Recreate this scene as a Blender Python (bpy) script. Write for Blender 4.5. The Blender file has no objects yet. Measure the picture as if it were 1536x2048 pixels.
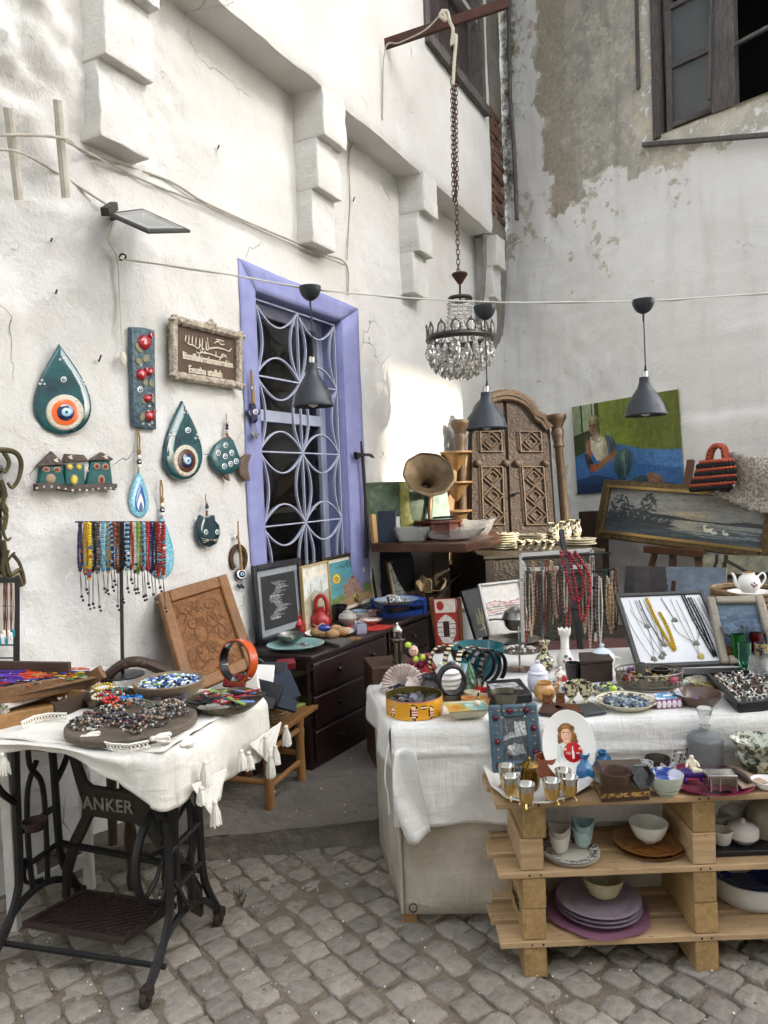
import bpy,math,random
import numpy as np
from mathutils import Vector as V,Matrix,noise as mnoise
R=math.radians
rnd=random.Random(7)
sc=bpy.context.scene
COL=sc.collection
# ---------------------------------------------------------------- camera (photo pixels are 1536 x 2048, focal length 1480 px)
CAMH,F,PITCH,ROLL=1.55,1480.0,R(2.0),R(2.2)
_f=V((0,math.cos(PITCH),-math.sin(PITCH)));_r0=V((1,0,0));_u0=_r0 .cross(_f)
_r=math.cos(ROLL)*_r0-math.sin(ROLL)*_u0
_u=math.sin(ROLL)*_r0+math.cos(ROLL)*_u0
CAM=V((0,0,CAMH))
cd=bpy.data.cameras.new('camera');cam=bpy.data.objects.new('camera',cd);COL.objects.link(cam)
cd.sensor_fit='VERTICAL';cd.sensor_height=36;cd.sensor_width=27;cd.lens=36*F/2048;cd.clip_start=.05;cd.clip_end=400
mw=Matrix.Identity(4)
for i in range(3):mw[i][0],mw[i][1],mw[i][2],mw[i][3]=_r[i],_u[i],-_f[i],CAM[i]
cam.matrix_world=mw
sc.camera=cam
# ---------------------------------------------------------------- world, sun, exposure
SUN_AZ,SUN_EL=R(119),R(24)
w=bpy.data.worlds.new('World');sc.world=w;w.use_nodes=True
nt=w.node_tree;nt.nodes.clear()
sky=nt.nodes.new('ShaderNodeTexSky');sky.sky_type='NISHITA';sky.sun_disc=False
sky.sun_elevation=SUN_EL;sky.sun_rotation=SUN_AZ;sky.air_density=1.0;sky.dust_density=3.0;sky.ozone_density=1.0
hs=nt.nodes.new('ShaderNodeHueSaturation');hs.inputs['Saturation'].default_value=.42
bg=nt.nodes.new('ShaderNodeBackground');bg.inputs['Strength'].default_value=.13
wo=nt.nodes.new('ShaderNodeOutputWorld')
nt.links.new(sky.outputs[0],hs.inputs['Color']);nt.links.new(hs.outputs[0],bg.inputs[0]);nt.links.new(bg.outputs[0],wo.inputs[0])
sd=bpy.data.lights.new('sun','SUN');sd.energy=2.0;sd.angle=R(.9);sd.color=(1,.9,.74)
sun=bpy.data.objects.new('sun',sd);COL.objects.link(sun);sun.location=(8,-8,12)
SUNV=V((math.sin(SUN_AZ)*math.cos(SUN_EL),math.cos(SUN_AZ)*math.cos(SUN_EL),math.sin(SUN_EL)))
sun.rotation_euler=SUNV.to_track_quat('Z','Y').to_euler()
vs=sc.view_settings;vs.view_transform='Standard';vs.look='None';vs.gamma=1;vs.use_curve_mapping=False
vs.exposure=2.9
sc.render.resolution_x,sc.render.resolution_y=768,1024
sc.cycles.max_bounces=14;sc.cycles.diffuse_bounces=4;sc.cycles.glossy_bounces=4;sc.cycles.transmission_bounces=14;sc.cycles.transparent_max_bounces=16
sc.cycles.use_adaptive_sampling=True;sc.cycles.adaptive_threshold=.03;sc.cycles.use_denoising=True;sc.cycles.caustics_reflective=False;sc.cycles.caustics_refractive=False
sc.cycles.sample_clamp_indirect=6
# ---------------------------------------------------------------- photo pixel -> place in the scene
def ray(px,py):return _f+_r*((px-768)/F)-_u*((py-1024)/F)
def at(px,py,d):
 v=ray(px,py);return CAM+v*(d/v.y)
def on(px,py,z):
 v=ray(px,py);return CAM+v*((z-CAMH)/v.z)
def proj(p):
 q=V(p)-CAM;c=q.dot(_f);return 768+F*q.dot(_r)/c,1024-F*q.dot(_u)/c
WB,WC=V((-1.188,3.28,0)),V((1.394,8.2,0))
D1=(WC-WB).normalized();N1=V((D1 .y,-D1 .x,0))
D0=V((math.sin(R(42)),math.cos(R(42)),0));N0=V((D0 .y,-D0 .x,0))
DR=V((math.sin(R(137.4)),math.cos(R(137.4)),0));NR=V((DR.y,-DR.x,0))
def hit(px,py,p0,n):
 v=ray(px,py);return CAM+v*((p0-CAM).dot(n)/v.dot(n))
def wl(px,py,off=0.):
 if px<232:return hit(px,py,WB+N0*off,N0)
 return hit(px,py,WB+N1*off,N1)
def wr(px,py,off=0.):return hit(px,py,WC+NR*off,NR)
# ---------------------------------------------------------------- colours and materials
def C(h,k=1.):
 c=[int(h[i:i+2],16)/255 for i in(0,2,4)]
 return tuple(k*(x/12.92 if x<=.04045 else((x+.055)/1.055)**2.4)for x in c)+(1.,)
MATS={}
def nn(t,ty,**k):
 n=t.nodes.new('ShaderNode'+ty)
 for a,b in k.items():setattr(n,a,b)
 return n
def mat(name,c='888888',c2=None,sc_=9.,rough=.6,metal=0.,bump=0.,bs=60.,trans=0.,ior=1.45,coat=0.,attr=False,spec=.5,detail=4,mixw=.25,alpha=1.,sss=0.,rnd_=0.,bd=.004):
 if name in MATS:return MATS[name]
 m=bpy.data.materials.new(name);m.use_nodes=True;t=m.node_tree;L=t.links.new
 b=t.nodes['Principled BSDF']
 b.inputs['Roughness'].default_value=rough;b.inputs['Metallic'].default_value=metal
 b.inputs['Transmission Weight'].default_value=trans;b.inputs['IOR'].default_value=ior
 b.inputs['Coat Weight'].default_value=coat;b.inputs['Specular IOR Level'].default_value=spec;b.inputs['Alpha'].default_value=alpha
 tc=nn(t,'TexCoord')
 if attr:
  a=nn(t,'Attribute');a.attribute_name='Col';src=a.outputs['Color']
 else:
  r=nn(t,'RGB');r.outputs[0].default_value=C(c);src=r.outputs[0]
 if c2:
  n=nn(t,'TexNoise');n.inputs['Scale'].default_value=sc_;n.inputs['Detail'].default_value=detail;n.inputs['Roughness'].default_value=.65
  L(tc.outputs['Object'],n.inputs['Vector'])
  mr=nn(t,'MapRange');mr.inputs[1].default_value=.5-mixw;mr.inputs[2].default_value=.5+mixw;L(n.outputs[0],mr.inputs[0])
  mx=nn(t,'Mix',data_type='RGBA');L(mr.outputs[0],mx.inputs[0]);L(src,mx.inputs[6]);mx.inputs[7].default_value=C(c2)
  if attr:mx.blend_type='MULTIPLY'
  src=mx.outputs[2]
 if rnd_:
  oi=nn(t,'ObjectInfo');h=nn(t,'HueSaturation');mr=nn(t,'MapRange');mr.inputs[3].default_value=1-rnd_;mr.inputs[4].default_value=1+rnd_
  L(oi.outputs['Random'],mr.inputs[0]);L(mr.outputs[0],h.inputs['Value']);L(src,h.inputs['Color']);src=h.outputs[0]
 L(src,b.inputs['Base Color'])
 if bump:
  n=nn(t,'TexNoise');n.inputs['Scale'].default_value=bs;n.inputs['Detail'].default_value=5;L(tc.outputs['Object'],n.inputs['Vector'])
  bp=nn(t,'Bump');bp.inputs['Strength'].default_value=bump;bp.inputs['Distance'].default_value=bd;L(n.outputs[0],bp.inputs['Height']);L(bp.outputs[0],b.inputs['Normal'])
 MATS[name]=m;return m
def woodmat(name,c,c2,rough=.55,axis=0,sc_=14.,coat=0.,stretch=9.,bump=.25):
 if name in MATS:return MATS[name]
 m=bpy.data.materials.new(name);m.use_nodes=True;t=m.node_tree;L=t.links.new;b=t.nodes['Principled BSDF']
 tc=nn(t,'TexCoord');mp=nn(t,'Mapping');s=[sc_]*3;s[axis]=sc_/stretch;mp.inputs['Scale'].default_value=s
 oi=nn(t,'ObjectInfo');ad=nn(t,'VectorMath',operation='ADD');L(tc.outputs['Object'],ad.inputs[0]);L(oi.outputs['Random'],ad.inputs[1]);L(ad.outputs[0],mp.inputs[0])
 n=nn(t,'TexNoise');n.inputs['Detail'].default_value=6;n.inputs['Roughness'].default_value=.7;n.inputs['Distortion'].default_value=.6;L(mp.outputs[0],n.inputs['Vector'])
 cr=nn(t,'ValToRGB');e=cr.color_ramp.elements;e[0].position=.3;e[1].position=.7;e[0].color=C(c2);e[1].color=C(c);L(n.outputs[0],cr.inputs[0])
 n2=nn(t,'TexNoise');n2 .inputs['Scale'].default_value=3;n2 .inputs['Detail'].default_value=3;L(ad.outputs[0],n2 .inputs['Vector'])
 mr=nn(t,'MapRange');mr.inputs[1].default_value=.3;mr.inputs[2].default_value=.7;mr.inputs[3].default_value=.75;mr.inputs[4].default_value=1.12;L(n2 .outputs[0],mr.inputs[0])
 h=nn(t,'HueSaturation');L(mr.outputs[0],h.inputs['Value']);L(cr.outputs[0],h.inputs['Color'])
 kv=nn(t,'TexVoronoi');km=nn(t,'Mapping');ks=[7.]*3;ks[axis]=2.6;km.inputs['Scale'].default_value=ks;L(ad.outputs[0],km.inputs[0]);L(km.outputs[0],kv.inputs['Vector'])
 kr=nn(t,'MapRange');kr.inputs[1].default_value=.05;kr.inputs[2].default_value=.14;kr.inputs[3].default_value=.75;kr.inputs[4].default_value=0.;L(kv.outputs['Distance'],kr.inputs[0])
 kx=nn(t,'Mix',data_type='RGBA');L(kr.outputs[0],kx.inputs[0]);L(h.outputs[0],kx.inputs[6]);kx.inputs[7].default_value=C(c2,.45);L(kx.outputs[2],b.inputs['Base Color'])
 bp=nn(t,'Bump');bp.inputs['Strength'].default_value=bump;bp.inputs['Distance'].default_value=.003;L(n.outputs[0],bp.inputs['Height']);L(bp.outputs[0],b.inputs['Normal'])
 b.inputs['Roughness'].default_value=rough;b.inputs['Coat Weight'].default_value=coat
 MATS[name]=m;return m
# ---------------------------------------------------------------- mesh builder: everything in world metres
class MB:
 def __init__(s):s.v=[];s.f=[];s.fm=[];s.fc=[];s.m=0;s.c=None
 def add(s,vs,fs,M=None):
  o=len(s.v)
  if M is not None:vs=[M@V(p)for p in vs]
  s.v.extend([tuple(p)for p in vs])
  s.f.extend([tuple(i+o for i in q)for q in fs]);s.fm.extend([s.m]*len(fs));s.fc.extend([s.c]*len(fs))
  return s
 def box(s,lo,hi,M=None):
  a,b=lo,hi
  vs=[(x,y,z)for z in(a[2],b[2])for y in(a[1],b[1])for x in(a[0],b[0])]
  return s.add(vs,[(0,2,3,1),(4,5,7,6),(0,1,5,4),(2,6,7,3),(0,4,6,2),(1,3,7,5)],M)
 def bar(s,p,q,w_,h_,up=V((0,0,1))):
  p=V(p);q=V(q);d=q-p;n=d.normalized();x=n.cross(up)
  if x.length<1e-4:x=n.cross(V((0,1,0)))
  x.normalize();y=x.cross(n);vs=[]
  for e in(p,q):
   for a,b in((-1,-1),(1,-1),(1,1),(-1,1)):vs.append(e+x*(a*w_/2)+y*(b*h_/2))
  return s.add(vs,[(0,1,2,3),(7,6,5,4),(0,4,5,1),(1,5,6,2),(2,6,7,3),(3,7,4,0)])
 def tube(s,pts,r,n=6,closed=False,flat=None):
  pts=[V(p)for p in pts];k=len(pts);rs=r if isinstance(r,(list,tuple))else[r]*k
  vs=[];up=None
  for i,p in enumerate(pts):
   a=pts[(i-1)%k]if(closed or i>0)else p;b=pts[(i+1)%k]if(closed or i<k-1)else p
   t=b-a
   t=t.normalized()if t.length>1e-9 else V((0,0,1))
   if up is None:
    up=t.orthogonal().normalized()
    if flat is not None:
     q=flat-t*flat.dot(t)
     if q.length>1e-3:up=q.normalized()
   up=(up-t*up.dot(t))
   up=up.normalized()if up.length>1e-6 else t.orthogonal().normalized()
   sd_=t.cross(up)
   for j in range(n):
    a_=2*math.pi*(j+.5)/n;vs.append(p+(up*math.cos(a_)+sd_*math.sin(a_))*rs[i])
  fs=[]
  for i in range(k if closed else k-1):
   for j in range(n):
    a=i*n+j;b=i*n+(j+1)%n;c=((i+1)%k)*n+(j+1)%n;d=((i+1)%k)*n+j
    fs.append((a,d,c,b))
  if not closed:fs.append(tuple(range(n)));fs.append(tuple(reversed(range((k-1)*n,k*n))))
  return s.add(vs,fs)
 def lathe(s,prof,n=24,M=None,ang=2*math.pi,wave=None,cap=True):
  vs=[];k=len(prof)
  for i,(r,h)in enumerate(prof):
   for j in range(n):
    a=ang*j/n;q=r if wave is None else wave(r,h,a,i)
    if isinstance(q,tuple):r_,h_=q
    else:r_,h_=q,h
    vs.append((r_*math.cos(a),r_*math.sin(a),h_))
  fs=[]
  for i in range(k-1):
   for j in range(n):
    a,b=i*n+j,i*n+(j+1)%n;fs.append((a,b,b+n,a+n))
  if cap and prof[0][0]>1e-5 and prof[0]!=prof[-1]:fs.append(tuple(reversed(range(n))))
  return s.add(vs,fs,M)
 def ball(s,c,r,n=10,m=6,M=None):
  r=r if isinstance(r,(tuple,list))else(r,r,r);vs=[(c[0],c[1],c[2]-r[2])]
  for i in range(1,m):
   t=math.pi*i/m
   for j in range(n):
    a=2*math.pi*j/n;vs.append((c[0]+r[0]*math.sin(t)*math.cos(a),c[1]+r[1]*math.sin(t)*math.sin(a),c[2]-r[2]*math.cos(t)))
  vs.append((c[0],c[1],c[2]+r[2]));fs=[]
  for j in range(n):
   fs.append((0,1+(j+1)%n,1+j));e=len(vs)-1;o=1+(m-2)*n;fs.append((e,o+j,o+(j+1)%n))
   for i in range(m-2):
    a=1+i*n+j;b=1+i*n+(j+1)%n;fs.append((a,b,b+n,a+n))
  return s.add(vs,fs,M)
 def prism(s,out,t0,t1,M=None):
  n=len(out);vs=[(x,t0,z)for x,z in out]+[(x,t1,z)for x,z in out]
  fs=[tuple(range(n)),tuple(reversed(range(n,2*n)))]+[(i,i+n,(i+1)%n+n,(i+1)%n)for i in range(n)]
  return s.add(vs,fs,M)
 def quad(s,a,b,c,d,nu=1,nv=1,fn=None):
  a,b,c,d=V(a),V(b),V(c),V(d);vs=[]
  for j in range(nv+1):
   for i in range(nu+1):
    u,v=i/nu,j/nv;p=a.lerp(b,u).lerp(d.lerp(c,u),v)
    if fn:p=fn(p,u,v)
    vs.append(p)
  fs=[(j*(nu+1)+i,j*(nu+1)+i+1,(j+1)*(nu+1)+i+1,(j+1)*(nu+1)+i)for j in range(nv)for i in range(nu)]
  return s.add(vs,fs)
 def slab(s,a,b,c,d,t):
  a,b,c,d=V(a),V(b),V(c),V(d);n=(b-a).cross(d-a).normalized()*-t
  vs=[a,b,c,d,a+n,b+n,c+n,d+n]
  return s.add(vs,[(0,1,2,3),(7,6,5,4),(0,4,5,1),(1,5,6,2),(2,6,7,3),(3,7,4,0)])
 def build(s,name,mats,parent=None,loc=None,smooth=40,bevel=0,seg=2,solid=0,sub=0,kind=None):
  A=np.array([tuple(p)for p in s.v],dtype=float)
  if loc is None:loc=V(((A[:,0].min()+A[:,0].max())/2,(A[:,1].min()+A[:,1].max())/2,A[:,2].min()))
  loc=V(loc);A=A-np.array(loc)
  me=bpy.data.meshes.new(name);me.from_pydata(A.tolist(),[],s.f);
  for m in(mats if isinstance(mats,(list,tuple))else[mats]):me.materials.append(m)
  if max(s.fm,default=0):me.polygons.foreach_set('material_index',s.fm)
  if any(c is not None for c in s.fc):
   at_=me.attributes.new('Col','FLOAT_COLOR','FACE')
   at_.data.foreach_set('color',[x for c in s.fc for x in(c if c is not None else(.8,.8,.8,1))])
  me.update()
  if smooth:
   me.polygons.foreach_set('use_smooth',[True]*len(me.polygons))
   if smooth<180:me.set_sharp_from_angle(angle=R(smooth))
  o=bpy.data.objects.new(name,me);COL.objects.link(o)
  place(o,loc,parent)
  if solid:md=o.modifiers.new('thickness','SOLIDIFY');md.thickness=solid;md.offset=0
  if sub:md=o.modifiers.new('smooth','SUBSURF');md.levels=sub;md.render_levels=sub
  if bevel:md=o.modifiers.new('bevel','BEVEL');md.width=bevel;md.segments=seg;md.limit_method='ANGLE';md.angle_limit=R(40)
  if kind:o['kind']=kind
  return o
WLOC={}
def place(o,loc,parent=None):
 WLOC[o.name]=V(loc)
 if parent is not None:o.parent=parent;o.location=V(loc)-WLOC[parent.name]
 else:o.location=loc
def tag(o,label,cat,group=None):
 o['label']=label;o['category']=cat
 if group:o['group']=group
 return o
def thing(name,label,cat,loc,group=None):
 o=bpy.data.objects.new(name,None);o.empty_display_size=.05;COL.objects.link(o);place(o,V(loc));return tag(o,label,cat,group)
def struct(o):o['kind']='structure';return o
def T(loc,rz=0.,s=1.,tilt=None):
 M=Matrix.Translation(V(loc))@Matrix.Rotation(rz,4,'Z')
 if tilt:M=M@Matrix.Rotation(tilt[0],4,tilt[1])
 return M@Matrix.Scale(s,4)
def frame(p,x,y):
 x=V(x).normalized();y=V(y);y=(y-x*x.dot(y)).normalized();z=x.cross(y);M=Matrix.Identity(4)
 for i in range(3):M[i][0],M[i][1],M[i][2],M[i][3]=x[i],y[i],z[i],p[i]
 return M
def bez(pts,n=8):
 P=[V(p)for p in pts];out=[]
 for i in range(len(P)-1):
  a,b,c,d=P[max(i-1,0)],P[i],P[i+1],P[min(i+2,len(P)-1)]
  for k in range(n):
   t=k/n;out.append(.5*((2*b)+(c-a)*t+(2*a-5*b+4*c-d)*t*t+(3*b-a-3*c+d)*t**3))
 out.append(P[-1]);return out
def vnoise(x,y,seed=0):
 xi=np.floor(x).astype(int);yi=np.floor(y).astype(int);fx=x-xi;fy=y-yi;fx=fx*fx*(3-2*fx);fy=fy*fy*(3-2*fy)
 def h(a,b):
  n=(a*374761393+b*668265263+seed*982451653)&0x7fffffff;n=((n^(n>>13))*1274126177)&0x7fffffff
  return((n^(n>>16))&0xffff)/65535.
 return(h(xi,yi)*(1-fx)+h(xi+1,yi)*fx)*(1-fy)+(h(xi,yi+1)*(1-fx)+h(xi+1,yi+1)*fx)*fy
def fbm(x,y,o=4,seed=0,g=.5):
 x=np.asarray(x,float);y=np.asarray(y,float);s=0;a=1;t=0
 for i in range(o):s=s+a*vnoise(x*2**i+17*i,y*2**i-9*i,seed+i);t+=a;a*=g
 return s/t
def inpoly(x,y,P):
 x=np.asarray(x,float);y=np.asarray(y,float);r=np.zeros(x.shape,bool);n=len(P)
 for i in range(n):
  (x1,y1),(x2,y2)=P[i],P[i-1];c=(y1>y)!=(y2>y)
  r^=c&(x<(x2-x1)*(y-y1)/((y2-y1)if y2!=y1 else 1e-9)+x1)
 return r
class Pic:
 def __init__(s,w_,h_,c):s.w,s.h=w_,h_;s.a=np.ones((h_,w_,3))*np.array(C(c)[:3]);s.Y,s.X=np.mgrid[0:h_,0:w_];s.X=(s.X+.5)/w_;s.Y=(s.Y+.5)/h_
 def put(s,m,c,k=1.):
  m=np.clip(m.astype(float)*k,0,1)[...,None];s.a=s.a*(1-m)+np.array(C(c)[:3])*m;return s
 def poly(s,P,c,k=1.):return s.put(inpoly(s.X,s.Y,P),c,k)
 def rect(s,x0,y0,x1,y1,c,k=1.):return s.put((s.X>=x0)&(s.X<x1)&(s.Y>=y0)&(s.Y<y1),c,k)
 def ell(s,x,y,a,b,c,k=1.):return s.put(((s.X-x)/a)**2+((s.Y-y)/b)**2<1,c,k)
 def line(s,P,wd,c,k=1.):
  asp=s.w/s.h;d=np.full(s.X.shape,9.)
  for(x1,y1),(x2,y2)in zip(P[:-1],P[1:]):
   dx,dy=(x2-x1)*asp,y2-y1;t=np.clip((((s.X-x1)*asp)*dx+(s.Y-y1)*dy)/(dx*dx+dy*dy+1e-12),0,1)
   d=np.minimum(d,np.hypot((s.X-x1)*asp-t*dx,s.Y-y1-t*dy))
  return s.put(d<wd,c,k)
 def soft(s,x,y,a,b,c,k=1.):return s.put(np.exp(-(((s.X-x)/a)**2+((s.Y-y)/b)**2)),c,k)
 def noise(s,amt,sx=12,sy=12,seed=1):s.a=s.a*(1+amt*(fbm(s.X*sx,s.Y*sy,4,seed)[...,None]-.5)*2);return s
 def mesh(s,mb,a,b,c,d,skip=None):
  a,b,c,d=V(a),V(b),V(c),V(d);o=len(mb.v)
  for j in range(s.h+1):
   for i in range(s.w+1):mb.v.append(tuple(d.lerp(c,i/s.w).lerp(a.lerp(b,i/s.w),j/s.h)))
  for j in range(s.h):
   for i in range(s.w):
    if skip is not None and skip[j,i]:continue
    p=o+j*(s.w+1)+i;mb.f.append((p,p+s.w+1,p+s.w+2,p+1));mb.fm.append(mb.m);mb.fc.append(tuple(np.clip(s.a[j,i],0,1))+(1.,))
  return mb
PAINT=mat('painted_picture',attr=True,rough=.5,bump=.15,bs=200,bd=.002)
VG=mat('coloured_gloss',attr=True,rough=.18,coat=.2)
VM=mat('coloured_matte',attr=True,rough=.7)
def clothmat(name,c,c2,weave=260.,crease=1.):
 m=mat(name,c,c2,5,.95,mixw=.22);t=m.node_tree;L=t.links.new;b=t.nodes['Principled BSDF'];tc=nn(t,'TexCoord');prev=None
 for sc1,dist,st in(((34,34,5),.012,.55*crease),((5,9,26),.014,.5*crease),((weave,weave,weave),.0012,.9),((11,11,11),.012,.5*crease)):
  mp=nn(t,'Mapping');mp.inputs['Scale'].default_value=sc1;n=nn(t,'TexNoise');n.inputs['Scale'].default_value=1;n.inputs['Detail'].default_value=4;n.inputs['Distortion'].default_value=.8;L(tc.outputs['Object'],mp.inputs[0]);L(mp.outputs[0],n.inputs['Vector'])
  bp=nn(t,'Bump');bp.inputs['Strength'].default_value=st;bp.inputs['Distance'].default_value=dist;L(n.outputs[0],bp.inputs['Height'])
  if prev:L(prev,bp.inputs['Normal'])
  prev=bp.outputs[0]
 L(prev,b.inputs['Normal']);b.inputs['Sheen Weight'].default_value=.15;return m
# ================================================================ the setting
def plaster(name,base,c2,dirt,bump=.8,peel=False):
 m=bpy.data.materials.new(name);m.use_nodes=True;t=m.node_tree;L=t.links.new;b=t.nodes['Principled BSDF'];b.inputs['Roughness'].default_value=.85
 tc=nn(t,'TexCoord')
 def noise(s,d=5,r=.6):
  n=nn(t,'TexNoise');n.inputs['Scale'].default_value=s;n.inputs['Detail'].default_value=d;n.inputs['Roughness'].default_value=r;L(tc.outputs['Object'],n.inputs['Vector']);return n.outputs[0]
 def rng(x,a,b_,c=0.,d=1.):
  n=nn(t,'MapRange');n.inputs[1].default_value=a;n.inputs[2].default_value=b_;n.inputs[3].default_value=c;n.inputs[4].default_value=d;L(x,n.inputs[0]);return n.outputs[0]
 def mix(f,a,b_):
  n=nn(t,'Mix',data_type='RGBA');L(f,n.inputs[0])
  for i,x in((6,a),(7,b_)):
   if isinstance(x,str):n.inputs[i].default_value=C(x)
   else:L(x,n.inputs[i])
  return n.outputs[2]
 def mth(op,a,b_):
  n=nn(t,'Math',operation=op)
  for i,x in((0,a),(1,b_)):
   if isinstance(x,(int,float)):n.inputs[i].default_value=x
   else:L(x,n.inputs[i])
  return n.outputs[0]
 col=mix(rng(noise(1.3),.35,.65),base,c2)
 col=mix(rng(noise(9,8,.75),.62,.8,0,.5),col,dirt)
 h=mth('ADD',mth('MULTIPLY',noise(7,8,.7),1.2),mth('MULTIPLY',noise(45,6,.7),.55))
 wn=nn(t,'TexNoise');wn.inputs['Scale'].default_value=3;wn.inputs['Detail'].default_value=6;L(tc.outputs['Object'],wn.inputs['Vector'])
 wm=nn(t,'VectorMath',operation='MULTIPLY_ADD');L(wn.outputs['Color'],wm.inputs[0]);wm.inputs[1].default_value=(.5,.5,.5);L(tc.outputs['Object'],wm.inputs[2])
 vo=nn(t,'TexVoronoi',feature='DISTANCE_TO_EDGE');vo.inputs['Scale'].default_value=1.1;L(wm.outputs[0],vo.inputs['Vector'])
 crk=mth('MULTIPLY',rng(vo.outputs['Distance'],.0,.0035,1.,0.),rng(noise(1.9,3),.55,.64));h=mth('SUBTRACT',h,mth('MULTIPLY',crk,.9));col=mix(mth('MULTIPLY',crk,.55),col,'8f887a')
 col=mix(mth('MULTIPLY',rng(noise(17,5,.7),.66,.72),.5),col,'efede6')
 if peel:
  a=nn(t,'Attribute');a.attribute_name='wear';sp=nn(t,'SeparateColor');L(a.outputs['Color'],sp.inputs[0])
  n1=noise(11,9,.75);n2=noise(5,8,.7);n3=noise(26,6,.7)
  mpz=nn(t,'Mapping');mpz.inputs['Scale'].default_value=(5,5,.55);L(tc.outputs['Object'],mpz.inputs[0]);sn=nn(t,'TexNoise');sn.inputs['Detail'].default_value=7;sn.inputs['Scale'].default_value=1.6;L(mpz.outputs[0],sn.inputs['Vector'])
  col=mix(mth('MULTIPLY',rng(sn.outputs[0],.52,.8),.25),col,'a8a294');col=mix(mth('MULTIPLY',rng(noise(15,8,.8),.66,.74),.4),col,'9a958a')
  tan=mix(rng(n3,.4,.65),'a09583','b3aa9a');gry=mix(rng(n2,.35,.65),'9b978c','bdb8ab');gry=mix(mth('MULTIPLY',rng(sn.outputs[0],.48,.68),.45),gry,'7d7a70');gry=mix(rng(n1,.52,.6),gry,'c2bcae')
  gry=mix(rng(noise(38,3),.66,.7,0,.8),gry,'605c54')
  un=mix(rng(mth('ADD',sp.outputs[1],mth('MULTIPLY',n1,.6)),.75,.85),gry,tan)
  cre=mix(rng(n2,.4,.6),'cfc8b6','bdb39c')
  fl=rng(mth('ADD',mth('MULTIPLY',sp.outputs[0],1.0),mth('MULTIPLY',mth('SUBTRACT',n1,.5),1.6)),.47,.53)
  thin=rng(mth('ADD',sp.outputs[0],mth('MULTIPLY',mth('SUBTRACT',n2,.5),1.3)),.55,.72)
  un=mix(thin,cre,un)
  col=mix(fl,col,un)
  mold=rng(mth('ADD',sp.outputs[2],mth('MULTIPLY',mth('SUBTRACT',n1,.5),2.2)),.55,.95)
  mold=mth('MULTIPLY',mold,rng(n3,.3,.6,.3,1.))
  col=mix(mold,col,'33332f')
  h=mth('SUBTRACT',h,mth('MULTIPLY',fl,.5))
 bp=nn(t,'Bump');bp.inputs['Strength'].default_value=bump;bp.inputs['Distance'].default_value=.012;L(h,bp.inputs['Height']);L(bp.outputs[0],b.inputs['Normal'])
 L(col,b.inputs['Base Color']);return m
WHITE=plaster('white_plaster','dcdbd7','cecbc4','b5afa3',1.)
WHITE2=plaster('weathered_plaster','ecebe6','e2e0da','b3ada0',.6,True)
BLUEW=mat('lavender_paint','8084b2','9093bc',9,.9,bump=.35,bs=40,mixw=.2)
CONC=mat('concrete','7d7468','58534b',5,.95,bump=1.,bs=26,mixw=.25,bd=.02,detail=9)
STONE=mat('granite_sett','a0978a','736c61',26,.85,bump=1.,bs=38,mixw=.3,rnd_=.22,bd=.012,detail=8)
MORTAR=mat('sandy_mortar','887c6b','625849',14,.95,bump=1.,bs=90,mixw=.3,bd=.01)
IRON=mat('black_iron','16171a','2a2622',18,.5,.3,bump=.2,bs=80)
def f1(x,y,o,s):return.5+.42*mnoise.fractal(V((x,y,s*3.7)),.8,2.1,o)
gm=MB();xs=np.concatenate([np.linspace(-60,-4,6),np.linspace(-3.6,4,190),np.linspace(4.4,60,6)]);ys=np.concatenate([np.linspace(-60,.6,6),np.linspace(.8,5,106),np.linspace(5.4,60,6)])
X,Y=np.meshgrid(xs,ys);inn=(np.abs(X)<4)&(Y>.8)&(Y<5)
Z=np.where(inn,(fbm(X*9,Y*9,4,5)-.5)*.016+(fbm(X*1.3,Y*1.3,3,8)-.5)*.012,0.)+.0005
fill=np.clip((.75-X)/1.1,0,1)*.65+np.clip((Y-2.3)/1.0,0,1)*.2
Z=Z+np.where(inn,np.clip(fill,0,1)*.015-.015,0)
nx=len(xs);gm.add(np.stack([X,Y,Z],-1).reshape(-1,3).tolist(),[(j*nx+i,j*nx+i+1,(j+1)*nx+i+1,(j+1)*nx+i)for j in range(len(ys)-1)for i in range(nx-1)])
pav=struct(gm.build('pavement',MORTAR,loc=(0,0,0),smooth=180))
setts=[]
for k in range(14):
 b=MB();r_=random.Random(k);n=12;a=.0555+r_.uniform(-.006,.002);bb=.055+r_.uniform(-.009,.003);rings=[]
 base=[]
 for j in range(n):
  th=2*math.pi*(j+.5)/n;p=7;cx,sx=math.cos(th),math.sin(th)
  q=(abs(cx)**p+abs(sx)**p)**(-1/p)*(1+r_.uniform(-.1,.03));base.append((a*q*cx,bb*q*sx))
 tz=[r_.uniform(-.0035,.0035)for _ in range(n)]
 for sc1,z in((1.0,-.05),(1.0,-.005),(.97,.0),(.92,.002),(.45,.003)):rings.append([(x*sc1,y*sc1,z+tz[j]*(.0 if z<-.02 else 1))for j,(x,y)in enumerate(base)])
 vs=[p for g in rings for p in g]+[(0,0,.004)];fs=[]
 for i in range(len(rings)-1):
  for j in range(n):q=(j+1)%n;fs.append((i*n+j,i*n+q,(i+1)*n+q,(i+1)*n+j))
 o4=(len(rings)-1)*n
 for j in range(n):fs.append((o4+j,o4+(j+1)%n,len(vs)-1))
 setts.append((vs,fs))
ca,sa=math.cos(R(38)),math.sin(R(38));spots=[]
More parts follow.
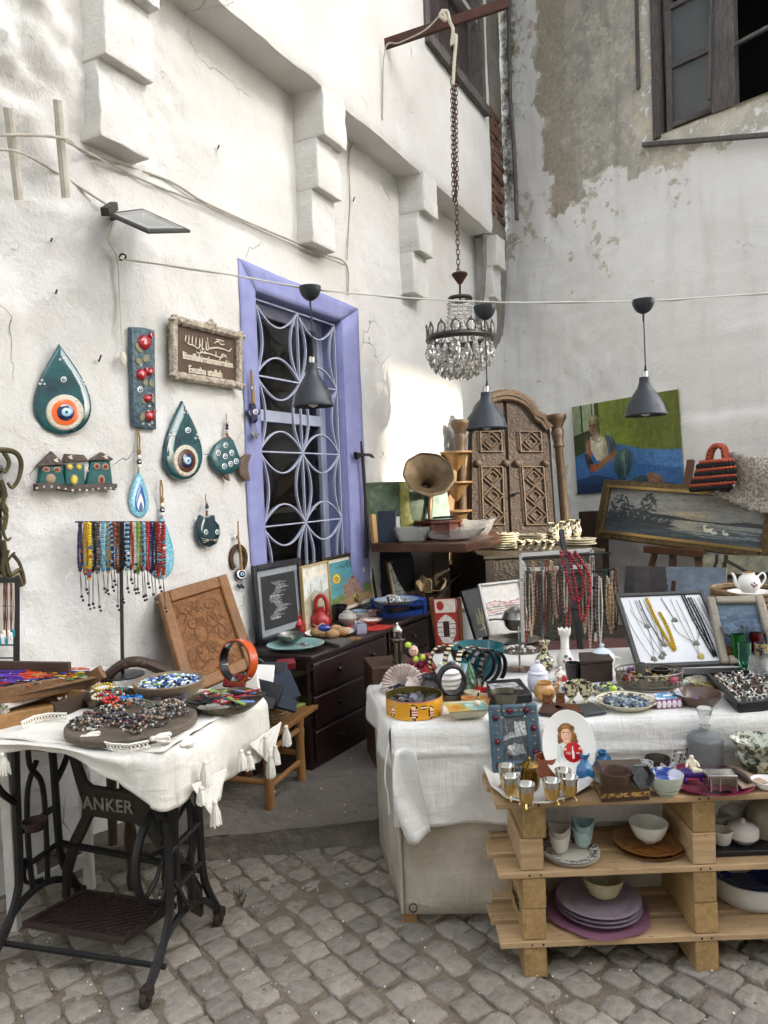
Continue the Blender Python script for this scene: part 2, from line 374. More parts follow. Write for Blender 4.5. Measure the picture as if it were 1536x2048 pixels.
for i in range(-45,65):
 for j in range(-45,65):
  p=.108;off=(.5 if i%2 else 0)*p
  gx,gy=i*p+rnd.uniform(-.008,.008),j*p+off+rnd.uniform(-.016,.016)
  bend=.12*math.sin(gx*.9+gy*.5)
  x,y=gx*ca-gy*sa+bend*.3,gx*sa+gy*ca+2.4+bend*.25
  if not(-2.6<x<3.4 and 1.55<y<3.7):continue
  if y>3.12-.14*x:continue
  px,py=proj((x,y,0))
  d=math.hypot(x,y);vis=-60<px<1600 and py<2110
  spots.append((0 if vis else 1,d,x,y))
spots.sort();meshes=[]
for k,(vs,fs)in enumerate(setts):
 me=bpy.data.meshes.new('cobblestone');me.from_pydata(vs,[],fs);me.materials.append(STONE);me.polygons.foreach_set('use_smooth',[True]*len(fs));me.set_sharp_from_angle(angle=R(50));meshes.append(me)
rest=MB()
for k,(v_,d,x,y)in enumerate(spots):
 i=rnd.randrange(14);rz=R(38)+rnd.choice([0,1,2,3])*math.pi/2+rnd.uniform(-.09,.09)
 z=rnd.uniform(-.006,.004)+.003;s_=rnd.uniform(.9,1.02)
 M=Matrix.Translation((x,y,z))@Matrix.Rotation(rz,4,'Z')@Matrix.Rotation(rnd.uniform(-.05,.05),4,'X')@Matrix.Scale(s_,4)
 if k<300:
  o=bpy.data.objects.new('cobblestone',meshes[i]);COL.objects.link(o);o.parent=pav;o.matrix_local=M
 else:rest.add(setts[i][0],setts[i][1],M)
rest.build('cobblestones_beyond',STONE,pav,loc=(0,0,0),kind='stuff')
g=MB();
for k in range(900):
 x,y=rnd.uniform(-1.5,1.6),rnd.uniform(1.9,3.15);r_=rnd.uniform(.0015,.0045);g.c=C(rnd.choice(['cfc8ba','b4a995','8f8575','6a5f4c','ded9cc','7a6a4a']))
 g.ball((x,y,.008+rnd.uniform(-.004,.004)),(r_,r_*rnd.uniform(.6,1.8),r_*.7),5,3)
for k in range(350):
 x,y=rnd.uniform(-.9,.9),rnd.uniform(3.15,4.6);r_=rnd.uniform(.0015,.005);g.c=C(rnd.choice(['b4a995','8f8575','6a5f4c','c8c0b0','4f4638']));g.ball((x,y,.104),(r_,r_*rnd.uniform(.6,1.8),r_*.7),5,3)
g.build('grit',VM,pav,loc=(0,0,0),kind='stuff')
e0,e1=on(380,1680,.1),on(750,1640,.1);ed=(e1-e0).normalized();s0=e0-ed*1.6;s1=e0+ed*3.6
def stepfn(p,u,v):
 q=V(p);k=f1(q.x*3,q.y*3,4,3)-.5;q.z+=k*.03*(1 if v>.02 else.6);
 if v<.2:q+=V((.0,-1,0))*((f1(q.x*7,1.5,3,9)-.5)*.05)
 return q
st=MB();bk=V((.2,6,0))
st.quad(s0,s1,s1+bk,s0+bk,90,60,stepfn)
st.quad(V((s0 .x,s0 .y-.025,-.03)),V((s1 .x,s1 .y-.025,-.03)),s1,s0,90,5,lambda p,u,v:V(p)+V((0,-1,0))*((fbm(np.array([p[0]*7]),np.array([1.5]),3,9)[0]-.5)*.05*v+(fbm(np.array([p[0]*14]),np.array([p[2]*20]),3,4)[0]-.5)*.02-.012*math.sin(3.1*v))+V((0,0,(fbm(np.array([p[0]*3]),np.array([p[1]*3]),4,3)[0]-.5)*.02*v)))
struct(st.build('concrete_step',CONC,loc=(0,0,0),smooth=70))
# ---------------------------------------------------------------- white house: left wall
house=thing('white_house','white plastered house with stepped corbels and a lavender barred window','house',WB)
def lgrid(us,zs,pt,hole=None):
 vs=[pt(u,z)for z in zs for u in us];n=len(us);fs=[]
 for j in range(len(zs)-1):
  for i in range(n-1):
   if hole and hole[0]-1e-6<=us[i]and us[i+1]<=hole[1]+1e-6 and hole[2]-1e-6<=zs[j]and zs[j+1]<=hole[3]+1e-6:continue
   fs.append((j*n+i,j*n+i+1,(j+1)*n+i+1,(j+1)*n+i))
 return vs,fs
def ucoord(p):return(V((p[0],p[1],0))-WB).dot(D1)
UL,UR=ucoord(wl(509,600)),ucoord(wl(690,875));ZT,ZS=wl(509,582).z,.92
ZC=3.965;OV=.225
def nl(u,z,a,f,o,seed):return mnoise.fractal(V((u*f,z*f,seed*7.31)),.8,2.1,o)*a*.42
def wallpt(u,z,off=0.):
 a=WB+D1*u if u>=0 else WB+D0*u
 k=max(0.,min(1.,(u+.12)/.24));k=k*k*(3-2*k);n=(N0*(1-k)+N1*k).normalized()
 if abs(u)<.12:a=a-n*(.012*(1-abs(u)/.12))
 rough=1.0 if u<.15 else max(.28,1-(u-.15)*.9)
 if z<1.0:rough=max(rough,.7)
 d=nl(u,z,.05,1.6,2,3)*.6+nl(u,z,.05,5,5,11)*rough+abs(nl(u,z*2.2,.06,4,4,15))*rough*.8
 bl=math.exp(-((u+.45)/.33)**2-((z-3.45)/.4)**2);d+=.2*bl+bl*(nl(u,z,.2,5,5,21)+abs(nl(u,z,.16,3,4,25)))
 near=UL-.05<u<UR+.05 and ZS-.05<z<ZT+.05
 if near:d*=.15
 p=a+n*(d+off);return V((p.x,p.y,z))
us=np.concatenate([np.arange(-1.6,UL-.02,.025),[UL],np.arange(UL+.04,UR-.02,.06),[UR],np.arange(UR+.03,5.56,.04),[5.57]])
zs=np.concatenate([np.arange(-.1,ZS-.02,.035),[ZS],np.arange(ZS+.04,ZT-.02,.06),[ZT],np.arange(ZT+.03,4.25,.03)])
b=MB();b.add(*lgrid(us,zs,wallpt,(UL,UR,ZS,ZT)))
b.build('wall',WHITE,house,smooth=180,loc=(0,0,0))
def wp(u,z,off):return WB+D1*u+N1*off+V((0,0,z))
REV=-.22
win=MB()
for(u0,z0,u1,z1)in((UL,ZS,UL,ZT),(UR,ZT,UR,ZS),(UL,ZT,UR,ZT),(UR,ZS,UL,ZS)):win.quad(wp(u0,z0,.004),wp(u1,z1,.004),wp(u1,z1,REV),wp(u0,z0,REV),6,3)
US0,US1,ZS1=ucoord(wl(474,530)),ucoord(wl(716,640)),2.81
def ring(b,o,i,off,n=14):
 for k in range(4):
  p,q,r_,s_=o[k],o[(k+1)%4],i[(k+1)%4],i[k]
  f0=lambda P,u,v:wallpt(P[0],P[2],off+.002)
  b.quad((p[0],0,p[1]),(q[0],0,q[1]),(r_[0],0,r_[1]),(s_[0],0,s_[1]),n,4,f0)
ring(win,[(US0,.7),(US1,.7),(US1+.0,ZS1),(US0-.0,ZS1+.02)],[(UL,ZS),(UR,ZS),(UR,ZT),(UL,ZT)],.004)
window=win.build('window',BLUEW,house,smooth=60,solid=.004)
GBL=mat('grey_blue_paint','b4b8c8','9fa4b8',10,.45,bump=.1)
GLS=mat('window_glass','f2f4f4',rough=.03,trans=1.,ior=1.3,spec=.8)
def mk(name,m,fn,parent,**k):
 b=MB();fn(b);return b.build(name,m,parent,**k)
IL,IR,IT,IB=UL+.05,UR-.05,ZT-.05,ZS+.05
def frm(b):
 for(u0,z0,u1,z1)in((UL,ZS,UL+.07,ZT),(UR-.07,ZS,UR,ZT),(UL+.07,ZT-.07,UR-.07,ZT),(UL+.07,ZS,UR-.07,ZS+.07)):
  vs=[wp(u,z,o)for o in(-.15,-.21)for u,z in((u0,z0),(u1,z0),(u1,z1),(u0,z1))]
  b.add(vs,[(0,1,2,3),(7,6,5,4),(0,4,5,1),(1,5,6,2),(2,6,7,3),(3,7,4,0)])
mk('frame',GBL,frm,window,bevel=.004)
ZX=wl(521,815).z-.02
def crossb(b):
 vs=[wp(u,z,o)for o in(-.14,-.2)for u,z in((UL+.07,ZX-.035),(UR-.07,ZX-.035),(UR-.07,ZX+.035),(UL+.07,ZX+.035))]
 b.add(vs,[(0,1,2,3),(7,6,5,4),(0,4,5,1),(1,5,6,2),(2,6,7,3),(3,7,4,0)])
mk('transom',GBL,crossb,window,bevel=.003)
for z0,z1 in((ZS+.07,ZX-.035),(ZX+.035,ZT-.07)):
 def pane(b):
  vs=[wp(u,z,o)for o in(-.178,-.182)for u,z in((UL+.07,z0),(UR-.07,z0),(UR-.07,z1),(UL+.07,z1))]
  b.add(vs,[(0,1,2,3),(7,6,5,4),(0,4,5,1),(1,5,6,2),(2,6,7,3),(3,7,4,0)])
 mk('pane',GLS,pane,window)
UM=(UL+UR)/2;ROWS=[ucoord and wl(px,py).z for px,py in((518,748),(527,902),(535,1054))];dz=(ROWS[0]-ROWS[2])/2;ROWS=[ROWS[0]+dz]+ROWS+[ROWS[2]-dz]
GO=-.03
def gbar(name,path,w_=.016,closed=False):
 b=MB();n=len(path);vs=[]
 for i,(u,z)in enumerate(path):
  a=path[max(i-1,0)];c=path[min(i+1,n-1)];t=V((c[0]-a[0],0,c[1]-a[1])).normalized();nx_,nz_=-t.z,t.x
  for s_,o in((.0036,GO),(.0036,GO-.017),(-.0036,GO-.017),(-.0036,GO)):vs.append(wp(u+nx_*s_,z+nz_*s_,o))
 fs=[(0,1,2,3),tuple(range(4*n-1,4*n-5,-1))]
 for i in range(n-1):
  for j in range(4):q=(j+1)%4;fs.append((i*4+j,(i+1)*4+j,(i+1)*4+q,i*4+q))
 b.add(vs,fs);return b.build(name,GBL,window,smooth=50)
def arc(a,b_,bulge,n=14):
 out=[];dx,dz_=b_[0]-a[0],b_[1]-a[1];L_=math.hypot(dx,dz_)
 for i in range(n+1):
  t=i/n;k=math.sin(math.pi*t)**.85*bulge;out.append((a[0]+dx*t-dz_/L_*k,a[1]+dz_*t+dx/L_*k))
 return out
GU0,GU1=UL+.03,UR-.03;zlo=ZS+.03;zhi=ZT-.03
for u in(GU0,GU1):gbar('grille_bar',[(u,zlo),(u,zhi)])
gbar('grille_bar',[(GU0,zhi),(GU1,zhi)])
gbar('grille_bar',[(UM,zlo),(UM,zhi)])
for i,z in enumerate(ROWS[1:4]):
 gbar('grille_bar',[(GU0,z),(UM,z)]);gbar('grille_bar',[(UM,z),(GU1,z)])
 for a,c in((GU0,UM),(UM,GU1)):
  for s_ in(.125,-.125):gbar('grille_scroll',arc((a,z),(c,z),s_))
def clipz(P):return[q for q in P if zlo<q[1]<zhi]
for k in range(4):
 z0,z1=ROWS[k+1],ROWS[k]
 for u,sg in((UM,.085),(UM,-.085),(GU0,-.075),(GU1,.075)):gbar('grille_scroll',clipz(arc((u,z0+.003),(u,z1-.003),sg)))
for a,c in((GU0,UM),(UM,GU1)):gbar('grille_scroll',clipz(arc((a,zhi),(c,zhi),-.13)))
DARK=mat('dim_room','7a7268','5a544c',3,.9)
def room(b):
 o1,o2=REV-.01,-1.6;P=[wp(u,z,o)for o in(o1,o2)for u,z in((UL-.4,ZS-.3),(UR+.6,ZS-.3),(UR+.6,ZT+.3),(UL-.4,ZT+.3))]
 b.add(P,[(4,5,6,7),(0,1,5,4),(1,2,6,5),(2,3,7,6),(3,0,4,7)])
mk('room',DARK,room,house,smooth=0)
def shopthing(nm,u,z,o,prof,m):mk(nm,m,lambda b:b.lathe(prof,18,Matrix.Translation(wp(u,z,o))),house)
mk('room_shelf',mat('room_shelf_wood','8a7a66',rough=.6),lambda b:[b.slab(wp(UL-.3,z,-.45),wp(UR+.4,z,-.45),wp(UR+.4,z,-.9),wp(UL-.3,z,-.9),.03)for z in(1.0,1.42)],house,smooth=0)
shopthing('room_lamp',UL+.32,1.95,-.6,[(.2,0),(.19,.05),(.08,.22),(.05,.26),(.001,.27)],mat('pale_shade','9a958a',rough=.5));shopthing('room_vase',UL+.2,1.42,-.6,[(.05,0),(.08,.08),(.05,.18),(.03,.22),(.04,.25)],mat('room_red','7a2226',rough=.3));shopthing('room_jar',UL+.42,1.42,-.65,[(.05,0),(.06,.1),(.03,.14),(.03,.2),(.001,.21)],mat('room_amber','8a5a2a',rough=.2));shopthing('room_bowl',UL+.7,1.42,-.7,[(.04,0),(.1,.1),(.09,.1),(.001,.02)],mat('room_white','b8b4aa',rough=.3));shopthing('room_jar',UL+.5,1.0,-.6,[(.07,0),(.09,.14),(.05,.22),(.06,.25)],mat('room_teal','2a5a62',rough=.2));shopthing('room_plate',UL+.8,1.0,-.75,[(.1,0),(.16,.04),(.001,.05)],mat('room_white'))
U0,U1=-1.6,ucoord(at(1000,300,7.3))-.05
UW0,UW1,UWZ=None,None,None
def upl(px,py):return hit(px,py,WB+N1*OV,N1)
uw0,uw1=ucoord(upl(852,95)),ucoord(upl(966,188));uwz=(upl(852,95).z+upl(966,188).z)/2;UE=ucoord(upl(981,330))
def upt(u,z):
 base=WB+D1*u if u>=0 else WB+D0*u
 n=N1 if u>.05 else(N0 if u<-.05 else(N0+N1).normalized())
 e=max(0.,1-(z-ZC)/.05)*.014
 d=OV-e+nl(u,z,.03,1.5,3,5)+nl(u,z,.016,8,3,6)*(.6 if u>1 else 1.3)
 if u<0:d+=.1*min(1,-u)
 p=base+n*d;return V((p.x,p.y,z+(nl(u,0,.02,4,2,2)if z<ZC+.01 else 0)))
us=np.concatenate([np.arange(-1.6,uw0-.03,.045),[uw0],np.arange(uw0+.1,uw1-.05,.1),[uw1],np.arange(uw1+.04,UE,.05),[UE]])
zs=np.concatenate([[ZC,ZC+.012,ZC+.03],np.arange(ZC+.06,uwz-.02,.05),[uwz],np.arange(uwz+.1,7.6,.1)])
b=MB();b.add(*lgrid(us,zs,upt,(uw0,uw1,uwz,9)))
us2=np.arange(-1.6,UE+.01,.05)
def soff(u,k):
 a=upt(u,ZC);base=wallpt(u,ZC,-.02);p=a.lerp(base,k);return V((p.x,p.y,a.z+(.004 if 0<k<1 else 0)))
vs=[soff(u,k)for k in(0,.3,.7,1)for u in us2];n=len(us2)
b.add(vs,[(j*n+i,(j+1)*n+i,(j+1)*n+i+1,j*n+i+1)for j in range(3)for i in range(n-1)])
b.build('upper_wall',WHITE,house,smooth=55,loc=(0,0,0))
BRICK=mat('old_brick','7d5c4b','5f473a',20,.9,bump=.6,bs=60,rnd_=.25)
b=MB();UEND=5.5
def endpt(u,z):
 d=.12+nl(u,z,.03,5,4,31);d-=max(0,(u-UE)/(UEND-UE))*.05;p=WB+D1*u+N1*d;return V((p.x,p.y,z))
zz=np.arange(2.6,7.6,.06);uu=np.linspace(UE,UEND,16)
b.add(*lgrid(uu,zz,lambda u,z:endpt(u,z)-N1*(max(0,(3.75-z))*.1)))
b.quad(wp(UE,ZC,OV+.005),wp(UE,ZC,.05),wp(UE,7.6,.05),wp(UE,7.6,OV+.005),3,30)
b.build('corner_wall',mat('grey_render','97928a','6f6a60',7,.95,bump=.9,bs=30,mixw=.3,bd=.015),house,smooth=180,loc=(0,0,0))
bz=upl(985,400).z;bz1=upl(975,195).z
row=0;z=bz
while z<bz1+.1:
 u=UE+.01+(.1 if row%2 else 0)
 while u<UEND-.14:
  l=.2
  if not(z>bz1-.3 and u<UE+.1):
   bb=MB();hh=.055;o_=.125+rnd.uniform(-.01,.015)-(u-UE)/(UEND-UE)*.05
   P=[wp(x,y,o)for o in(o_,o_-.06)for x,y in((u,z),(min(u+l,UEND-.05),z),(min(u+l,UEND-.05),z+hh),(u,z+hh))]
   bb.add(P,[(0,1,2,3),(7,6,5,4),(0,4,5,1),(1,5,6,2),(2,6,7,3),(3,7,4,0)]).build('brick',BRICK,house,bevel=.006,smooth=30)
  u+=l+.014
 z+=.07;row+=1
def corbel(px,top=None,first=False,wd=.27,steps=(.225,.17,.115)):
 u0=ucoord(upl(px,200));h0=.30;z=ZC+.02
 par=None
 for k,o in enumerate(steps):
  b=MB();z1=z-h0-(.02 if k==2 else 0)
  def fn(p,u,v):return V(p)+V((nl(p[0]*3+p[1],p[2]*3,.022,4,5,k),nl(p[0]+p[1]*2,p[2]*2,.022,4,5,k+9),0))
  q=[wp(u0,z1,-.08),wp(u0+wd,z1,-.08),wp(u0+wd,z1,o),wp(u0,z1,o)];t=[V((p.x,p.y,z))for p in q]
  b.quad(q[3],q[2],t[2],t[3],12,12,fn);b.quad(q[0],q[3],t[3],t[0],10,12,fn);b.quad(q[2],q[1],t[1],t[2],10,12,fn);b.quad(q[0],q[1],q[2],q[3],12,10,fn)
  bm=b.build('corbel' if par is None else 'corbel_block',WHITE,par or house,smooth=40)
  me=bm.data;import bmesh as _b;x=_b.new();x.from_mesh(me);_b.ops.remove_doubles(x,verts=x.verts,dist=.004);x.to_mesh(me);x.free()
  md=bm.modifiers.new('bevel','BEVEL');md.width=.005;md.segments=2;md.limit_method='ANGLE';md.angle_limit=R(50)
  par=par or bm;z=z1
corbel(238);corbel(646);corbel(841);corbel(985,wd=.24)
OLDW=woodmat('weathered_wood','6f6a66','3c3633',.85,2,18)
OLDR=woodmat('dark_old_wood','4a3f3d','221d1c',.8,2,18)
ow=MB()
for(a,b_,c,d)in((uw0,uwz,uw0,7.5),(uw1,7.5,uw1,uwz),(uw1,uwz,uw0,uwz)):ow.quad(wp(a,b_,OV),wp(c,d,OV),wp(c,d,OV-.3),wp(a,b_,OV-.3),2,2)
upw=ow.build('window',OLDW,house,smooth=0)
for k in range(5):
 l=(uw1-uw0-.16)/5;u=uw0+.08+k*l
 mk('plank',OLDR,lambda b:b.slab(wp(u,uwz+.05,OV-.1+.006*(k%2)),wp(u+l-.008,uwz+.05,OV-.1),wp(u+l-.008,7.4,OV-.1),wp(u,7.4,OV-.1),.03),upw,smooth=0)
for u in(uw0-.03,uw1-.05):mk('frame',OLDW,lambda b:b.slab(wp(u,uwz-.06,OV+.02),wp(u+.09,uwz-.06,OV+.02),wp(u+.09,7.4,OV+.02),wp(u,7.4,OV+.02),.1),upw,bevel=.006)
mk('sill',OLDW,lambda b:b.slab(wp(uw0-.03,uwz-.09,OV+.05),wp(uw1+.04,uwz-.09,OV+.05),wp(uw1+.04,uwz,OV+.05),wp(uw0-.03,uwz,OV+.05),.2),upw,bevel=.006)
mk('crosspiece',mat('pale_batten','b9b5ae','8f8a83',9,.7),lambda b:b.bar(wp(uw0+.05,uwz+.75,OV-.03),wp(uw1-.08,uwz+.75,OV-.03),.05,.05),upw)
# ---------------------------------------------------------------- weathered house: right wall
rh=thing('weathered_house','tall house with peeling plaster and a broken wooden window','house',WC)
def rc(p):return(V((p[0],p[1],0))-WC).dot(DR)
def rp(t,z,o=0.):
 p=WC+DR*t+NR*o;return V((p.x,p.y,z))
T0,T1,ZW=rc(wr(1308,250)),rc(wr(1308,250))+1.35,wr(1310,275).z
def rpt(t,z):
 d=nl(t,z,.04,1.3,3,41)+nl(t,z,.02,7,4,42)
 rt=rc(wr(1368,830))
 zl=2.05
 if t>rt-.05:d+=.035/(1+math.exp(-(zl-z+nl(t,0,.06,5,3,7))*60))*min(1,max(0,(t-rt+.05)/.08))
 return rp(t,z,d)
ts=np.concatenate([np.arange(-.1,T0-.02,.03),[T0],np.arange(T0+.1,T1-.05,.1),[T1],np.arange(T1+.1,4.4,.15)])
zs=np.concatenate([np.arange(-.1,ZW-.02,.035),[ZW],np.arange(ZW+.06,7.0,.06)])
b=MB();b.add(*lgrid(ts,zs,rpt,(T0,T1,ZW,9)))
P=np.array([proj(p)for p in b.v]);wall=b.build('wall',WHITE2,rh,smooth=180,loc=(0,0,0))
px,py=P[:,0],P[:,1];jit=(fbm(px/30,py/30,4,3)-.5)*60;jx=px+jit;jy=py+(fbm(px/26,py/26,4,13)-.5)*70
def soft(poly,k=18):
 r=np.zeros(len(px))
 for dx,dy in((0,0),(k,0),(-k,0),(0,k),(0,-k),(k/2,k/2),(-k/2,-k/2)):r+=inpoly(jx+dx,jy+dy,poly)
 return r/7
peel=soft([(1072,-400),(1640,-400),(1640,200),(1536,255),(1310,345),(1200,345),(1165,410),(1100,425),(1082,300),(1068,160)])*.92
peel=np.maximum(peel,soft([(985,-400),(1040,-400),(1030,40),(1024,480),(1000,560),(985,300)],8)*.55)
spots_=fbm(px/22,py/30,3,77);peel=np.maximum(peel,np.where((py<560)&(py>380)&(px<1240),np.clip((spots_-.52)*4,0,.55),0))
peel=np.maximum(peel,np.clip((fbm(px/45,py/45,4,71)-.66)*5,0,.5))
tan_=soft([(1060,-400),(1128,-400),(1130,200),(1150,430),(1080,430)],14)
cream=soft([(1252,-400),(1310,-400),(1310,260),(1640,160),(1640,290),(1300,370),(1262,330)],10)
peel=np.where(cream>.5,np.minimum(peel,.6),peel)
mold=np.exp(-((px-1016)/24)**2)*np.clip((620-py)/250,0,1)*.85
mold=np.maximum(mold,.5*np.exp(-((px-1045)/30)**2)*np.clip((420-py)/200,0,1));mold=np.maximum(mold,peel*.25)
wa=wall.data.attributes.new('wear','FLOAT_COLOR','POINT');wa.data.foreach_set('color',np.stack([peel,tan_,mold,np.ones(len(px))],-1).ravel().tolist())
rw=MB()
for(a,b_,c,d)in((T0,ZW,T0,6.9),(T1,6.9,T1,ZW),(T1,ZW,T0,ZW)):rw.quad(rp(a,b_,.02),rp(c,d,.02),rp(c,d,-.35),rp(a,b_,-.35),2,2)
rwin=rw.build('window',mat('rough_reveal','b8b2a4','8f897d',9,.95,bump=.8,bs=30),rh,smooth=0)
tp=lambda px,py:rc(wr(px,py))
t_a,t_b,t_c=tp(1322,150),tp(1432,120),tp(1470,110)
mk('frame',OLDW,lambda b:b.slab(rp(T0+.0,ZW-.03,.03),rp(T0+.07,ZW-.03,.03),rp(T0+.07,6.9,.03),rp(T0,6.9,.03),.12),rwin,bevel=.006)
mk('frame',OLDW,lambda b:b.slab(rp(t_a+.03,ZW+.02,-.02),rp(t_a+.09,ZW+.02,-.02),rp(t_a+.09,6.9,-.02),rp(t_a+.03,6.9,-.02),.06),rwin,bevel=.005)
mk('mullion',OLDW,lambda b:b.slab(rp(t_b-.04,ZW,.02),rp(t_c,ZW,.02),rp(t_c,6.9,.02),rp(t_b-.04,6.9,.02),.1),rwin,bevel=.006)
for z in(ZW+.06,ZW+.58,ZW+1.1):mk('glazing_bar',OLDW,lambda b:b.bar(rp(t_a+.06,z,-.04),rp(t_b,z,-.04),.04,.045),rwin,bevel=.004)
GDUST=mat('dusty_glass','4b4e50','5d6062',3,.25,spec=.6,mixw=.4)
for z in(ZW+.06,ZW+.58):mk('pane',GDUST,lambda b:b.slab(rp(t_a+.08,z+.02,-.05),rp(t_b-.03,z+.02,-.05),rp(t_b-.03,z+.5,-.05),rp(t_a+.08,z+.5,-.05),.005),rwin,smooth=0)
mk('hanging_batten',OLDW,lambda b:b.bar(wr(1422,-20,.05),wr(1418,200,.06),.03,.02),rwin,bevel=.003)
mk('broken_bar',OLDW,lambda b:b.bar(wr(1455,98,.0),wr(1560,42,.0),.035,.03),rwin,bevel=.004)
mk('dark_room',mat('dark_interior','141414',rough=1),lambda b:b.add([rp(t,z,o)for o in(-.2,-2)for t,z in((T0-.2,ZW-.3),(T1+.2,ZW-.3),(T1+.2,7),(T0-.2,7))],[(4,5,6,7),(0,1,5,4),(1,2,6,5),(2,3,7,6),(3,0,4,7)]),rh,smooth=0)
mk('sill_plank',OLDW,lambda b:b.bar(wr(1286,290,.05),wr(1560,268,.05),.05,.035),rh,bevel=.004)
mk('batten',OLDW,lambda b:b.bar(wr(1272,-40,.04),wr(1277,178,.04),.02,.035),rh,bevel=.003)
mk('drain_pipe',mat('grey_pipe','6d6a66','4b4844',12,.8,bump=.4),lambda b:b.tube([at(1016,-80,7.9),at(1020,190,7.85),at(1028,300,7.8),at(1034,440,7.8)],.022,8),rh)
# ---------------------------------------------------------------- unseen blockers added to shade the yard and shape the sun patch
HB=mat('blocker_plaster','d4d0c8','c4c0b6',1,.9)
SH=V((math.sin(SUN_AZ),math.cos(SUN_AZ),0));SP=V((-SH.y,SH.x,0));WD=23.;TE=math.tan(SUN_EL)
def blocker_hz(p):
 q=V(p);d=WD-q.x*SH.x-q.y*SH.y;return q.dot(SP),q.z+d*TE
def fpt(h,z,o=0.):return SP*h+SH*(WD+o)+V((0,0,z))
A_,B_=blocker_hz(wl(772,742)),blocker_hz(wl(925,806));h0,h1=min(A_[0],B_[0]),max(A_[0],B_[0]);z1=max(A_[1],B_[1])+.12;z0=z1-2.0
HL,HR,HT=-9.,14.,8.5+26*TE
ob=MB()  # added wall keeps sun off the yard; its opening shapes the sun patch
for(a,b_,c,d)in((HL,h0,-.2,HT),(h1,HR,-.2,HT),(h0,h1,-.2,z0),(h0,h1,z1,HT)):
 P=[fpt(h,z,o)for o in(0,.5)for h,z in((a,c),(b_,c),(b_,d),(a,d))];ob.add(P,[(0,1,2,3),(7,6,5,4),(0,4,5,1),(1,5,6,2),(2,6,7,3),(3,7,4,0)])
hm=(h0+h1)/2+.03;zm=z1-.55;hk=h0
while hk<h1:
 ob.box((0,0,0),(1,1,1),Matrix.Translation(fpt(hk,z0-.05,.3))@frame(V((0,0,0)),SP*1,SH)@Matrix.Diagonal((.085,.03,z1-z0+.1,1)));hk+=.1  # added slats thin the sun so the patch stays dimmer
ob.box((0,0,0),(1,1,1),Matrix.Translation(fpt(h0,zm,.1))@frame(V((0,0,0)),SP*1,SH)@Matrix.Diagonal((h1-h0,.06,.1,1)))
ob.box((0,0,0),(1,1,1),Matrix.Translation(fpt(hm,z0,.2))@frame(V((0,0,0)),SP*1,SH)@Matrix.Diagonal((.1,.06,zm-z0,1)))
tag(ob.build('sun_blocker',HB,smooth=0,loc=fpt(0,0)),'unseen plain wall added to block the sun, slatted opening for the wall patch','house')
tag(mk('sky_blocker',HB,lambda b:b.box((-16,-12,-.2),(13,-5.5,9)),None,smooth=0),'unseen plain block added behind the view to cut low sky light','house')  # added block, never in view, to darken under the tables
EAVES=mat('shade_eaves','6a5446','4f3d32',6,.9)
mk('roof',EAVES,lambda b:b.add([WB+D0*-3+N0*1.5+V((0,0,7.7)),WB+N1*1.5+V((0,0,7.7)),WC+N1*1.2+V((0,0,7.7)),WC-N1*4+V((0,0,9.4)),WB+D0*-3-N0*4+V((0,0,9.4))],[(0,1,2,3,4)]),house,smooth=0,solid=.12)  # eaves slab added out of view to shade the upper wall
mk('roof',EAVES,lambda b:b.add([rp(-.2,7.75,.9),rp(4.6,7.75,.9),rp(4.6,9.4,-4),rp(-.2,9.4,-4)],[(0,1,2,3)]),rh,smooth=0,solid=.12)  # matching added slab, keeps overhead sky light off this wall
# ================================================================ things hung on the walls
def wM(px,py,off=0.):
 p=wl(px,py,off);D,N=(D0,N0)if px<232 else(D1,N1);return frame(p,D,-N)
def lp(M,pts,wallf=wl):
 I=M.inverted();o=M.translation;y=(M.to_3x3()@V((0,1,0)));out=[]
 for a,b in pts:
  q=I@hit(a,b,o,y);out.append((q.x,q.z))
 return out
def relief(mb,out,M,t,rings=((1,0),(1,.45),(.97,.8),(.9,.97),(.55,1),(.2,1))):
 n=len(out);cx=sum(p[0]for p in out)/n;cz=sum(p[1]for p in out)/n;vs=[];fs=[]
 for s,h in rings:vs+=[(cx+(x-cx)*s,-h*t,cz+(z-cz)*s)for x,z in out]
 vs.append((cx,-rings[-1][1]*t,cz));k=len(rings)
 a2=sum(out[i][0]*out[(i+1)%n][1]-out[(i+1)%n][0]*out[i][1]for i in range(n));ccw=a2>0
 for i in range(k-1):
  for j in range(n):
   q=(j+1)%n;f=(i*n+j,i*n+q,(i+1)*n+q,(i+1)*n+j);fs.append(f if ccw else f[::-1])
 for j in range(n):
  f=((k-1)*n+j,(k-1)*n+(j+1)%n,k*n);fs.append(f if ccw else f[::-1])
 return mb.add(vs,fs,M)
def ellp(x,y,a,b,n=20):return[(x+a*math.cos(2*math.pi*i/n),y+b*math.sin(2*math.pi*i/n))for i in range(n)]
def drop(x,y0,y1,hw,n=32,lean=0.):
 out=[];h=y1-y0
 for i in range(n):
  t=2*math.pi*i/n;yy=(1-math.cos(t))/2;xx=math.sin(t)*math.sin(t/2)**1.25*1.12
  out.append((x+hw*xx+lean*(1-yy)**2,y0+h*yy))
 return out
def Y(M,d):return M@Matrix.Translation((0,-d,0))
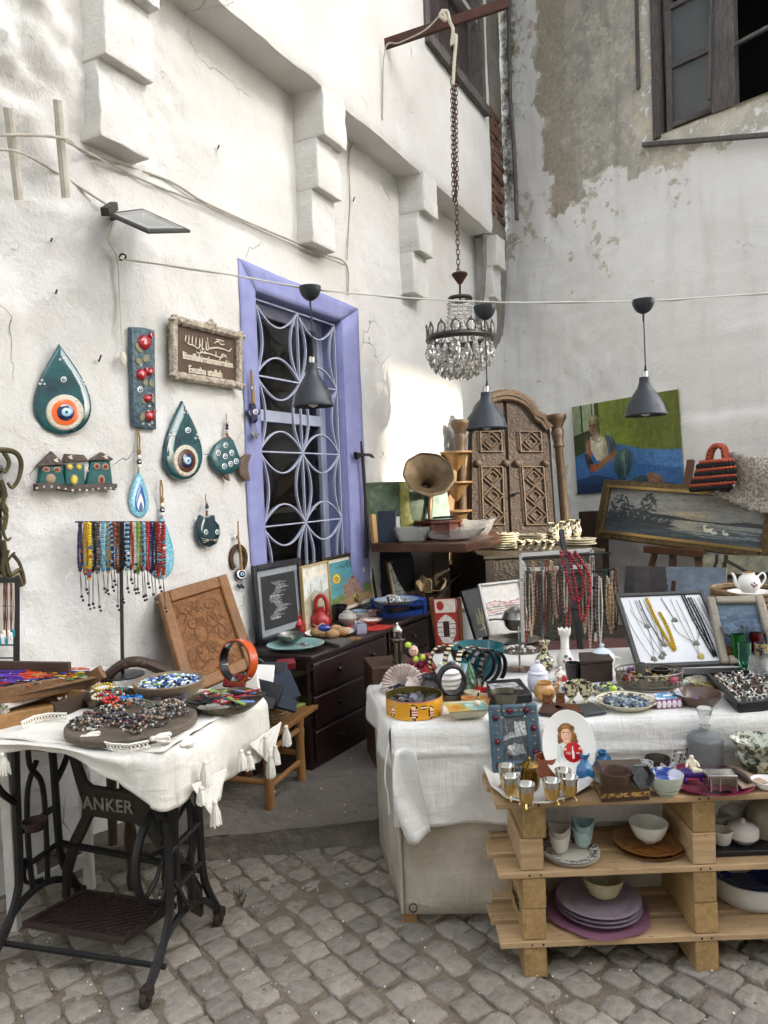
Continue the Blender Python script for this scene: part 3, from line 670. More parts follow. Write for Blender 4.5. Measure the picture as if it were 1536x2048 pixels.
def text(mb,s,size,M,ext=.001,bold=0.,spacing=1.):
 cu=bpy.data.curves.new('t','FONT');cu.body=s;cu.size=size;cu.extrude=ext;cu.align_x='CENTER';cu.align_y='CENTER';cu.offset=bold;cu.space_character=spacing;cu.resolution_u=3
 ob=bpy.data.objects.new('t',cu);COL.objects.link(ob);bpy.context.view_layer.update()
 me=bpy.data.meshes.new_from_object(ob.evaluated_get(bpy.context.evaluated_depsgraph_get()))
 vs=[(v.co.x,-v.co.z,v.co.y)for v in me.vertices];fs=[tuple(p.vertices)for p in me.polygons]
 bpy.data.objects.remove(ob);bpy.data.curves.remove(cu);bpy.data.meshes.remove(me);return mb.add(vs,fs,M)
TEAL=mat('teal_glaze','042630','0c5f60',7,.05,coat=1.,mixw=.2,bump=.25,bs=16,bd=.01)
WHT=mat('white_glaze','e9e6de',rough=.2);NAVY=mat('navy_glass','0d1540',rough=.05,coat=1.);PALE=mat('pale_blue_glass','a9cfe2',rough=.1);BLK=mat('black_dot','101010',rough=.3)
ORNG=mat('orange_glaze','d4581c','e26d2c',20,.2,coat=.5);BRWN=mat('brown_glaze','4a2412','5a3018',20,.25)
BUFF=mat('buff_ceramic','cfc6b4','bdb29c',30,.5,bump=.2);TWINE=mat('jute_twine','a78d62','84693f',60,.9,bump=.6,bs=150);BRN=mat('brown_ceramic','6b5749','4e3e34',25,.6,bump=.4)
def sub(mb_fn,name,m,parent,**k):
 b=MB();mb_fn(b);return b.build(name,m,parent,**k)
def eye(parent,M,px,py,r,ry=None,off=.012,cols=None,names=None):
 ry=ry or r
 for k,(f,m,nm)in enumerate(((1,WHT,'eye_white'),(.72,NAVY,'eye_iris'),(.4,PALE,'eye_ring'),(.18,BLK,'pupil'))):
  sub(lambda b:relief(b,lp(M,ellp(px,py,r*f,ry*f,14)),Y(M,off+.0015*k),.004,((1,0),(.95,.7),(.6,1))),nm,m,parent)
def dots(parent,M,pts,r,off):
 for(x,y)in pts:
  sub(lambda b:(relief(b,lp(M,ellp(x,y,r,r,10)),Y(M,off),.003,((1,0),(.9,.8),(.5,1)))),'dot',WHT,parent)
  sub(lambda b:(relief(b,lp(M,ellp(x,y,r*.45,r*.45,8)),Y(M,off+.003),.001,((1,0),(.9,1)))),'pupil',BLK,parent)
def tri(x,y,d=4.2):return[(x,y-d),(x-d,y+d*.7),(x+d,y+d*.7)]
def teardrop(label,x,y0,y1,hw,cx,cy,rx,ry,ringm,lean,tr,e):
 M=wM(x,(y0+y1)/2,.012);o=thing('evil_eye_drop',label,'wall ornament',M.translation,'teal teardrop wall plates')
 sub(lambda b:relief(b,lp(M,drop(x,y0,y1,hw,40,lean)),M,.02),'plate',TEAL,o,smooth=60)
 sub(lambda b:relief(b,lp(M,ellp(cx,cy,rx,ry,28)),Y(M,.012),.014,((1,0),(1,.6),(.96,.9),(.9,1))),'ring',BUFF,o)
 sub(lambda b:relief(b,lp(M,ellp(cx,cy,rx*.76,ry*.76,28)),Y(M,.02),.009,((1,0),(.95,.8),(.8,1))),'inner_ring',ringm,o)
 sub(lambda b:relief(b,lp(M,ellp(cx,cy,rx*.5,ry*.5,24)),Y(M,.024),.012,((1,0),(.9,.6),(.6,.95),(.3,1))),'iris',NAVY,o)
 sub(lambda b:relief(b,lp(M,ellp(cx,cy,rx*.27,ry*.25,18)),Y(M,.035),.004,((1,0),(.8,.8),(.3,1))),'pupil_ring',PALE,o)
 sub(lambda b:relief(b,lp(M,ellp(cx,cy,rx*.08,ry*.08,10)),Y(M,.039),.002,((1,0),(.8,1))),'pupil',BLK,o)
 dots(o,M,[(cx+rx*.88*math.cos(a),cy+ry*.88*math.sin(a))for a in[2*math.pi*k/15 for k in range(15)]],2.3,.0255)
 for p in tr:dots(o,M,tri(*p),2.4,.02)
 eye(o,M,e[0],e[1],6,off=.019)
teardrop('large teal teardrop plate with orange ringed evil eye',124,688,870,70,125,826,38,36,ORNG,-8,[(120,717),(80,766),(160,767)],(123,760))
teardrop('narrower teal teardrop plate with brown ringed evil eye',363,802,960,47,365,922,25,32,BRWN,-2,[(366,823),(389,874),(338,868)],(370,861))
M=wM(282,760,.012);o=thing('pomegranate_plaque','tall narrow blue grey plaque with red pomegranates in relief','wall ornament',M.translation)
PLQ=mat('blue_grey_glaze','2f4a55','5d7078',45,.35,bump=1.,bs=55,mixw=.15,bd=.012);RED=mat('red_glaze','9a0d1c','b01826',12,.08,coat=1.);LEAF=mat('olive_leaf_glaze','8a8468','6a6a50',30,.5)
sub(lambda b:relief(b,lp(M,[(256,655),(280,656),(303,662),(304,760),(306,860),(283,858),(261,854),(258,760)]),M,.022,((1,0),(1,.8),(.97,1),(.5,1))),'tile',PLQ,o)
for(x,y,a,b_)in((281,686,14,16),(275,750,10,12),(291,745,7,8),(287,798,9,8),(291,833,10,11)):
 q=sub(lambda b:relief(b,lp(M,ellp(x,y,a,b_,16)),Y(M,.02),.022,((1,0),(.92,.5),(.7,.85),(.35,1))),'pomegranate',RED,o,smooth=180)
 sub(lambda b:relief(b,lp(M,[(x+a*.6,y-b_*1.0),(x+a*1.0,y-b_*1.3),(x+a*1.2,y-b_*.8),(x+a*.9,y-b_*.5)]),Y(M,.024),.01),'crown',RED,q)
for(x,y,a,b_,r_)in((270,697,6,12,-.5),(285,718,7,9,.6),(270,724,6,8,-.6),(283,766,6,6,.4),(295,768,5,9,-.2),(281,803,5,7,.3),(298,800,4,8,-.3),(277,835,5,9,.3)):
 sub(lambda b:relief(b,lp(M,[(x+a*math.cos(t)*math.cos(r_)-b_*math.sin(t)*math.sin(r_),y+a*math.cos(t)*math.sin(r_)+b_*math.sin(t)*math.cos(r_))for t in[2*math.pi*k/10 for k in range(10)]]),Y(M,.021),.006),'leaf',LEAF,o)
eye(o,M,273,780,6,off=.022);dots(o,M,[(292,813),(279,848),(292,850),(297,846),(290,823),(275,731)],2.2,.022)
M=wM(400,705,.02);o=thing('carved_plaque','carved brown and cream frame with raised prayer lettering','wall plaque',M.translation)
PLK=mat('dark_antique','43301f','5b4530',25,.6,bump=.5);CREAM=mat('cream_antique','c9bfac','5f4d3c',46,.6,bump=.6,mixw=.2)
sub(lambda b:relief(b,lp(M,[(342,645),(463,676),(463,765),(342,745)]),M,.022,((1,0),(1,1),(.5,1))),'panel',PLK,o)
def plkbar(b):
 P=lp(M,[(336,640),(468,673),(468,772),(336,752)])
 for i in range(4):
  a,c=P[i],P[(i+1)%4];pts=[M@V((a[0]+(c[0]-a[0])*k/14,-.03-.004*(k%2),a[1]+(c[1]-a[1])*k/14))for k in range(15)]
  b.tube(pts,[.02 if k%2 else.024 for k in range(15)],8);b.tube([p+(M.to_3x3()@V((0,-.012,0)))for p in pts],.007,6)
sub(plkbar,'moulding',CREAM,o)
for(x,y)in((336,641),(467,674),(467,771),(337,752),(408,650)):
 for dx,dy,r_ in((0,0,6),(8,2,4),(-7,-1,4),(2,7,4),(1,-6,4)):sub(lambda b:relief(b,lp(M,ellp(x+dx,y+dy,r_,r_*1.2,10)),Y(M,.04),.014,((1,0),(.8,.7),(.4,1))),'rosette',CREAM,o)
ax=lp(M,[(358,718),(458,736)]);sl=math.atan2(ax[1][1]-ax[0][1],ax[1][0]-ax[0][0]);c0=lp(M,[(410,722),(404,745)])
TXT=mat('cream_lettering','e4dccb','cbbfa8',30,.6)
for(cx,cz),s_,t_ in((c0[0],.068,'Bismillahirrahmanirrahim'),(c0[1],.062,'Eeuzhu atallah')):
 wdt=abs(ax[1][0]-ax[0][0]);b=MB();text(b,s_ and t_,.05,Matrix.Identity(4),.003,.0008)
 A=np.array(b.v);kx=(wdt*(1.0 if 'Bism' in t_ else.66))/(A[:,0].max()-A[:,0].min());b2=MB()
 b2 .add([(x*kx,y,z*1.0)for x,y,z in b.v],b.f,Y(M,.024)@Matrix.Translation((cx,0,cz))@Matrix.Rotation(-sl*.0,4,'Y'));b2 .build('lettering',TXT,o)
def stroke(b,M,pts,w_,d,n=5):
 P=[M@V((x,-d,z))for x,z in lp(M,pts)];q=bez(P,n);k=len(q);s_=(P[0]-CAM).y/F
 b.tube(q,[w_*s_*(.45+.55*math.sin(math.pi*(i+.7)/(k+.4)))for i in range(k)],5)
def calli(b):
 for P in([(455,698),(450,704),(440,700),(425,697),(411,698),(408,690),(407,676)],[(412,698),(405,700),(404,684)],[(400,698),(396,700),(397,678)],[(394,690),(388,698),(378,692),(370,690),(364,684)],[(391,678),(391,695)],[(384,676),(383,692)],[(377,674),(376,690)],[(370,672),(369,688)],[(364,672),(362,684)],[(420,688),(428,684),(434,690),(441,690)],[(424,680),(432,682),(440,684)],[(445,712),(434,716),(420,712),(408,708),(396,706),(392,700)],[(432,720),(438,710),(446,718)],[(424,704),(424,716)],[(402,702),(402,710)],[(384,704),(390,708),(398,704)]):stroke(b,M,P,1.5,.026)
sub(calli,'calligraphy',TXT,o)
M=wM(147,945,.012);o=thing('village_plaque','ceramic plaque of three teal cottages on a brown wall','wall ornament',M.translation)
TL2=mat('teal_matte_glaze','15494a','23605c',40,.35,bump=.7,bs=40);ROOF=mat('brown_roof_glaze','5f5148','3d322b',40,.6,bump=.8,bs=60);YEL=mat('yellow_glaze','d8c22a',rough=.3);DRED=mat('dark_red_glaze','7a1f1c',rough=.4);SAND=mat('sand_rim','a89076','8b735c',40,.6)
for(w_,r_)in(([(72,970),(77,935),(120,930),(127,970)],[(68,933),(98,903),(125,930),(110,931)]),([(126,972),(124,930),(165,930),(166,972)],[(120,925),(125,908),(162,910),(172,922),(165,924)]),([(167,972),(175,922),(216,920),(222,970)],[(172,921),(198,905),(221,918),(218,922)])):
 sub(lambda b:relief(b,lp(M,w_),M,.024),'cottage',TL2,o);sub(lambda b:relief(b,lp(M,r_),Y(M,.006),.026),'cottage_roof',ROOF,o)
sub(lambda b:relief(b,lp(M,[(64,982),(64,968),(90,965),(120,972),(150,970),(180,968),(205,966),(230,968),(229,981),(205,978),(170,980),(140,984),(110,980),(85,975)]),Y(M,.01),.024),'garden_wall',ROOF,o)
for(x,y,a,b_,m)in((87,939,6,4,DRED),(108,940,6,4,DRED),(134,934,5,5,YEL),(152,934,5,5,YEL),(188,933,5,5,DRED),(205,934,5,5,DRED),(96,958,8,8,SAND),(143,960,6,9,YEL),(197,960,5,8,DRED)):
 sub(lambda b:relief(b,lp(M,ellp(x,y,a+2,b_+2,12)),Y(M,.022),.006),'opening_rim',SAND,o);sub(lambda b:relief(b,lp(M,ellp(x,y,a-1,b_-1,10)),Y(M,.027),.003),'opening',m,o)
dots(o,M,[(67,977),(81,974),(96,974),(110,976),(124,978),(138,981),(152,980),(166,981),(178,979),(190,978),(203,977),(214,977),(225,979),(168,932),(168,942)],2.3,.032)
for(x,y)in((104,922),(133,916),(203,915)):sub(lambda b:relief(b,lp(M,[(x-6,y-1),(x-1,y-3),(x+1,y-5),(x+4,y-5),(x+3,y),(x+6,y+3),(x,y+4)]),Y(M,.03),.008),'dove',BUFF,o)
GL1=mat('aqua_glass','5aa6bb','9ccbd6',70,.12,coat=.6,mixw=.12,bump=.25,bs=60);GL2=mat('blue_band_glass','1f4a8f','3a6cae',60,.12,coat=.6)
def cordbeads(o,M,x,y0,y1,yb):
 def cord(b):
  for k in(-1.5,1.5):b.tube([M@V((p[0],-.012,p[1]))for p in lp(M,[(x-1+k*.3,y0),(x+k*1.6,(y0*2+y1)/3),(x+k,y1),(x,yb)])],.0035,6)
  q=M@V((*lp(M,[(x+1,y1-12)])[0],0)).xzy if False else M@V((lp(M,[(x+1,y1-12)])[0][0],-.012,lp(M,[(x+1,y1-12)])[0][1]));b.ball(q,(.011,.009,.016),8,6)
 sub(cord,'cord',TWINE,o)
 for k,(m,dy,r_)in enumerate(((WHT,0,4.5),(NAVY,9,5.5),(WHT,18,4.5))):
  z=lp(M,[(x+1,y1+dy)])[0];s_=M.translation.y/F
  q=sub(lambda b:b.ball(M@V((z[0],-.014,z[1])),r_*s_*1.05,12,8),'bead',m,o)
  if k==1:
   for dx in(-2.5,2.5):sub(lambda b:relief(b,lp(M,ellp(x+1+dx,y1+dy,1.8,1.8,8)),Y(M,.014+r_*s_*.8),.003),'bead_eye',WHT,q)
def glassdrop(label,x,yc,y1,d0,d1,hw,inner):
 M=wM(x,(d0+d1)/2,.012);o=thing('glass_drop',label,'hanging ornament',M.translation,'aqua glass drops on twine')
 cordbeads(o,M,x-3,yc,y1,d0+6)
 sub(lambda b:relief(b,lp(M,drop(x,d0,d1,hw,32)),M,.014),'glass',GL1,o)
 if inner:
  for f,m,t in((.56,GL2,.0155),(.36,WHT,.017),(.2,GL2,.0185)):sub(lambda b:relief(b,lp(M,drop(x,d1-14-(d1-d0)*f*1.05,d1-16+f*8,hw*f,24)),Y(M,t-.004),.005),'band',m,o)
glassdrop('aqua glass drop with dark blue teardrop bands hanging by twine',276,858,915,940,1036,23,True)
glassdrop('larger plain aqua glass drop hanging behind the bead necklaces',322,960,1011,1030,1157,29,False)
M=wM(455,920,.015);o=thing('ceramic_fish','teal ceramic fish with eye beads on its body','wall ornament',M.translation)
sub(lambda b:relief(b,lp(M,[(415,912),(427,890),(445,876),(462,880),(470,900),(478,922),(472,938),(458,948),(444,950),(430,942),(421,930)]),M,.022),'body',mat('teal_scale_glaze','123f44','1f5a5c',60,.3,bump=.8,bs=70,coat=.4),o)
sub(lambda b:relief(b,lp(M,[(474,930),(480,915),(490,908),(499,909),(493,925),(492,940),(497,962),(486,962),(476,950)]),M,.016),'tail',BRN,o)
sub(lambda b:relief(b,lp(M,[(442,949),(453,947),(457,962),(449,958)]),M,.014),'fin',BRN,o);sub(lambda b:relief(b,lp(M,[(445,876),(455,872),(463,881),(466,892)]),M,.014),'back_fin',BRN,o)
for(x,y)in((430,906),(445,891),(444,913),(457,906),(442,933),(455,928),(466,923)):eye(o,M,x,y,5,6,off=.02)
sub(lambda b:b.tube([M@V((p[0],-.01,p[1]))for p in lp(M,[(450,828),(450,850),(452,880)])],.003,5),'cord',TWINE,o)
for k,m in enumerate((BUFF,NAVY,NAVY,BUFF,TWINE)):sub(lambda b:b.ball(M@V((lp(M,[(451,845+k*6)])[0][0],-.01,lp(M,[(451,845+k*6)])[0][1])),.0095,8,6),'bead',m,o)
M=wM(412,1060,.012);o=thing('ceramic_cat','dark teal ceramic cat face hanging from a beaded cord','wall ornament',M.translation)
sub(lambda b:relief(b,lp(M,[(396,1030),(400,1038),(409,1036),(418,1030),(423,1030),(424,1040),(433,1050),(435,1068),(428,1088),(414,1095),(399,1090),(389,1072),(390,1050)]),M,.026),'face',mat('dark_teal_glaze','0b2c36','123c44',20,.12,coat=.8),o)
for x in(404,427):eye(o,M,x,1064,4.5,5.5,off=.024)
sub(lambda b:relief(b,lp(M,ellp(414,1080,3,2.5,8)),Y(M,.026),.005),'nose',BRN,o)
def whisk(b):
 for s_ in(-1,1):
  for k in(0,1,2):b.tube([M@V((p[0],-.028,p[1]))for p in lp(M,[(414+s_*4,1080),(414+s_*(20-k*2),1076+k*5)])],.0012,4)
sub(whisk,'whiskers',BUFF,o)
sub(lambda b:b.tube([M@V((p[0],-.01,p[1]))for p in lp(M,[(408,988),(409,1010),(411,1034)])],.0025,5),'cord',TWINE,o)
for k,m in enumerate((BUFF,DRED,NAVY,PALE,DRED,DRED)):sub(lambda b:b.ball(M@V((lp(M,[(410,1004+k*5)])[0][0],-.012,lp(M,[(410,1004+k*5)])[0][1])),(.011 if k==2 else.007),8,6),'bead',m,o)
M=wM(474,1110,.012);o=thing('horseshoe_charm','rusty horseshoe charm with rope and blue eye bead','hanging ornament',M.translation)
hp=[(474+14.5*math.sin(a),1117-24*math.cos(a))for a in[(-2.5+5.0*k/20)for k in range(21)]]
def shoe(b):
 P=[M@V((p[0],-.01,p[1]))for p in lp(M,hp)];vs=[];n=len(P);yv=M.to_3x3()@V((0,1,0))
 for i,p in enumerate(P):
  t=(P[min(i+1,n-1)]-P[max(i-1,0)]).normalized();s_=t.cross(yv)
  for a,c in((-.014,-.005),(.014,-.005),(.014,.006),(-.014,.006)):vs.append(p+s_*a+yv*c)
 b.add(vs,[(0,1,2,3),tuple(range(4*n-1,4*n-5,-1))]+[(i*4+j,i*4+(j+1)%4,(i+1)*4+(j+1)%4,(i+1)*4+j)for i in range(n-1)for j in range(4)])
sub(shoe,'horseshoe',mat('rusty_iron','5a3a26','3d2a20',40,.7,.4,bump=.5),o,bevel=.002)
sub(lambda b:b.tube([M@V((p[0],-.02,p[1]))for p in lp(M,[(470,1042),(471,1075),(474,1100),(477,1140)])],[.0035,.0045,.009,.0085],7),'rope',TWINE,o)
eye(o,M,479,1148,10,10,off=.014);sub(lambda b:relief(b,lp(M,ellp(479,1148,11.5,11.5,18)),Y(M,.006),.01),'bead',NAVY,o);eye(o,M,471,1074,5,off=.01)
def tass(b):
 for k in range(4):b.tube([M@V((p[0],-.014,p[1]))for p in lp(M,[(477+k,1158),(473+k*3,1170)])],.0016,4);b.ball(M@V((lp(M,[(472+k*3.2,1171+(k%2)*3)])[0][0],-.014,lp(M,[(472+k*3.2,1171+(k%2)*3)])[0][1])),.009,7,5)
sub(tass,'tassel',mat('pewter_beads','4e5256','2b2f33',50,.35,.6),o)
M=wM(505,825,.02);o=thing('cross_amulet','dark blue glass cross amulet hanging on the lavender surround','hanging ornament',M.translation)
sub(lambda b:b.tube([M@V((p[0],-.012,p[1]))for p in lp(M,[(499,740),(501,770),(503,808)])],[.006,.01,.012],8),'strap',TWINE,o)
sub(lambda b:relief(b,lp(M,[(499,808),(505,806),(508,812),(508,818),(516,819),(518,827),(514,831),(509,830),(511,843),(506,848),(501,846),(500,833),(492,831),(490,824),(494,819),(500,819)]),M,.018),'cross',NAVY,o)
eye(o,M,506,824,5.5,off=.016);eye(o,M,502,776,4,off=.016)
def tass2(b):
 for k in range(5):b.tube([M@V((p[0],-.012,p[1]))for p in lp(M,[(503+k,846),(500+k*3,868)])],.0015,4);b.ball(M@V((lp(M,[(500+k*3,869+(k%2)*5)])[0][0],-.014,lp(M,[(500+k*3,869+(k%2)*5)])[0][1])),.012,7,5)
sub(tass2,'tassel',mat('grey_white_beads','9a9ea0','3a4a52',90,.3),o)
M=wM(727,990,.05);o=thing('long_axe','small iron axe head on a long dark handle','axe',wl(727,1100,.05))
sub(lambda b:b.tube([M@V((p[0],-.0,p[1]))for p in lp(M,[(722,882),(725,915),(731,1000),(733,1115)])],[.007,.011,.012,.013],8),'handle',mat('dark_handle','241d1a','3a2d25',20,.6),o)
sub(lambda b:b.add([(x,y,z)for y in(-.012,.012)for x,z in lp(M,[(710,904),(719,907),(735,907),(742,909),(747,916),(740,912),(733,912),(721,913),(712,919)])],[tuple(range(9)),tuple(range(17,8,-1))]+[(i,i+9,(i+1)%9+9,(i+1)%9)for i in range(9)],M),'axe_head',mat('forged_iron','2c2c2d','3a3634',25,.5,.8),o)
WIRE=mat('grey_wire','b9b4a8','8f897c',20,.7)
def wire(label,pts,r=.006,off=.02,m=WIRE):return tag(sub(lambda b:b.tube(bez([wl(x,y,off+(.16 if(x<150 and 150<y<320)else 0))for x,y in pts],6),r,6),'wall_cable',m,None),label,'cable','cables on the white wall')
wire('upper thick cable sagging along the wall under the corbels',[(-40,270),(120,275),(180,310),(330,358),(410,405),(520,455),(640,505),(692,528),(696,590)])
wire('lower cable running beside the thick one to the window',[(130,282),(215,325),(290,362),(420,415),(560,478),(690,530)],.005,.03)
wire('thin cable crossing down to the floodlight',[(-30,300),(40,305),(120,350),(215,410)],.005,.03)
wire('cable dropping from the soffit beside the second corbel',[(768,266),(704,288),(700,400),(694,520)],.004,.012)
for k,pts in enumerate(([(16,215),(25,290),(38,400)],[(115,200),(122,290),(132,395)])):
 tag(sub(lambda b:b.tube([wl(x,y,.2-.05*i)for i,(x,y)in enumerate(pts)],.017,8),'iron_strap',mat('whitewashed_strap','c9c4b8','aba493',20,.8,bump=.4),None),('leftmost' if k==0 else 'second')+' whitewashed iron bar standing off the lumpy wall','bar','whitewashed wall bars')
tag(sub(lambda b:(b.tube(bez([wl(225,445,.02),wl(217,480,.03),wl(235,518,.02),wl(240,600,.02),wl(245,690,.02)],6),.005,6),b.ball(wl(246,718,.022),(.016,.012,.033),10,8)),'switch_cord',mat('ivory_plastic','d9d3c2',rough=.5),None),'ivory cord with an oval rocker switch on the wall','cord')
M=wM(240,440);pf=[wl(207,425,.05),wl(290,400,.02)]
q0,q1,q2,q3=wl(222,430,.02),wl(382,460,.34),wl(300,458,.44),wl(215,435,.15)
o=thing('floodlight','flat black floodlight angled out from the wall','floodlight',wl(225,430))
P=[at(213,425,3.12),at(296,461,2.86),at(382,460,3.3),at(285,416,3.42)]
sub(lambda b:b.slab(P[0],P[1],P[2],P[3],.014),'housing',mat('dark_housing','23231f','35332c',25,.6,bump=.2),o,bevel=.006)
ce=sum(P,V())/4;sub(lambda b:b.slab(*[ce+(p-ce)*.84-V((0,0,.003))for p in(P[3],P[2],P[1],P[0])],.004),'glass',mat('lamp_glass','6f7372',rough=.15),o)
sub(lambda b:b.bar(at(210,424,3.1),at(228,412,3.3),.035,.035),'driver_box',mat('dark_housing'),o,bevel=.004)
sub(lambda b:b.tube([at(240,430,3.2),wl(225,436,.0)],.014,6),'bracket',mat('dark_housing'),o)
for(x,y)in((434,296),(100,482),(198,716),(110,585),(705,400)):tag(sub(lambda b:b.tube([wl(x,y+6,-.02),wl(x+4,y-5,.05)],.004,6),'nail',mat('rusty_iron'),None),{434:'bent nail in the bay between corbels',100:'short nail near the left edge above the floodlight cord',198:'nail beside the large teardrop plate',110:'nail above the large teardrop plate',705:'nail beside the soffit cable'}[x],'nail','nails in the white wall')
BRZ=mat('aged_bronze','6f6547','4a4432',25,.35,.75,bump=.3)
o=thing('baroque_mirror','mirror in a curling aged bronze scroll frame','mirror',wl(-40,1160,.05))
mp_=lambda x,y,d=.05:wl(x,y,d)
def scr(b):
 for pts,r0,r1 in(([(-60,905),(0,900),(30,905),(42,925),(38,955),(25,975),(15,965)],7,3),([(8,905),(18,925),(10,945),(2,935)],5,2),([(0,960),(8,985),(5,1010),(12,1030),(8,1060)],6,4),([(14,1030),(6,1060),(14,1080),(22,1075)],4,2),([(5,1080),(10,1110),(6,1140),(18,1170)],6,4),([(16,1100),(10,1125),(24,1110),(30,1105)],4,2),([(10,1120),(20,1150),(40,1140),(48,1165),(40,1172)],6,3),([(24,1108),(38,1125),(47,1150)],4,3),([(-10,1168),(20,1160),(35,1150),(44,1172)],6,4),([(-30,985),(0,1000),(14,1020),(4,1040)],4,3),([(0,1005),(12,992),(10,980)],4,2)):
  P=bez([mp_(x,y)for x,y in pts],7);k=len(P);s_=P[0].y/F;b.tube(P,[(r0+(r1-r0)*i/k)*s_ for i in range(k)],8)
sub(scr,'scroll_frame',BRZ,o);sub(lambda b:b.slab(mp_(-80,1150,.03),mp_(4,1150,.03),mp_(4,930,.03),mp_(-80,930,.03),.01),'mirror_glass',mat('old_mirror','8b9496',rough=.12,metal=.9),o)
WPL=mat('white_cable','cfccc3',rough=.6)
cp=[(244,519,3.28),(420,543,3.33),(621,577,3.4),(790,594,3.45),(950,603,3.5),(1060,605,3.52),(1287,602,3.55),(1420,594,3.58),(1600,582,3.6)]
tag(sub(lambda b:(b.tube(bez([at(*p)for p in cp],8),.0042,6),b.tube([p+V((0,.006,.004*math.sin(i*.7)))for i,p in enumerate(bez([at(*p)for p in cp],8))],.0022,5)),'strung_cable',WPL,None),'white cable strung across the yard carrying three lamps','cable')
tag(sub(lambda b:b.tube(bez([wl(238,516,0),wl(243,508,.05),wl(252,512,.06),wl(246,520,.03),wl(236,518,.0)],5),.004,6),'wall_hook',mat('rusty_iron'),None),'rusty hook holding the strung cable on the wall','hook')
LBLK=mat('black_lamp_metal','262a2e','30353a',8,.38,spec=.5);CHR=mat('chrome','d8d8d6',rough=.12,metal=1.);BULB=mat('bulb_glass','c9c9c4',rough=.3,spec=.6)
def pendant(label,px,yc,ytop,ysh,ybot,d,lean=0.):
 s_=d/F;o=thing('pendant_lamp',label,'pendant lamp',at(px,yc,d),'black pendant lamps on the cable')
 bx=px+lean;ct=at(px,yc,d);bt=at(bx,ybot,d)
 def cup(b):
  pr=[(0,0)]+[(22*math.sin(a)*s_,(-28*math.cos(a)+28)*s_)for a in(.3,.6,.9,1.2,1.4,1.57)]+[(21*s_,28*s_),(0,26*s_)]
  b.lathe(pr,20,T(ct))
 sub(cup,'ceiling_cup',LBLK,o)
 sub(lambda b:(b.tube([ct+V((0,0,.02)),at(px,ytop+12,d)],[.007,.004],8),b.tube([ct,at(bx,ysh,d)],.0032,6),b.tube([at(bx,ysh-12,d),at(bx,ysh+2,d)],[.004,.008],8)),'flex',LBLK,o)
 H_=(ybot-ysh);sub(lambda b:b.lathe([(5.5*s_,(H_-14)*s_),(6*s_,(H_-2)*s_),(3*s_,H_*s_)],16,T(bt)),'collar',CHR,o)
 hh=H_-13
 pr=[(41,0),(41.5,2),(39,.1*hh),(36,.24*hh),(30,.42*hh),(22,.58*hh),(14.5,.72*hh),(11,.86*hh),(10,hh)];pin=[(r-1.2,h)for r,h in reversed(pr)]
 sub(lambda b:b.lathe([(r*s_,h*s_)for r,h in pr+[(0,hh),]][:-1]+[(8*s_,(hh-1)*s_)]+[(r*s_,(h-.5 if i else h-1)*s_)for i,(r,h)in enumerate(pin[1:])],32,T(bt),cap=False),'lamp_shade',LBLK,o,smooth=35)
 sub(lambda b:b.lathe([(0,-3*s_),(8*s_,0),(12*s_,7*s_),(11*s_,14*s_),(6*s_,22*s_),(0,23*s_)],16,T(bt+V((0,0,.002)))),'bulb',BULB,o)
pendant('black pendant lamp hanging in front of the barred window',621,602,604,714,813,3.4,6)
pendant('black pendant lamp hanging beside the chandelier',970,641,645,772,858,3.5,4)
pendant('black pendant lamp hanging over the green portrait',1287,628,632,742,831,3.55,4)
RUST=mat('rusted_steel','3a2420','57382c',18,.8,.3,bump=.4)
tag(sub(lambda b:b.bar(at(766,90,5.3),at(1015,6,5.2),.03,.068),'steel_beam',RUST,None,bevel=.003),'rusty flat steel beam spanning the top of the yard','beam')
CH=thing('hanging_chain','rusty doubled chain hanging down from the steel beam','chain',at(905,60,5.18))
def link(b,c,t,side,l=.02,r=.0032):
 t=t.normalized();s_=side-t*side.dot(t);s_.normalize()
 P=[c+t*(l*(1 if k<3 else-1))*(1-.25*(k%3!=1))+s_*(.011*(1-(k%3))*(1 if k<3 else-1))for k in range(6)]
 b.tube(P,r,5,closed=True)
def chain(b,pts,dstep=.031):
 P=[V(p)for p in pts];k=0;acc=0
 for a,c in zip(P[:-1],P[1:]):
  L_=(c-a).length;n=max(1,int(L_/dstep))
  for i in range(n):link(b,a.lerp(c,(i+.5)/n),c-a,V((1,.3,0))if k%2 else V((-.3,1,0)));k+=1
for nm,pts in(('chain_strand',[(905,70),(904,150),(907,400)]),('chain_strand',[(910,80),(912,200),(914,380),(908,405)]),('chain_strand',[(907,60),(909,300),(913,420),(915,480),(917,548)])):
 sub(lambda b:chain(b,[at(x,y,5.18)for x,y in pts]),nm,RUST,CH)
sub(lambda b:b.tube(bez([at(x,y,5.15)for x,y in((884,20),(892,40),(880,30),(893,22),(900,45),(906,60),(903,90),(912,70),(908,130),(906,170))],6),.012,7),'rope_knot',mat('pale_rope','c9c2b2','a89e89',60,.9,bump=.6,bs=120),CH)
tag(sub(lambda b:b.tube(bez([at(x,y,5.2)for x,y in((884,25),(850,60),(800,85),(770,100),(765,240))],6),.005,5),'loose_cord',WIRE,None),'thin pale cord trailing off the steel beam','cord')
d=5.18;s_=d/F;cx=920
ch=thing('chandelier','crystal chandelier with a crown band of oval lenses','chandelier',at(cx,755,d))
C0=at(cx,700,d)
def cz(y):return at(cx,y,d)
ANT=mat('antique_silver','55524d','39362f',40,.4,.8);CRY=mat('crystal','f4f2ec',rough=.02,trans=.85,ior=1.5,spec=.8)
sub(lambda b:b.lathe([(0,0),(4*s_,0),(16*s_,18*s_),(15*s_,21*s_),(0,21*s_)],18,T(cz(568))),'canopy_cup',RUST,ch)
sub(lambda b:b.tube([cz(568),cz(600)],.007,8),'stem',RUST,ch)
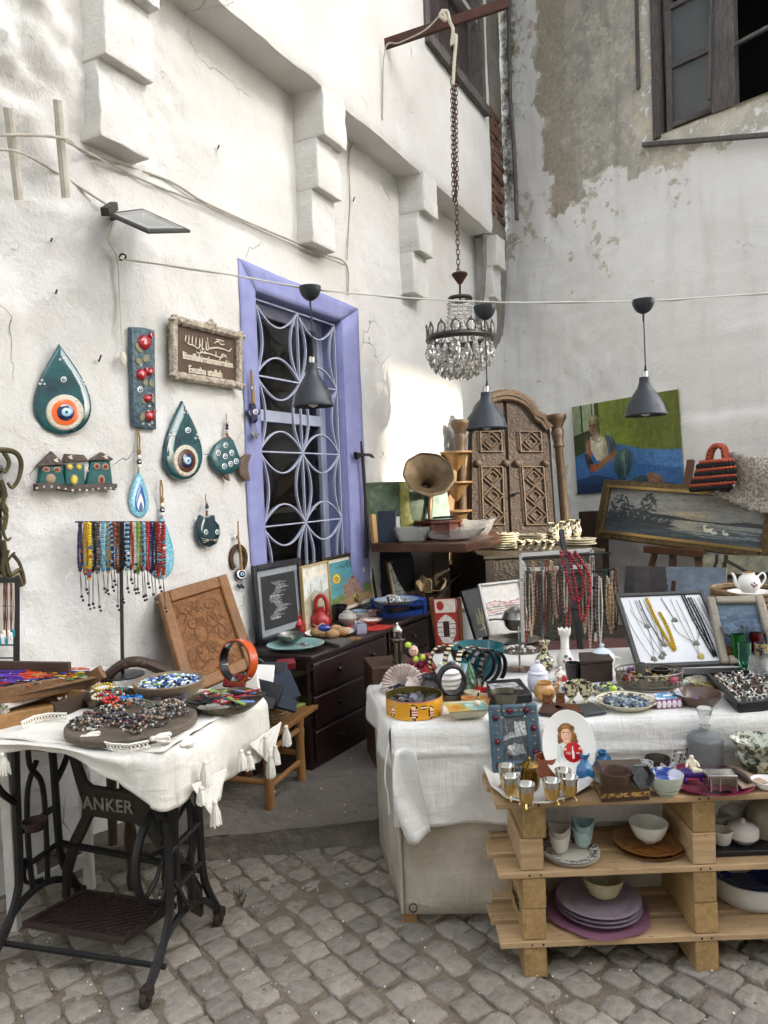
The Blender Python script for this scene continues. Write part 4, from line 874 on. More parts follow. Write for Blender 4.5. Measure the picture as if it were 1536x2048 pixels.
def ringb(r,y,h,m=ANT,nm='band'):sub(lambda b:b.lathe([((r)*s_,0),((r+2.5)*s_,h*.5*s_),(r*s_,h*s_),((r-2)*s_,h*s_),((r-2)*s_,0),(r*s_,0)],36,T(cz(y))),nm,m,ch)
ringb(23,602,8);ringb(66,685,13)
def prism_drop(b,c,w_,h_,tw=0.):
 n=6;b.lathe([(0,-h_*.62),(w_*.75,-h_*.35),(w_,-h_*.05),(w_*.5,h_*.25),(0,h_*.38)],n,T(c,tw))
for k in range(14):
 a=2*math.pi*k/14;p=cz(665)+V((math.cos(a),math.sin(a),0))*(66*s_)
 fr=frame(p,V((-math.sin(a),math.cos(a),0)),V((-math.cos(a),-math.sin(a),0)))
 q=sub(lambda b:b.tube([fr@V((x*s_,0,z*s_))for x,z in ellp(0,0,8.5,12.5,14)],1.5*s_,5,closed=True),'lens_rim',ANT,ch)
 sub(lambda b:relief(b,[(x*s_,z*s_)for x,z in ellp(0,0,7.5,11.5,12)],fr,.008,((1,-.6),(1,0),(.6,.8))),'lens',CRY,q)
 sub(lambda b:b.lathe([(0,8*s_),(2*s_,3*s_),(3*s_,0)],6,T(p+V((0,0,12*s_)))),'finial',ANT,q)
for(rr,y,n,w_,h_)in((64,702,26,6,27),(58,716,24,6,28),(48,728,20,6.5,28),(36,738,15,6.5,27),(22,744,9,6.5,25),(7,746,4,6.5,22),(62,690,24,4,10),(40,700,14,5,14),(25,712,10,5,18)):
 for k in range(n):
  a=2*math.pi*(k+rnd.uniform(-.2,.2))/n;sub(lambda b:prism_drop(b,cz(y+rnd.uniform(-3,3))+V((math.cos(a),math.sin(a),0))*(rr*s_),w_*s_,h_*s_,a),'crystal_drop',CRY,ch,smooth=0)
for k in range(14):
 a=2*math.pi*k/14;A0=cz(608)+V((math.cos(a),math.sin(a),0))*(23*s_);A1=cz(672)+V((math.cos(a),math.sin(a),0))*(62*s_)
 def gar(b):
  for i in range(11):
   t=i/10;p=A0 .lerp(A1,t)-V((0,0,math.sin(math.pi*t)*7*s_))-V((math.cos(a),math.sin(a),0))*(math.sin(math.pi*t)*14*s_);b.ball(p,3.3*s_,6,4)
 sub(gar,'crystal_garland',CRY,ch,smooth=0)
for k in range(4):
 a=k*math.pi/2+.5;sub(lambda b:b.lathe([(3*s_,0),(7*s_,2*s_),(4*s_,5*s_),(4*s_,22*s_),(0,22*s_)],10,T(cz(712)+V((math.cos(a),math.sin(a),0))*(28*s_))),'candle_socket',ANT,ch)
# ================================================================ helpers for table ware (sizes in photo pixels at the spot)
def bowlp(rb,rt,h,t=1.5,k=.6,n=7,foot=0.,rim=0.):
 o=([(rb*.8,0),(rb,foot)]if foot else[])+[(rb+(rt-rb)*(i/n)**k,foot+(h-foot)*i/n)for i in range(n+1)]
 if rim:o.append((rt+rim,h+.3));o.append((rt+rim,h+1.2))
 inn=[(max(.2,r-t),max(foot+t,hh))for r,hh in reversed([p for p in o if p[1]>=foot and p[0]<=rt+.01])]
 inn[0]=(rt-t,h);q=[]
 for p in inn:
  if not q or p[1]<q[-1][1]-1e-6 or p[0]<q[-1][0]-1e-6:q.append(p)
 return o+q+[(0.05,foot+t)]
def spot(px,by,z,r):
 c=on(px,by,z);s_=(c-CAM).y/F;dirv=V((c.x,c.y,0)).normalized();c=c+dirv*(r*s_);return c,(c-CAM).y/F
def pot(name,label,cat,px,by,z,prof,m,n=28,group=None,parent=None,wave=None,smooth=35,tilt=None,c0=None):
 c,s_=(c0,c0 .y/F)if c0 else spot(px,by,z,prof[0][0]if prof[0][0]>1 else prof[1][0]);b=MB()
 wv=None if wave is None else(lambda r,h,a,i:tuple(q*s_ for q in(lambda w_:w_ if isinstance(w_,tuple)else(w_,h/s_))(wave(r/s_,h/s_,a,i))))
 b.lathe([(r*s_,h*s_)for r,h in prof],n,T(c,0,1,tilt),wave=wv);o=b.build(name,m,parent,loc=c,smooth=smooth)
 if parent is None:tag(o,label,cat,group)
 return o,c,s_
def lid(parent,c,s_,prof,m,name='lid',n=28,cap=True):b=MB();b.lathe([(r*s_,h*s_)for r,h in prof],n,T(c),cap=cap);return b.build(name,m,parent,loc=c)
def tubep(name,parent,m,c,s_,pts,r,n=8):
 b=MB();P=bez([c+V((x*s_,0,z*s_))for x,z in pts],6);k=len(P);rr=r if isinstance(r,(list,tuple))else(r,r)
 b.tube(P,[(rr[0]+(rr[1]-rr[0])*i/(k-1))*s_ for i in range(k)],n);return b.build(name,m,parent)
def beads(b,pts,r,cols,n=6,m=4,step=1.9,squash=1.):
 P=[V(p)for p in pts];acc=0.;k=0;need=0.;b2=cols if callable(cols)else(lambda i:cols[i%len(cols)])
 for a,c in zip(P[:-1],P[1:]):
  L_=(c-a).length;
  if L_<1e-9:continue
  t=need
  while t<L_:
   rr=r*rnd.uniform(.88,1.1);b.c=C(b2(k));b.ball(a.lerp(c,t/L_),(rr,rr,rr*squash),n,m);k+=1;t+=step*r
  need=t-L_
def ringpts(c,R_,tilt=0.,az=0.,n=24,sq=1.):
 M=Matrix.Translation(c)@Matrix.Rotation(az,4,'Z')@Matrix.Rotation(tilt,4,'X');return[M@V((R_*math.cos(2*math.pi*i/n),R_*sq*math.sin(2*math.pi*i/n),0))for i in range(n+1)]
def hexs(*a):return list(a)
GUN=['3b3a3a','5a5654','242323','6e6862','454a48','8a8078','2e2a2c','a79a90','4b4340']
def bracelet(label,c,R_,r,cols,tilt=0.,az=0.,group='bead bracelets',squash=1.,name='bracelet',cat='bracelet'):
 b=MB();beads(b,ringpts(c,R_,tilt,az),r,cols,6,4);return tag(b.build(name,VG,loc=c),label,cat,group)
# ================================================================ sewing machine table
_q=[on(300,2012,0),on(425,1846,0),on(2,1932,0),on(160,1818,0)];TC=sum(_q,V())/4;TX=((_q[0]+_q[1])-(_q[2]+_q[3])).normalized();TY=V((-TX.y,TX.x,0));TM=frame(TC,TX,TY);TZ=.785
tl=lambda x,y,z:TM@V((x,y,z))
stb=thing('sewing_table','black cast iron treadle sewing table with white cloth, lettered ANKER','sewing table',TC)
def arm(b,pts,w_=.02,n=6,sm=True):
 P=[tl(*p)for p in pts];P=bez(P,5)if sm else P;b.tube(P,w_*.46,6,flat=TY)
for sx,nm in((.3,'leg_frame'),(-.3,'leg_frame')):
 sg=1 if sx>0 else-1
 def lf(b):
  arm(b,[(sx,-.06,.75),(sx,-.07,.55),(sx,-.075,.3),(sx,-.09,.2),(sx,-.15,.1),(sx,-.215,.045)],.032)
  arm(b,[(sx,.1,.75),(sx,.11,.55),(sx,.115,.3),(sx,.13,.2),(sx,.18,.1),(sx,.215,.045)],.032)
  arm(b,[(sx,-.16,.75),(sx,-.15,.6),(sx,-.065,.5)],.026);arm(b,[(sx,.2,.75),(sx,.19,.6),(sx,.11,.5)],.026)
  arm(b,[(sx,-.0,.75),(sx,-.005,.62),(sx,.05,.52),(sx,.055,.3),(sx,.05,.17)],.022);arm(b,[(sx,.03,.62),(sx,-.02,.53),(sx,-.03,.34),(sx,-.02,.17)],.022)
  arm(b,[(sx,-.075,.4),(sx,.115,.42)],.024,sm=False);arm(b,[(sx,-.08,.27),(sx,.12,.28)],.022,sm=False)
  arm(b,[(sx,-.215,.05),(sx,-.12,.14),(sx,0,.175),(sx,.12,.14),(sx,.215,.05)],.028)
  arm(b,[(sx,-.16,.73),(sx,.2,.73)],.03,sm=False);arm(b,[(sx,-.05,.3),(sx+sg*.03,-.02,.2),(sx,.03,.19)],.016)
 lo=sub(lf,nm,IRON,stb)
 for y in(-.215,.215):
  sub(lambda b:(b.lathe([(.004,-.011),(.022,-.011),(.026,0),(.022,.011),(.004,.011)],14,TM@Matrix.Translation((sx,y-.012,.026))@Matrix.Rotation(math.pi/2,4,'Y')),b.box((sx-.016,y-.02,.03),(sx+.016,y+.014,.062),TM)),'castor',mat('rusty_castor','2b2724','4b3a30',40,.7,.5),lo,bevel=.002)
def brace(b):
 pw=[(-.27,.66),(-.2,.66),(-.13,.52),(-.1,.505),(.1,.495),(.13,.51),(.22,.64),(.29,.66),(.29,.62),(.24,.59),(.16,.47),(.15,.41),(.17,.36),(.24,.27),(.29,.18),(.29,.08),(.25,.1),(.25,.18),(.2,.25),(.11,.37),(.09,.385),(-.09,.395),(-.11,.38),(-.2,.26),(-.25,.16),(-.27,.07),(-.3,.07),(-.29,.17),(-.24,.29),(-.16,.39),(-.15,.44),(-.18,.51),(-.22,.62),(-.27,.63)]
 b.prism([(x-.07*max(0,1-abs(x)/.3),z)for x,z in pw],.11,.135,TM)
br=sub(brace,'cross_brace',mat('iron_brace','2a2722','3d372c',20,.6,.3,bump=.3),stb,bevel=.005)
sub(lambda b:text(b,'ANKER',.064,TM@Matrix.Translation((-.07,.107,.445)),.002,.0012,1.06),'lettering',mat('worn_silver_paint','a8a294','6f695c',60,.6,.2),br)
sub(lambda b:arm(b,[(-.3,.115,.28),(.3,.115,.25)],.03,sm=False),'tie_rod',IRON,stb)
tr=MB();trM=TM@Matrix.Translation((-.03,.0,.115))@Matrix.Rotation(R(-9),4,'X')
for(a,b_,c,d)in((-.2,-.15,.2,-.13),(-.2,.13,.2,.15),(-.2,-.13,-.18,.13),(.18,-.13,.2,.13)):tr.box((a,b_,-.012),(c,d,.008),trM)
tro=tr.build('treadle',mat('rusty_treadle','3f2f27','2a211d',30,.75,.3,bump=.4),stb,bevel=.003)
def latt(b):
 for k in range(-12,13):
  for sg in(1,-1):
   x0=k*.036;pts=[]
   for t in np.linspace(-.13,.13,20):
    x=x0+sg*t*.9
    if abs(x)<.18:pts.append((x,t))
   if len(pts)>1:b.bar(trM@V((pts[0][0],pts[0][1],-.003+.002*sg)),trM@V((pts[-1][0],pts[-1][1],-.003+.002*sg)),.007,.007)
sub(latt,'lattice',MATS['rusty_treadle'],tro)
sub(lambda b:arm(b,[(-.29,-.16,.07),(.3,-.12,.06)],.022,sm=False),'treadle_rod',IRON,stb)
WM_=TM@Matrix.Translation((.2,.06,.34))@Matrix.Rotation(math.pi/2,4,'Y')
def wheel(b):
 b.lathe([(.165,-.012),(.178,-.012),(.182,0),(.178,.012),(.165,.012),(.16,0),(.165,-.012)],40,WM_);b.lathe([(.0,-.02),(.022,-.02),(.022,.02),(0,.02)],14,WM_)
 for k in range(6):a=k*math.pi/3+.2;b.tube([WM_@V((.015*math.cos(a),.015*math.sin(a),0)),WM_@V((.1*math.cos(a+.1),.1*math.sin(a+.1),0)),WM_@V((.168*math.cos(a-.05),.168*math.sin(a-.05),0))],.008,6)
sub(wheel,'flywheel',IRON,stb)
sub(lambda b:b.lathe([(.0,0),(.03,0),(.043,.03),(.04,.032),(.03,.006),(0,.005)],16,TM@Matrix.Translation((-.2,-.1,.44))),'oil_cup',MATS['rusty_castor'],stb)
sub(lambda b:arm(b,[(.2,.06,.34),(.22,.0,.2),(.15,-.02,.1)],.014),'pitman_rod',IRON,stb)
sub(lambda b:b.box((-.8,-.19,.745),(.37,.41,.775),TM),'table_top',woodmat('brown_table','6f4e32','4a3220'),stb,bevel=.004)
GAUZE=clothmat('white_gauze','e4e0d6','d4cfc2',300,.9)
def hitloc(px,py,p,n):return TM.inverted()@hit(px,py,TM@V(p),TM.to_3x3()@V(n))
FH=[(hitloc(x,y,(0,-.22,0),(0,1,0)).x,hitloc(x,y,(0,-.22,0),(0,1,0)).z)for x,y in((-120,1480),(-40,1488),(20,1500),(60,1497),(130,1503),(190,1530),(260,1560),(310,1548),(352,1534),(366,1545))]
RH=[(hitloc(x,y,(.4,0,0),(1,0,0)).y,hitloc(x,y,(.4,0,0),(1,0,0)).z)for x,y in((380,1575),(402,1602),(420,1598),(440,1562),(470,1545),(505,1520),(522,1482),(540,1478),(556,1462),(569,1446))]
FH.sort();RH.sort()
path=[(x,-.205,np.interp(x,[p[0]for p in FH],[p[1]for p in FH]),(0,-1))for x in np.linspace(-.82,.36,70)]
path+=[(.385-.03+.03*math.sin(a),-.175-.03*math.cos(a),.64+.0*a,(math.sin(a),-math.cos(a)))for a in np.linspace(.1,1.5,10)]
path+=[(.39,y,np.interp(y,[p[0]for p in RH],[p[1]for p in RH]),(1,0))for y in np.linspace(-.17,.42,46)]
hz=[p[2]for p in path]
for i in range(64,84):hz[i]=hz[62]+(hz[86]-hz[62])*(i-62)/24.-.06*math.sin(math.pi*(i-62)/24.)
cb=MB();NV=14;vs=[]
for i,(x,y,h,nrm)in enumerate(path):
 for j in range(NV+1):
  v=j/NV;z=TZ-.002+(hz[i]-TZ)*v;o_=.03*math.sin(min(1,v*4)*math.pi/2)+.006*math.sin(i*.55)*v+.012*v*math.sin(i*.21+1)
  if i<66:o_+=.035*math.sin(math.pi*min(1,v*1.1))*(1-v)
  vs.append(tl(x+nrm[0]*o_,y+nrm[1]*o_,z+(.016*math.sin(math.pi*v)if i<66 else 0)))
n=NV+1;cb.add(vs,[(i*n+j,i*n+j+1,(i+1)*n+j+1,(i+1)*n+j)for i in range(len(path)-1)for j in range(NV)])
ncol=60;vs=[]
for j in range(25):
 for i in range(ncol+1):
  x=-.82+1.214*i/ncol;y=-.211+.636*j/24;z=TZ+.004*math.sin(x*21+y*9)+.004*math.sin(y*33-x*8)**2
  vs.append(tl(x,y,z))
cb.add(vs,[(j*(ncol+1)+i,j*(ncol+1)+i+1,(j+1)*(ncol+1)+i+1,(j+1)*(ncol+1)+i)for j in range(24)for i in range(ncol)])
cloth=tag(cb.build('tablecloth',GAUZE,smooth=180,solid=.003),'off white gauze cloth with tassels draped over the sewing table','tablecloth')
LACE=mat('lace','e6e2d8',rough=.9)
def lace(b,a,bb,c,k=9):
 a,bb,c=V(a),V(bb),V(c);n=(bb-a).cross(c-a).normalized()
 for i in range(k+1):
  t=i/k;P=[a.lerp(c,t).lerp(bb.lerp(c,t),u)+n*(.002*math.sin(u*20+i))for u in np.linspace(0,1,max(3,int(14*(1-t))+2))];b.tube(P,.0032,4)
  P=[a.lerp(bb,t),c.lerp(a.lerp(bb,t),.02)];b.tube(P,.0022,4)
  b.tube([a.lerp(c,t),bb.lerp(a,1-t)if False else a.lerp(bb,t)],.002,4);b.tube([bb.lerp(c,t),bb.lerp(a,t)],.002,4)
tp3=lambda px,py:hit(px,py,TM@V((.447,0,0)),TX)
sub(lambda b:lace(b,tp3(384,1572),tp3(452,1540),tp3(424,1632),18),'lace',LACE,cloth)
sub(lambda b:lace(b,tp3(500,1490),tp3(562,1445),tp3(540,1528),18),'lace',LACE,cloth)
fp3=lambda px,py:hit(px,py,TM@V((0,-.262,0)),TY)
def laceband(b,P,w_=14):
 Q=[V(p)for p in P]
 for i in range(len(Q)-1):
  a,c=Q[i],Q[i+1]
  for k in range(5):
   t=k/5;e=a.lerp(c,t);f=a.lerp(c,t+.2);dn=V((0,-.008,.022));b.tube([e,f+dn],.002,4);b.tube([e+dn,f],.002,4)
  b.tube([a,c],.0028,4);b.tube([a+V((0,-.008,.022)),c+V((0,-.008,.022))],.0028,4)
sub(lambda b:laceband(b,[on(x,y,TZ+.012)for x,y in((45,1456),(70,1444),(100,1438),(136,1438))]),'lace',LACE,cloth)
sub(lambda b:laceband(b,[on(x,y,TZ+.006)for x,y in((195,1492),(225,1500),(260,1502),(300,1494))]),'lace',LACE,cloth)
TASS=mat('white_yarn','e8e4da','cfcabd',90,.95,bump=.6,bs=200)
def tassel(p,dirv,L_=.058,r=.016):
 p=V(p);dirv=V(dirv).normalized();sx=dirv.orthogonal().normalized();sy=dirv.cross(sx)
 def f(b):
  b.ball(p+dirv*.008,.009,8,6)
  for k in range(16):
   a=2*math.pi*k/16;q=(sx*math.cos(a)+sy*math.sin(a));w_=rnd.uniform(.7,1.1)
   b.tube([p+dirv*.012+q*.004,p+dirv*(L_*.5)+q*(r*.75*w_),p+dirv*(L_*rnd.uniform(.92,1.05))+q*(r*w_)],[.0035,.0042,.003],4)
  b.tube([p+dirv*.005,p+dirv*(L_*.9)],[.006,r*.7],6)
 return sub(f,'tassel',TASS,cloth)
for(x,y,hgt)in((405,1520,52),(425,1600,52),(398,1572,38),(478,1498,42),(536,1508,46),(568,1450,42),(546,1490,40),(527,1470,36),(493,1502,38)):q=tp3(x,y);tassel(q+TX*.008,(0,0,-1),hgt*q.y/F)
q=fp3(4,1505);tassel(q,(0,0,-1),.07,.02)
for(x,y,dx,dy)in((205,1452,-.4,-1),(160,1475,1,.1),(362,1492,.2,1),(300,1478,.9,.4)):q=on(x,y,TZ+.03);tassel(q,(dx,dy,-.1),.06,.018)
# ---- on the table
WB1=woodmat('grey_old_board','6f6252','4a4036',.8,0,20);WB2=mat('old_wood_bowl','6b5c4a','87765f',14,.85,bump=.5,bs=40)
pot('round_board','round grey wooden board covered with bead bracelets','board',267,1489,TZ+.006,[(122,0),(128,3),(128,14),(125,17),(0.1,17)],WB1,40)
bc,bs_=spot(267,1489,TZ+.006,122);btop=bc.z+17*bs_
for k in range(46):
 a=rnd.uniform(0,6.28);rr=math.sqrt(rnd.random())*98*bs_;c=V((bc.x+rr*math.cos(a),bc.y+rr*math.sin(a),btop+rnd.uniform(.006,.022)))
 pal=rnd.choice([GUN,GUN,GUN,['6a3a32','7a5a4e','4a2a28'],['2a2434','3a3346'],['4f5a54','66706a','39423f'],['8f7a68','b09c88','5a4a40'],['5a5652','c0b8ae','3b3836']])
 bracelet({'3b3a3a':'mixed gunmetal','6a3a32':'rusty brown','2a2434':'dark plum','4f5a54':'grey green','8f7a68':'sandy beige','5a5652':'black and white'}[pal[0]]+' bead bracelet in the heap on the round board',c,rnd.uniform(.024,.034),rnd.uniform(.0042,.006),pal,rnd.uniform(-.35,.35),a,'bracelets on the round board')
STEEL=mat('dull_tin','8b8984','6c6a64',20,.35,.9,bump=.15)
OLDBR=mat('tarnished_brass','6a5f48','4a4335',18,.4,.8,bump=.3)
pot('metal_bowl','tarnished bowl holding yellow and white bead strands','bowl',222,1418,TZ,bowlp(38,52,20,1.5),OLDBR,32)
for(x,y,R_,cols,t)in((205,1374,20,['d4b52c','c9a826'],.1),(200,1392,16,['e6dcc0','d8cba8'],.15),(240,1378,17,['3d7f84','5b9a98','8a5a3a'],-.1),(232,1392,16,['a33','e6dcc0','26323a']and['b03a34','e6dcc0','36505a'],.2),(222,1383,20,['6a4a34','4a3a2c'],0)):
 bracelet({205:'yellow bead strand in the tarnished bowl',200:'cream bead strand in the tarnished bowl',240:'teal bead strand in the tarnished bowl',232:'mixed red and cream strand in the tarnished bowl',222:'brown bead strand in the tarnished bowl'}[x],on(x,y,TZ+.045),R_*.00165,.006,cols,t,0,'bead strands in the tarnished bowl')
pot('tin_dish','dull tin dish with red and bright blue bracelets','dish',240,1432,TZ,bowlp(36,48,14,1.5),STEEL,32)
for k,(x,y,R_,cols)in enumerate(((212,1392,17,['b3202a','a01a22']),(222,1400,16,['c0252c','d23a34']),(218,1388,15,['8f1a20','b3202a','2f8a86']),(262,1396,22,['1f74b8','2a86c8','175a9a']),(240,1408,24,['c8642c','8f3a22','d98a3a']))):
 bracelet(('leftmost red bead bracelet','brighter red bead bracelet','dark red and turquoise bracelet','bright blue bead bracelet','orange brown bead bracelet')[k]+' in the tin dish',on(x,y,TZ+.04+.006*(k%3)),R_*.0016,.0065 if k!=3 else.0085,cols,.12,k,'bracelets in the tin dish')
pot('wooden_bowl','old carved wooden bowl full of blue and white glass eye beads','bowl',340,1403,TZ,[(36,0),(55,8),(66,20),(71,34),(68,36),(60,30),(0.1,24)],WB2,36)
wc,ws=spot(340,1403,TZ,36)
def heap(b,c,R_,n,cols,r,h=0.,dome=.01):
 for k in range(n):
  a=rnd.uniform(0,6.28);q=math.sqrt(rnd.random())*R_;b.c=C(rnd.choice(cols));e=r*rnd.uniform(.7,1.2);b.ball((c[0]+q*math.cos(a),c[1]+q*math.sin(a),c[2]+h+dome*(1-(q/R_)**2)+rnd.uniform(0,r*.7)),(e,e,e*.75),7,5)
tag(sub(lambda b:heap(b,wc,60*ws,300,['e8e8e4','f2f0ea','2f4f9a','4a70b0','1a2f70','9ab4d4','1a1f3a','7fa048','dfe6ea'],.0068,29*ws,.012),'glass_eye_beads',VG,None,kind='stuff'),'loose blue and white glass eye beads in the wooden bowl','beads')
pot('carved_tray','dark scalloped metal tray heaped with leather key fobs','tray',452,1432,TZ,bowlp(52,78,22,2,.8),OLDBR,44,wave=lambda r,h,a,i:(r*(1+.05*math.sin(6*a)*(r/78)**3),h))
kc,ks=spot(452,1432,TZ,52)
for k in range(34):
 a=rnd.uniform(0,6.28);q=math.sqrt(rnd.random())*56*ks;b=MB();kf=rnd.choice(['1d1a1c black','1d1a1c black','141214 black','8c1f2a red','5a1a22 maroon','b03a40 red','c98a3a orange','b8b2a8 white','6d86b0 blue','3a2a2a brown','a02838 red','7f9a4a green']).split();b.c=C(kf[0])
 l=rnd.uniform(.022,.04);b.box((-l,-.009,0),(l,.009,.007),T((kc.x+q*math.cos(a),kc.y+q*math.sin(a),kc.z+16*ks+rnd.uniform(0,.022)),rnd.uniform(-.9,.5))@Matrix.Rotation(rnd.uniform(-.4,.4),4,'Y')@Matrix.Rotation(rnd.uniform(-.4,.4),4,'X'))
 tag(b.build('key_fob',VG,bevel=.002),'small '+kf[1]+' leather key fob in the scalloped tray','key fob','key fobs in the scalloped tray')
pot('glass_dish','purple tinted glass shell dish beside the wooden bowl','dish',340,1413,TZ,bowlp(20,36,22,1.5),mat('smoky_glass','a59ab0',rough=.05,trans=.8,ior=1.4),30,wave=lambda r,h,a,i:(r*(1+.08*math.sin(9*a)),h))
bracelet('dark blue bracelet in the purple glass dish',on(350,1390,TZ+.03),.034,.006,['1f2a5a','2c3a78','141c40'],.5,0,'blue bracelets in the glass dish');bracelet('striped grey bracelet in the purple glass dish',on(335,1396,TZ+.025),.03,.005,['b8a6a0','3a3a40','8f8488'],.3,1,'blue bracelets in the glass dish')
PINE=woodmat('pale_box_wood','a97f4e','8a6238',.6,0,16);DKW=woodmat('dark_box_wood','5c4030','3d2a20',.6,0,16)
bx0=on(-20,1438,TZ);BM=frame(bx0,(V(on(105,1440,TZ))-bx0),V((-.1,1,0)))
o=thing('compartment_box','open wooden box with compartments of small charms','box',bx0)
pA,pB,pC,pD=on(-60,1470,TZ),on(108,1440,TZ),on(178,1412,TZ),on(0,1412,TZ)
def wallb(b,p,q,h,t=.012):b.bar(V(p)+V((0,0,h/2)),V(q)+V((0,0,h/2)),t,h)
sub(lambda b:(b.add([V(p)+V((0,0,.004))for p in(pA,pB,pC,on(20,1396,TZ))],[(0,1,2,3)])),'box_floor',PINE,o,smooth=0,solid=.006)
sub(lambda b:wallb(b,pB,pC,.055,.016),'carved_side',woodmat('carved_dark','4e3a2a','2c2018',.8,0,60,stretch=2.,bump=1.),o,bevel=.003)
sub(lambda b:wallb(b,pA,pB,.05),'side',PINE,o,bevel=.002);sub(lambda b:wallb(b,on(20,1396,TZ),pC,.055),'side',PINE,o,bevel=.002)
sub(lambda b:wallb(b,on(-60,1452,TZ),on(98,1400,TZ),.075),'divider',DKW,o,bevel=.003)
for(x0,y0,x1,y1)in((-40,1420,35,1410),(-20,1402,65,1398),(30,1412,60,1398)):sub(lambda b:wallb(b,on(x0,y0,TZ+.02),on(x1,y1,TZ+.02),.03,.008),'divider',PINE,o,bevel=.001)
def charms(lbl,px,py,z,R_,n,cols,r=.006):tag(sub(lambda b:heap(b,on(px,py,z),R_,n,cols,r),'charms',VG,None,kind='stuff'),lbl,'charms')
charms('reddish loose charms in the wooden box',95,1432,TZ+.012,.035,40,['8a3a2c','6a2a24','c07a5a','2a2024']);charms('purple loose charms in the wooden box',38,1405,TZ+.03,.022,22,['4a3a86','3a2a6a','6a5aa0']);charms('green grey loose charms in the wooden box',6,1414,TZ+.03,.02,22,['7a8a6a','9aa88a','4a5a4a'])
pot('oval_dish','small brown dish of silver bits behind the wooden box','dish',142,1403,TZ,bowlp(30,41,14,1.5),OLDBR,28)
charms('silver and red bits in the small brown dish',140,1394,TZ+.02,.05,40,['c8c4bc','8f8a84','a03a30','e6e2da'],.005)
WMT=mat('white_metal','d8d6d0','bdb9b0',30,.5,bump=.1)
tz2=.93
wt=thing('white_table','white metal framed table behind the sewing table','table',on(180,1780,0))
l1,l2,l3=on(180,1780,0),on(30,1860,0),on(-120,1800,0)
for p in(l1,l2,l3):sub(lambda b:b.box((p.x-.018,p.y-.018,0),(p.x+.018,p.y+.018,.82)),'leg',WMT,wt,bevel=.003)
sub(lambda b:(b.bar(l1+V((0,0,.13)),l2+V((0,0,.13)),.02,.05),),'stretcher',WMT,wt,bevel=.003);sub(lambda b:b.add([l1+V((.03,.03,.82)),l2+V((.02,-.02,.82)),l3+V((-.4,-.1,.82)),l3+V((-.3,.35,.82)),l1+V((.03,.25,.82))],[(0,1,2,3,4)]),'top',WMT,wt,smooth=0,solid=.02)
w0,w1,w2,w3=on(-30,1395,.86),on(175,1362,.86),on(205,1343,.9),on(-30,1345,.9)
wd=thing('wedge_tray','long shallow wooden tray of coloured cord bracelets at the left edge','tray',on(60,1390,.84))
sub(lambda b:b.slab(w0,w1,w2,w3,.02),'tray_floor',woodmat('warm_tray','8a6a48','65492f',.6,0,16),wd,bevel=.003)
sub(lambda b:b.bar(V(w0)+V((0,0,-.005)),V(w1)+V((0,0,.002)),.02,.06),'tray_rim',MATS['warm_tray'],wd,bevel=.004);sub(lambda b:b.bar(V(w1),V(w2),.02,.05),'tray_rim',MATS['warm_tray'],wd,bevel=.004);sub(lambda b:b.bar(V(w3)+V((0,0,.02)),V(w2)+V((-.12,0,.015)),.02,.05),'tray_rim',MATS['dark_box_wood'],wd,bevel=.003)
for k in range(100):
 u,v=rnd.random(),rnd.uniform(.08,.92);p=V(w0).lerp(w1,u*.9).lerp(V(w3).lerp(w2,u*.85),v);px_=proj(p)[0]
 pal=['5a3a9a','6a48b0','4a2f86']if px_<42 and v>.35 else(['c8482a','d65a30']if px_<78 and v>.4 else(['1f3a6a','26324a','1a1a1c','b02a34']if px_<40 else['d8d2c4','6f9a5a','c8b83a','3a4fa0','b5342c','e0b84a','1d1d20','4a66b8','c85a2c']))
 b=MB();kc_=rnd.choice(pal);b.c=C(kc_);l=rnd.uniform(.03,.05);kn='purple' if kc_ in('5a3a9a','6a48b0','4a2f86')else 'orange red' if kc_ in('c8482a','d65a30','b5342c','c85a2c','b02a34')else 'blue' if kc_ in('1f3a6a','3a4fa0','4a66b8')else 'yellow' if kc_ in('c8b83a','e0b84a')else 'green' if kc_=='6f9a5a' else 'white' if kc_=='d8d2c4' else 'dark';a=rnd.uniform(-.5,.3)
 for e in(-.003,.0,.003):b.tube(bez([p+V((math.cos(a)*t-math.sin(a)*(e+.006*math.sin(t*60)),math.sin(a)*t+math.cos(a)*e,.013+rnd.uniform(0,.006)))for t in(-l,-l/3,l/3,l)],3),.0017,5)
 b.c=C(rnd.choice(pal+['e8e6e0']));b.ball(p+V((0,0,.014)),.004,6,4)
 tag(b.build('cord_bracelet',VM),kn+' braided cord bracelet in the long shallow tray','bracelet','cord bracelets in the wedge tray')
CHW=woodmat('carved_chair_wood','4f3b2a','35261b',.55,2,20)
chr_=thing('carved_chair','carved dark wooden chair behind the sewing table','chair',at(285,1620,3.05).xy.to_3d())
cdp=3.05
sub(lambda b:b.tube(bez([at(x,y,cdp)for x,y in((205,1362),(235,1335),(262,1324),(290,1326),(325,1340),(345,1348))],6),.022,8),'crest_rail',CHW,chr_);sub(lambda b:(b.ball(at(268,1324,cdp-.02),(.035,.02,.022),12,8),b.ball(at(252,1330,cdp-.02),(.018,.015,.018),8,6),b.ball(at(286,1328,cdp-.02),(.018,.015,.018),8,6)),'carved_crest',CHW,chr_)
for x in(215,338):sub(lambda b:b.tube([at(x,1352,cdp),at(x+6,1480,cdp),V((at(x,1500,cdp).x,cdp,0))],[.018,.022,.018],8),'leg',CHW,chr_)
def turned(b,p,h,r):b.lathe([(r*.6,0),(r*.8,h*.1),(r*.55,h*.2),(r*.9,h*.45),(r*.6,h*.6),(r*1.1,h*.7),(r*.7,h*.78),(r*1.15,h*.88),(r,h)],12,T(p))
for x in(255,325):sub(lambda b:turned(b,V((at(x,1560,2.86).x,2.86,0)),.46,.03),'leg',CHW,chr_)
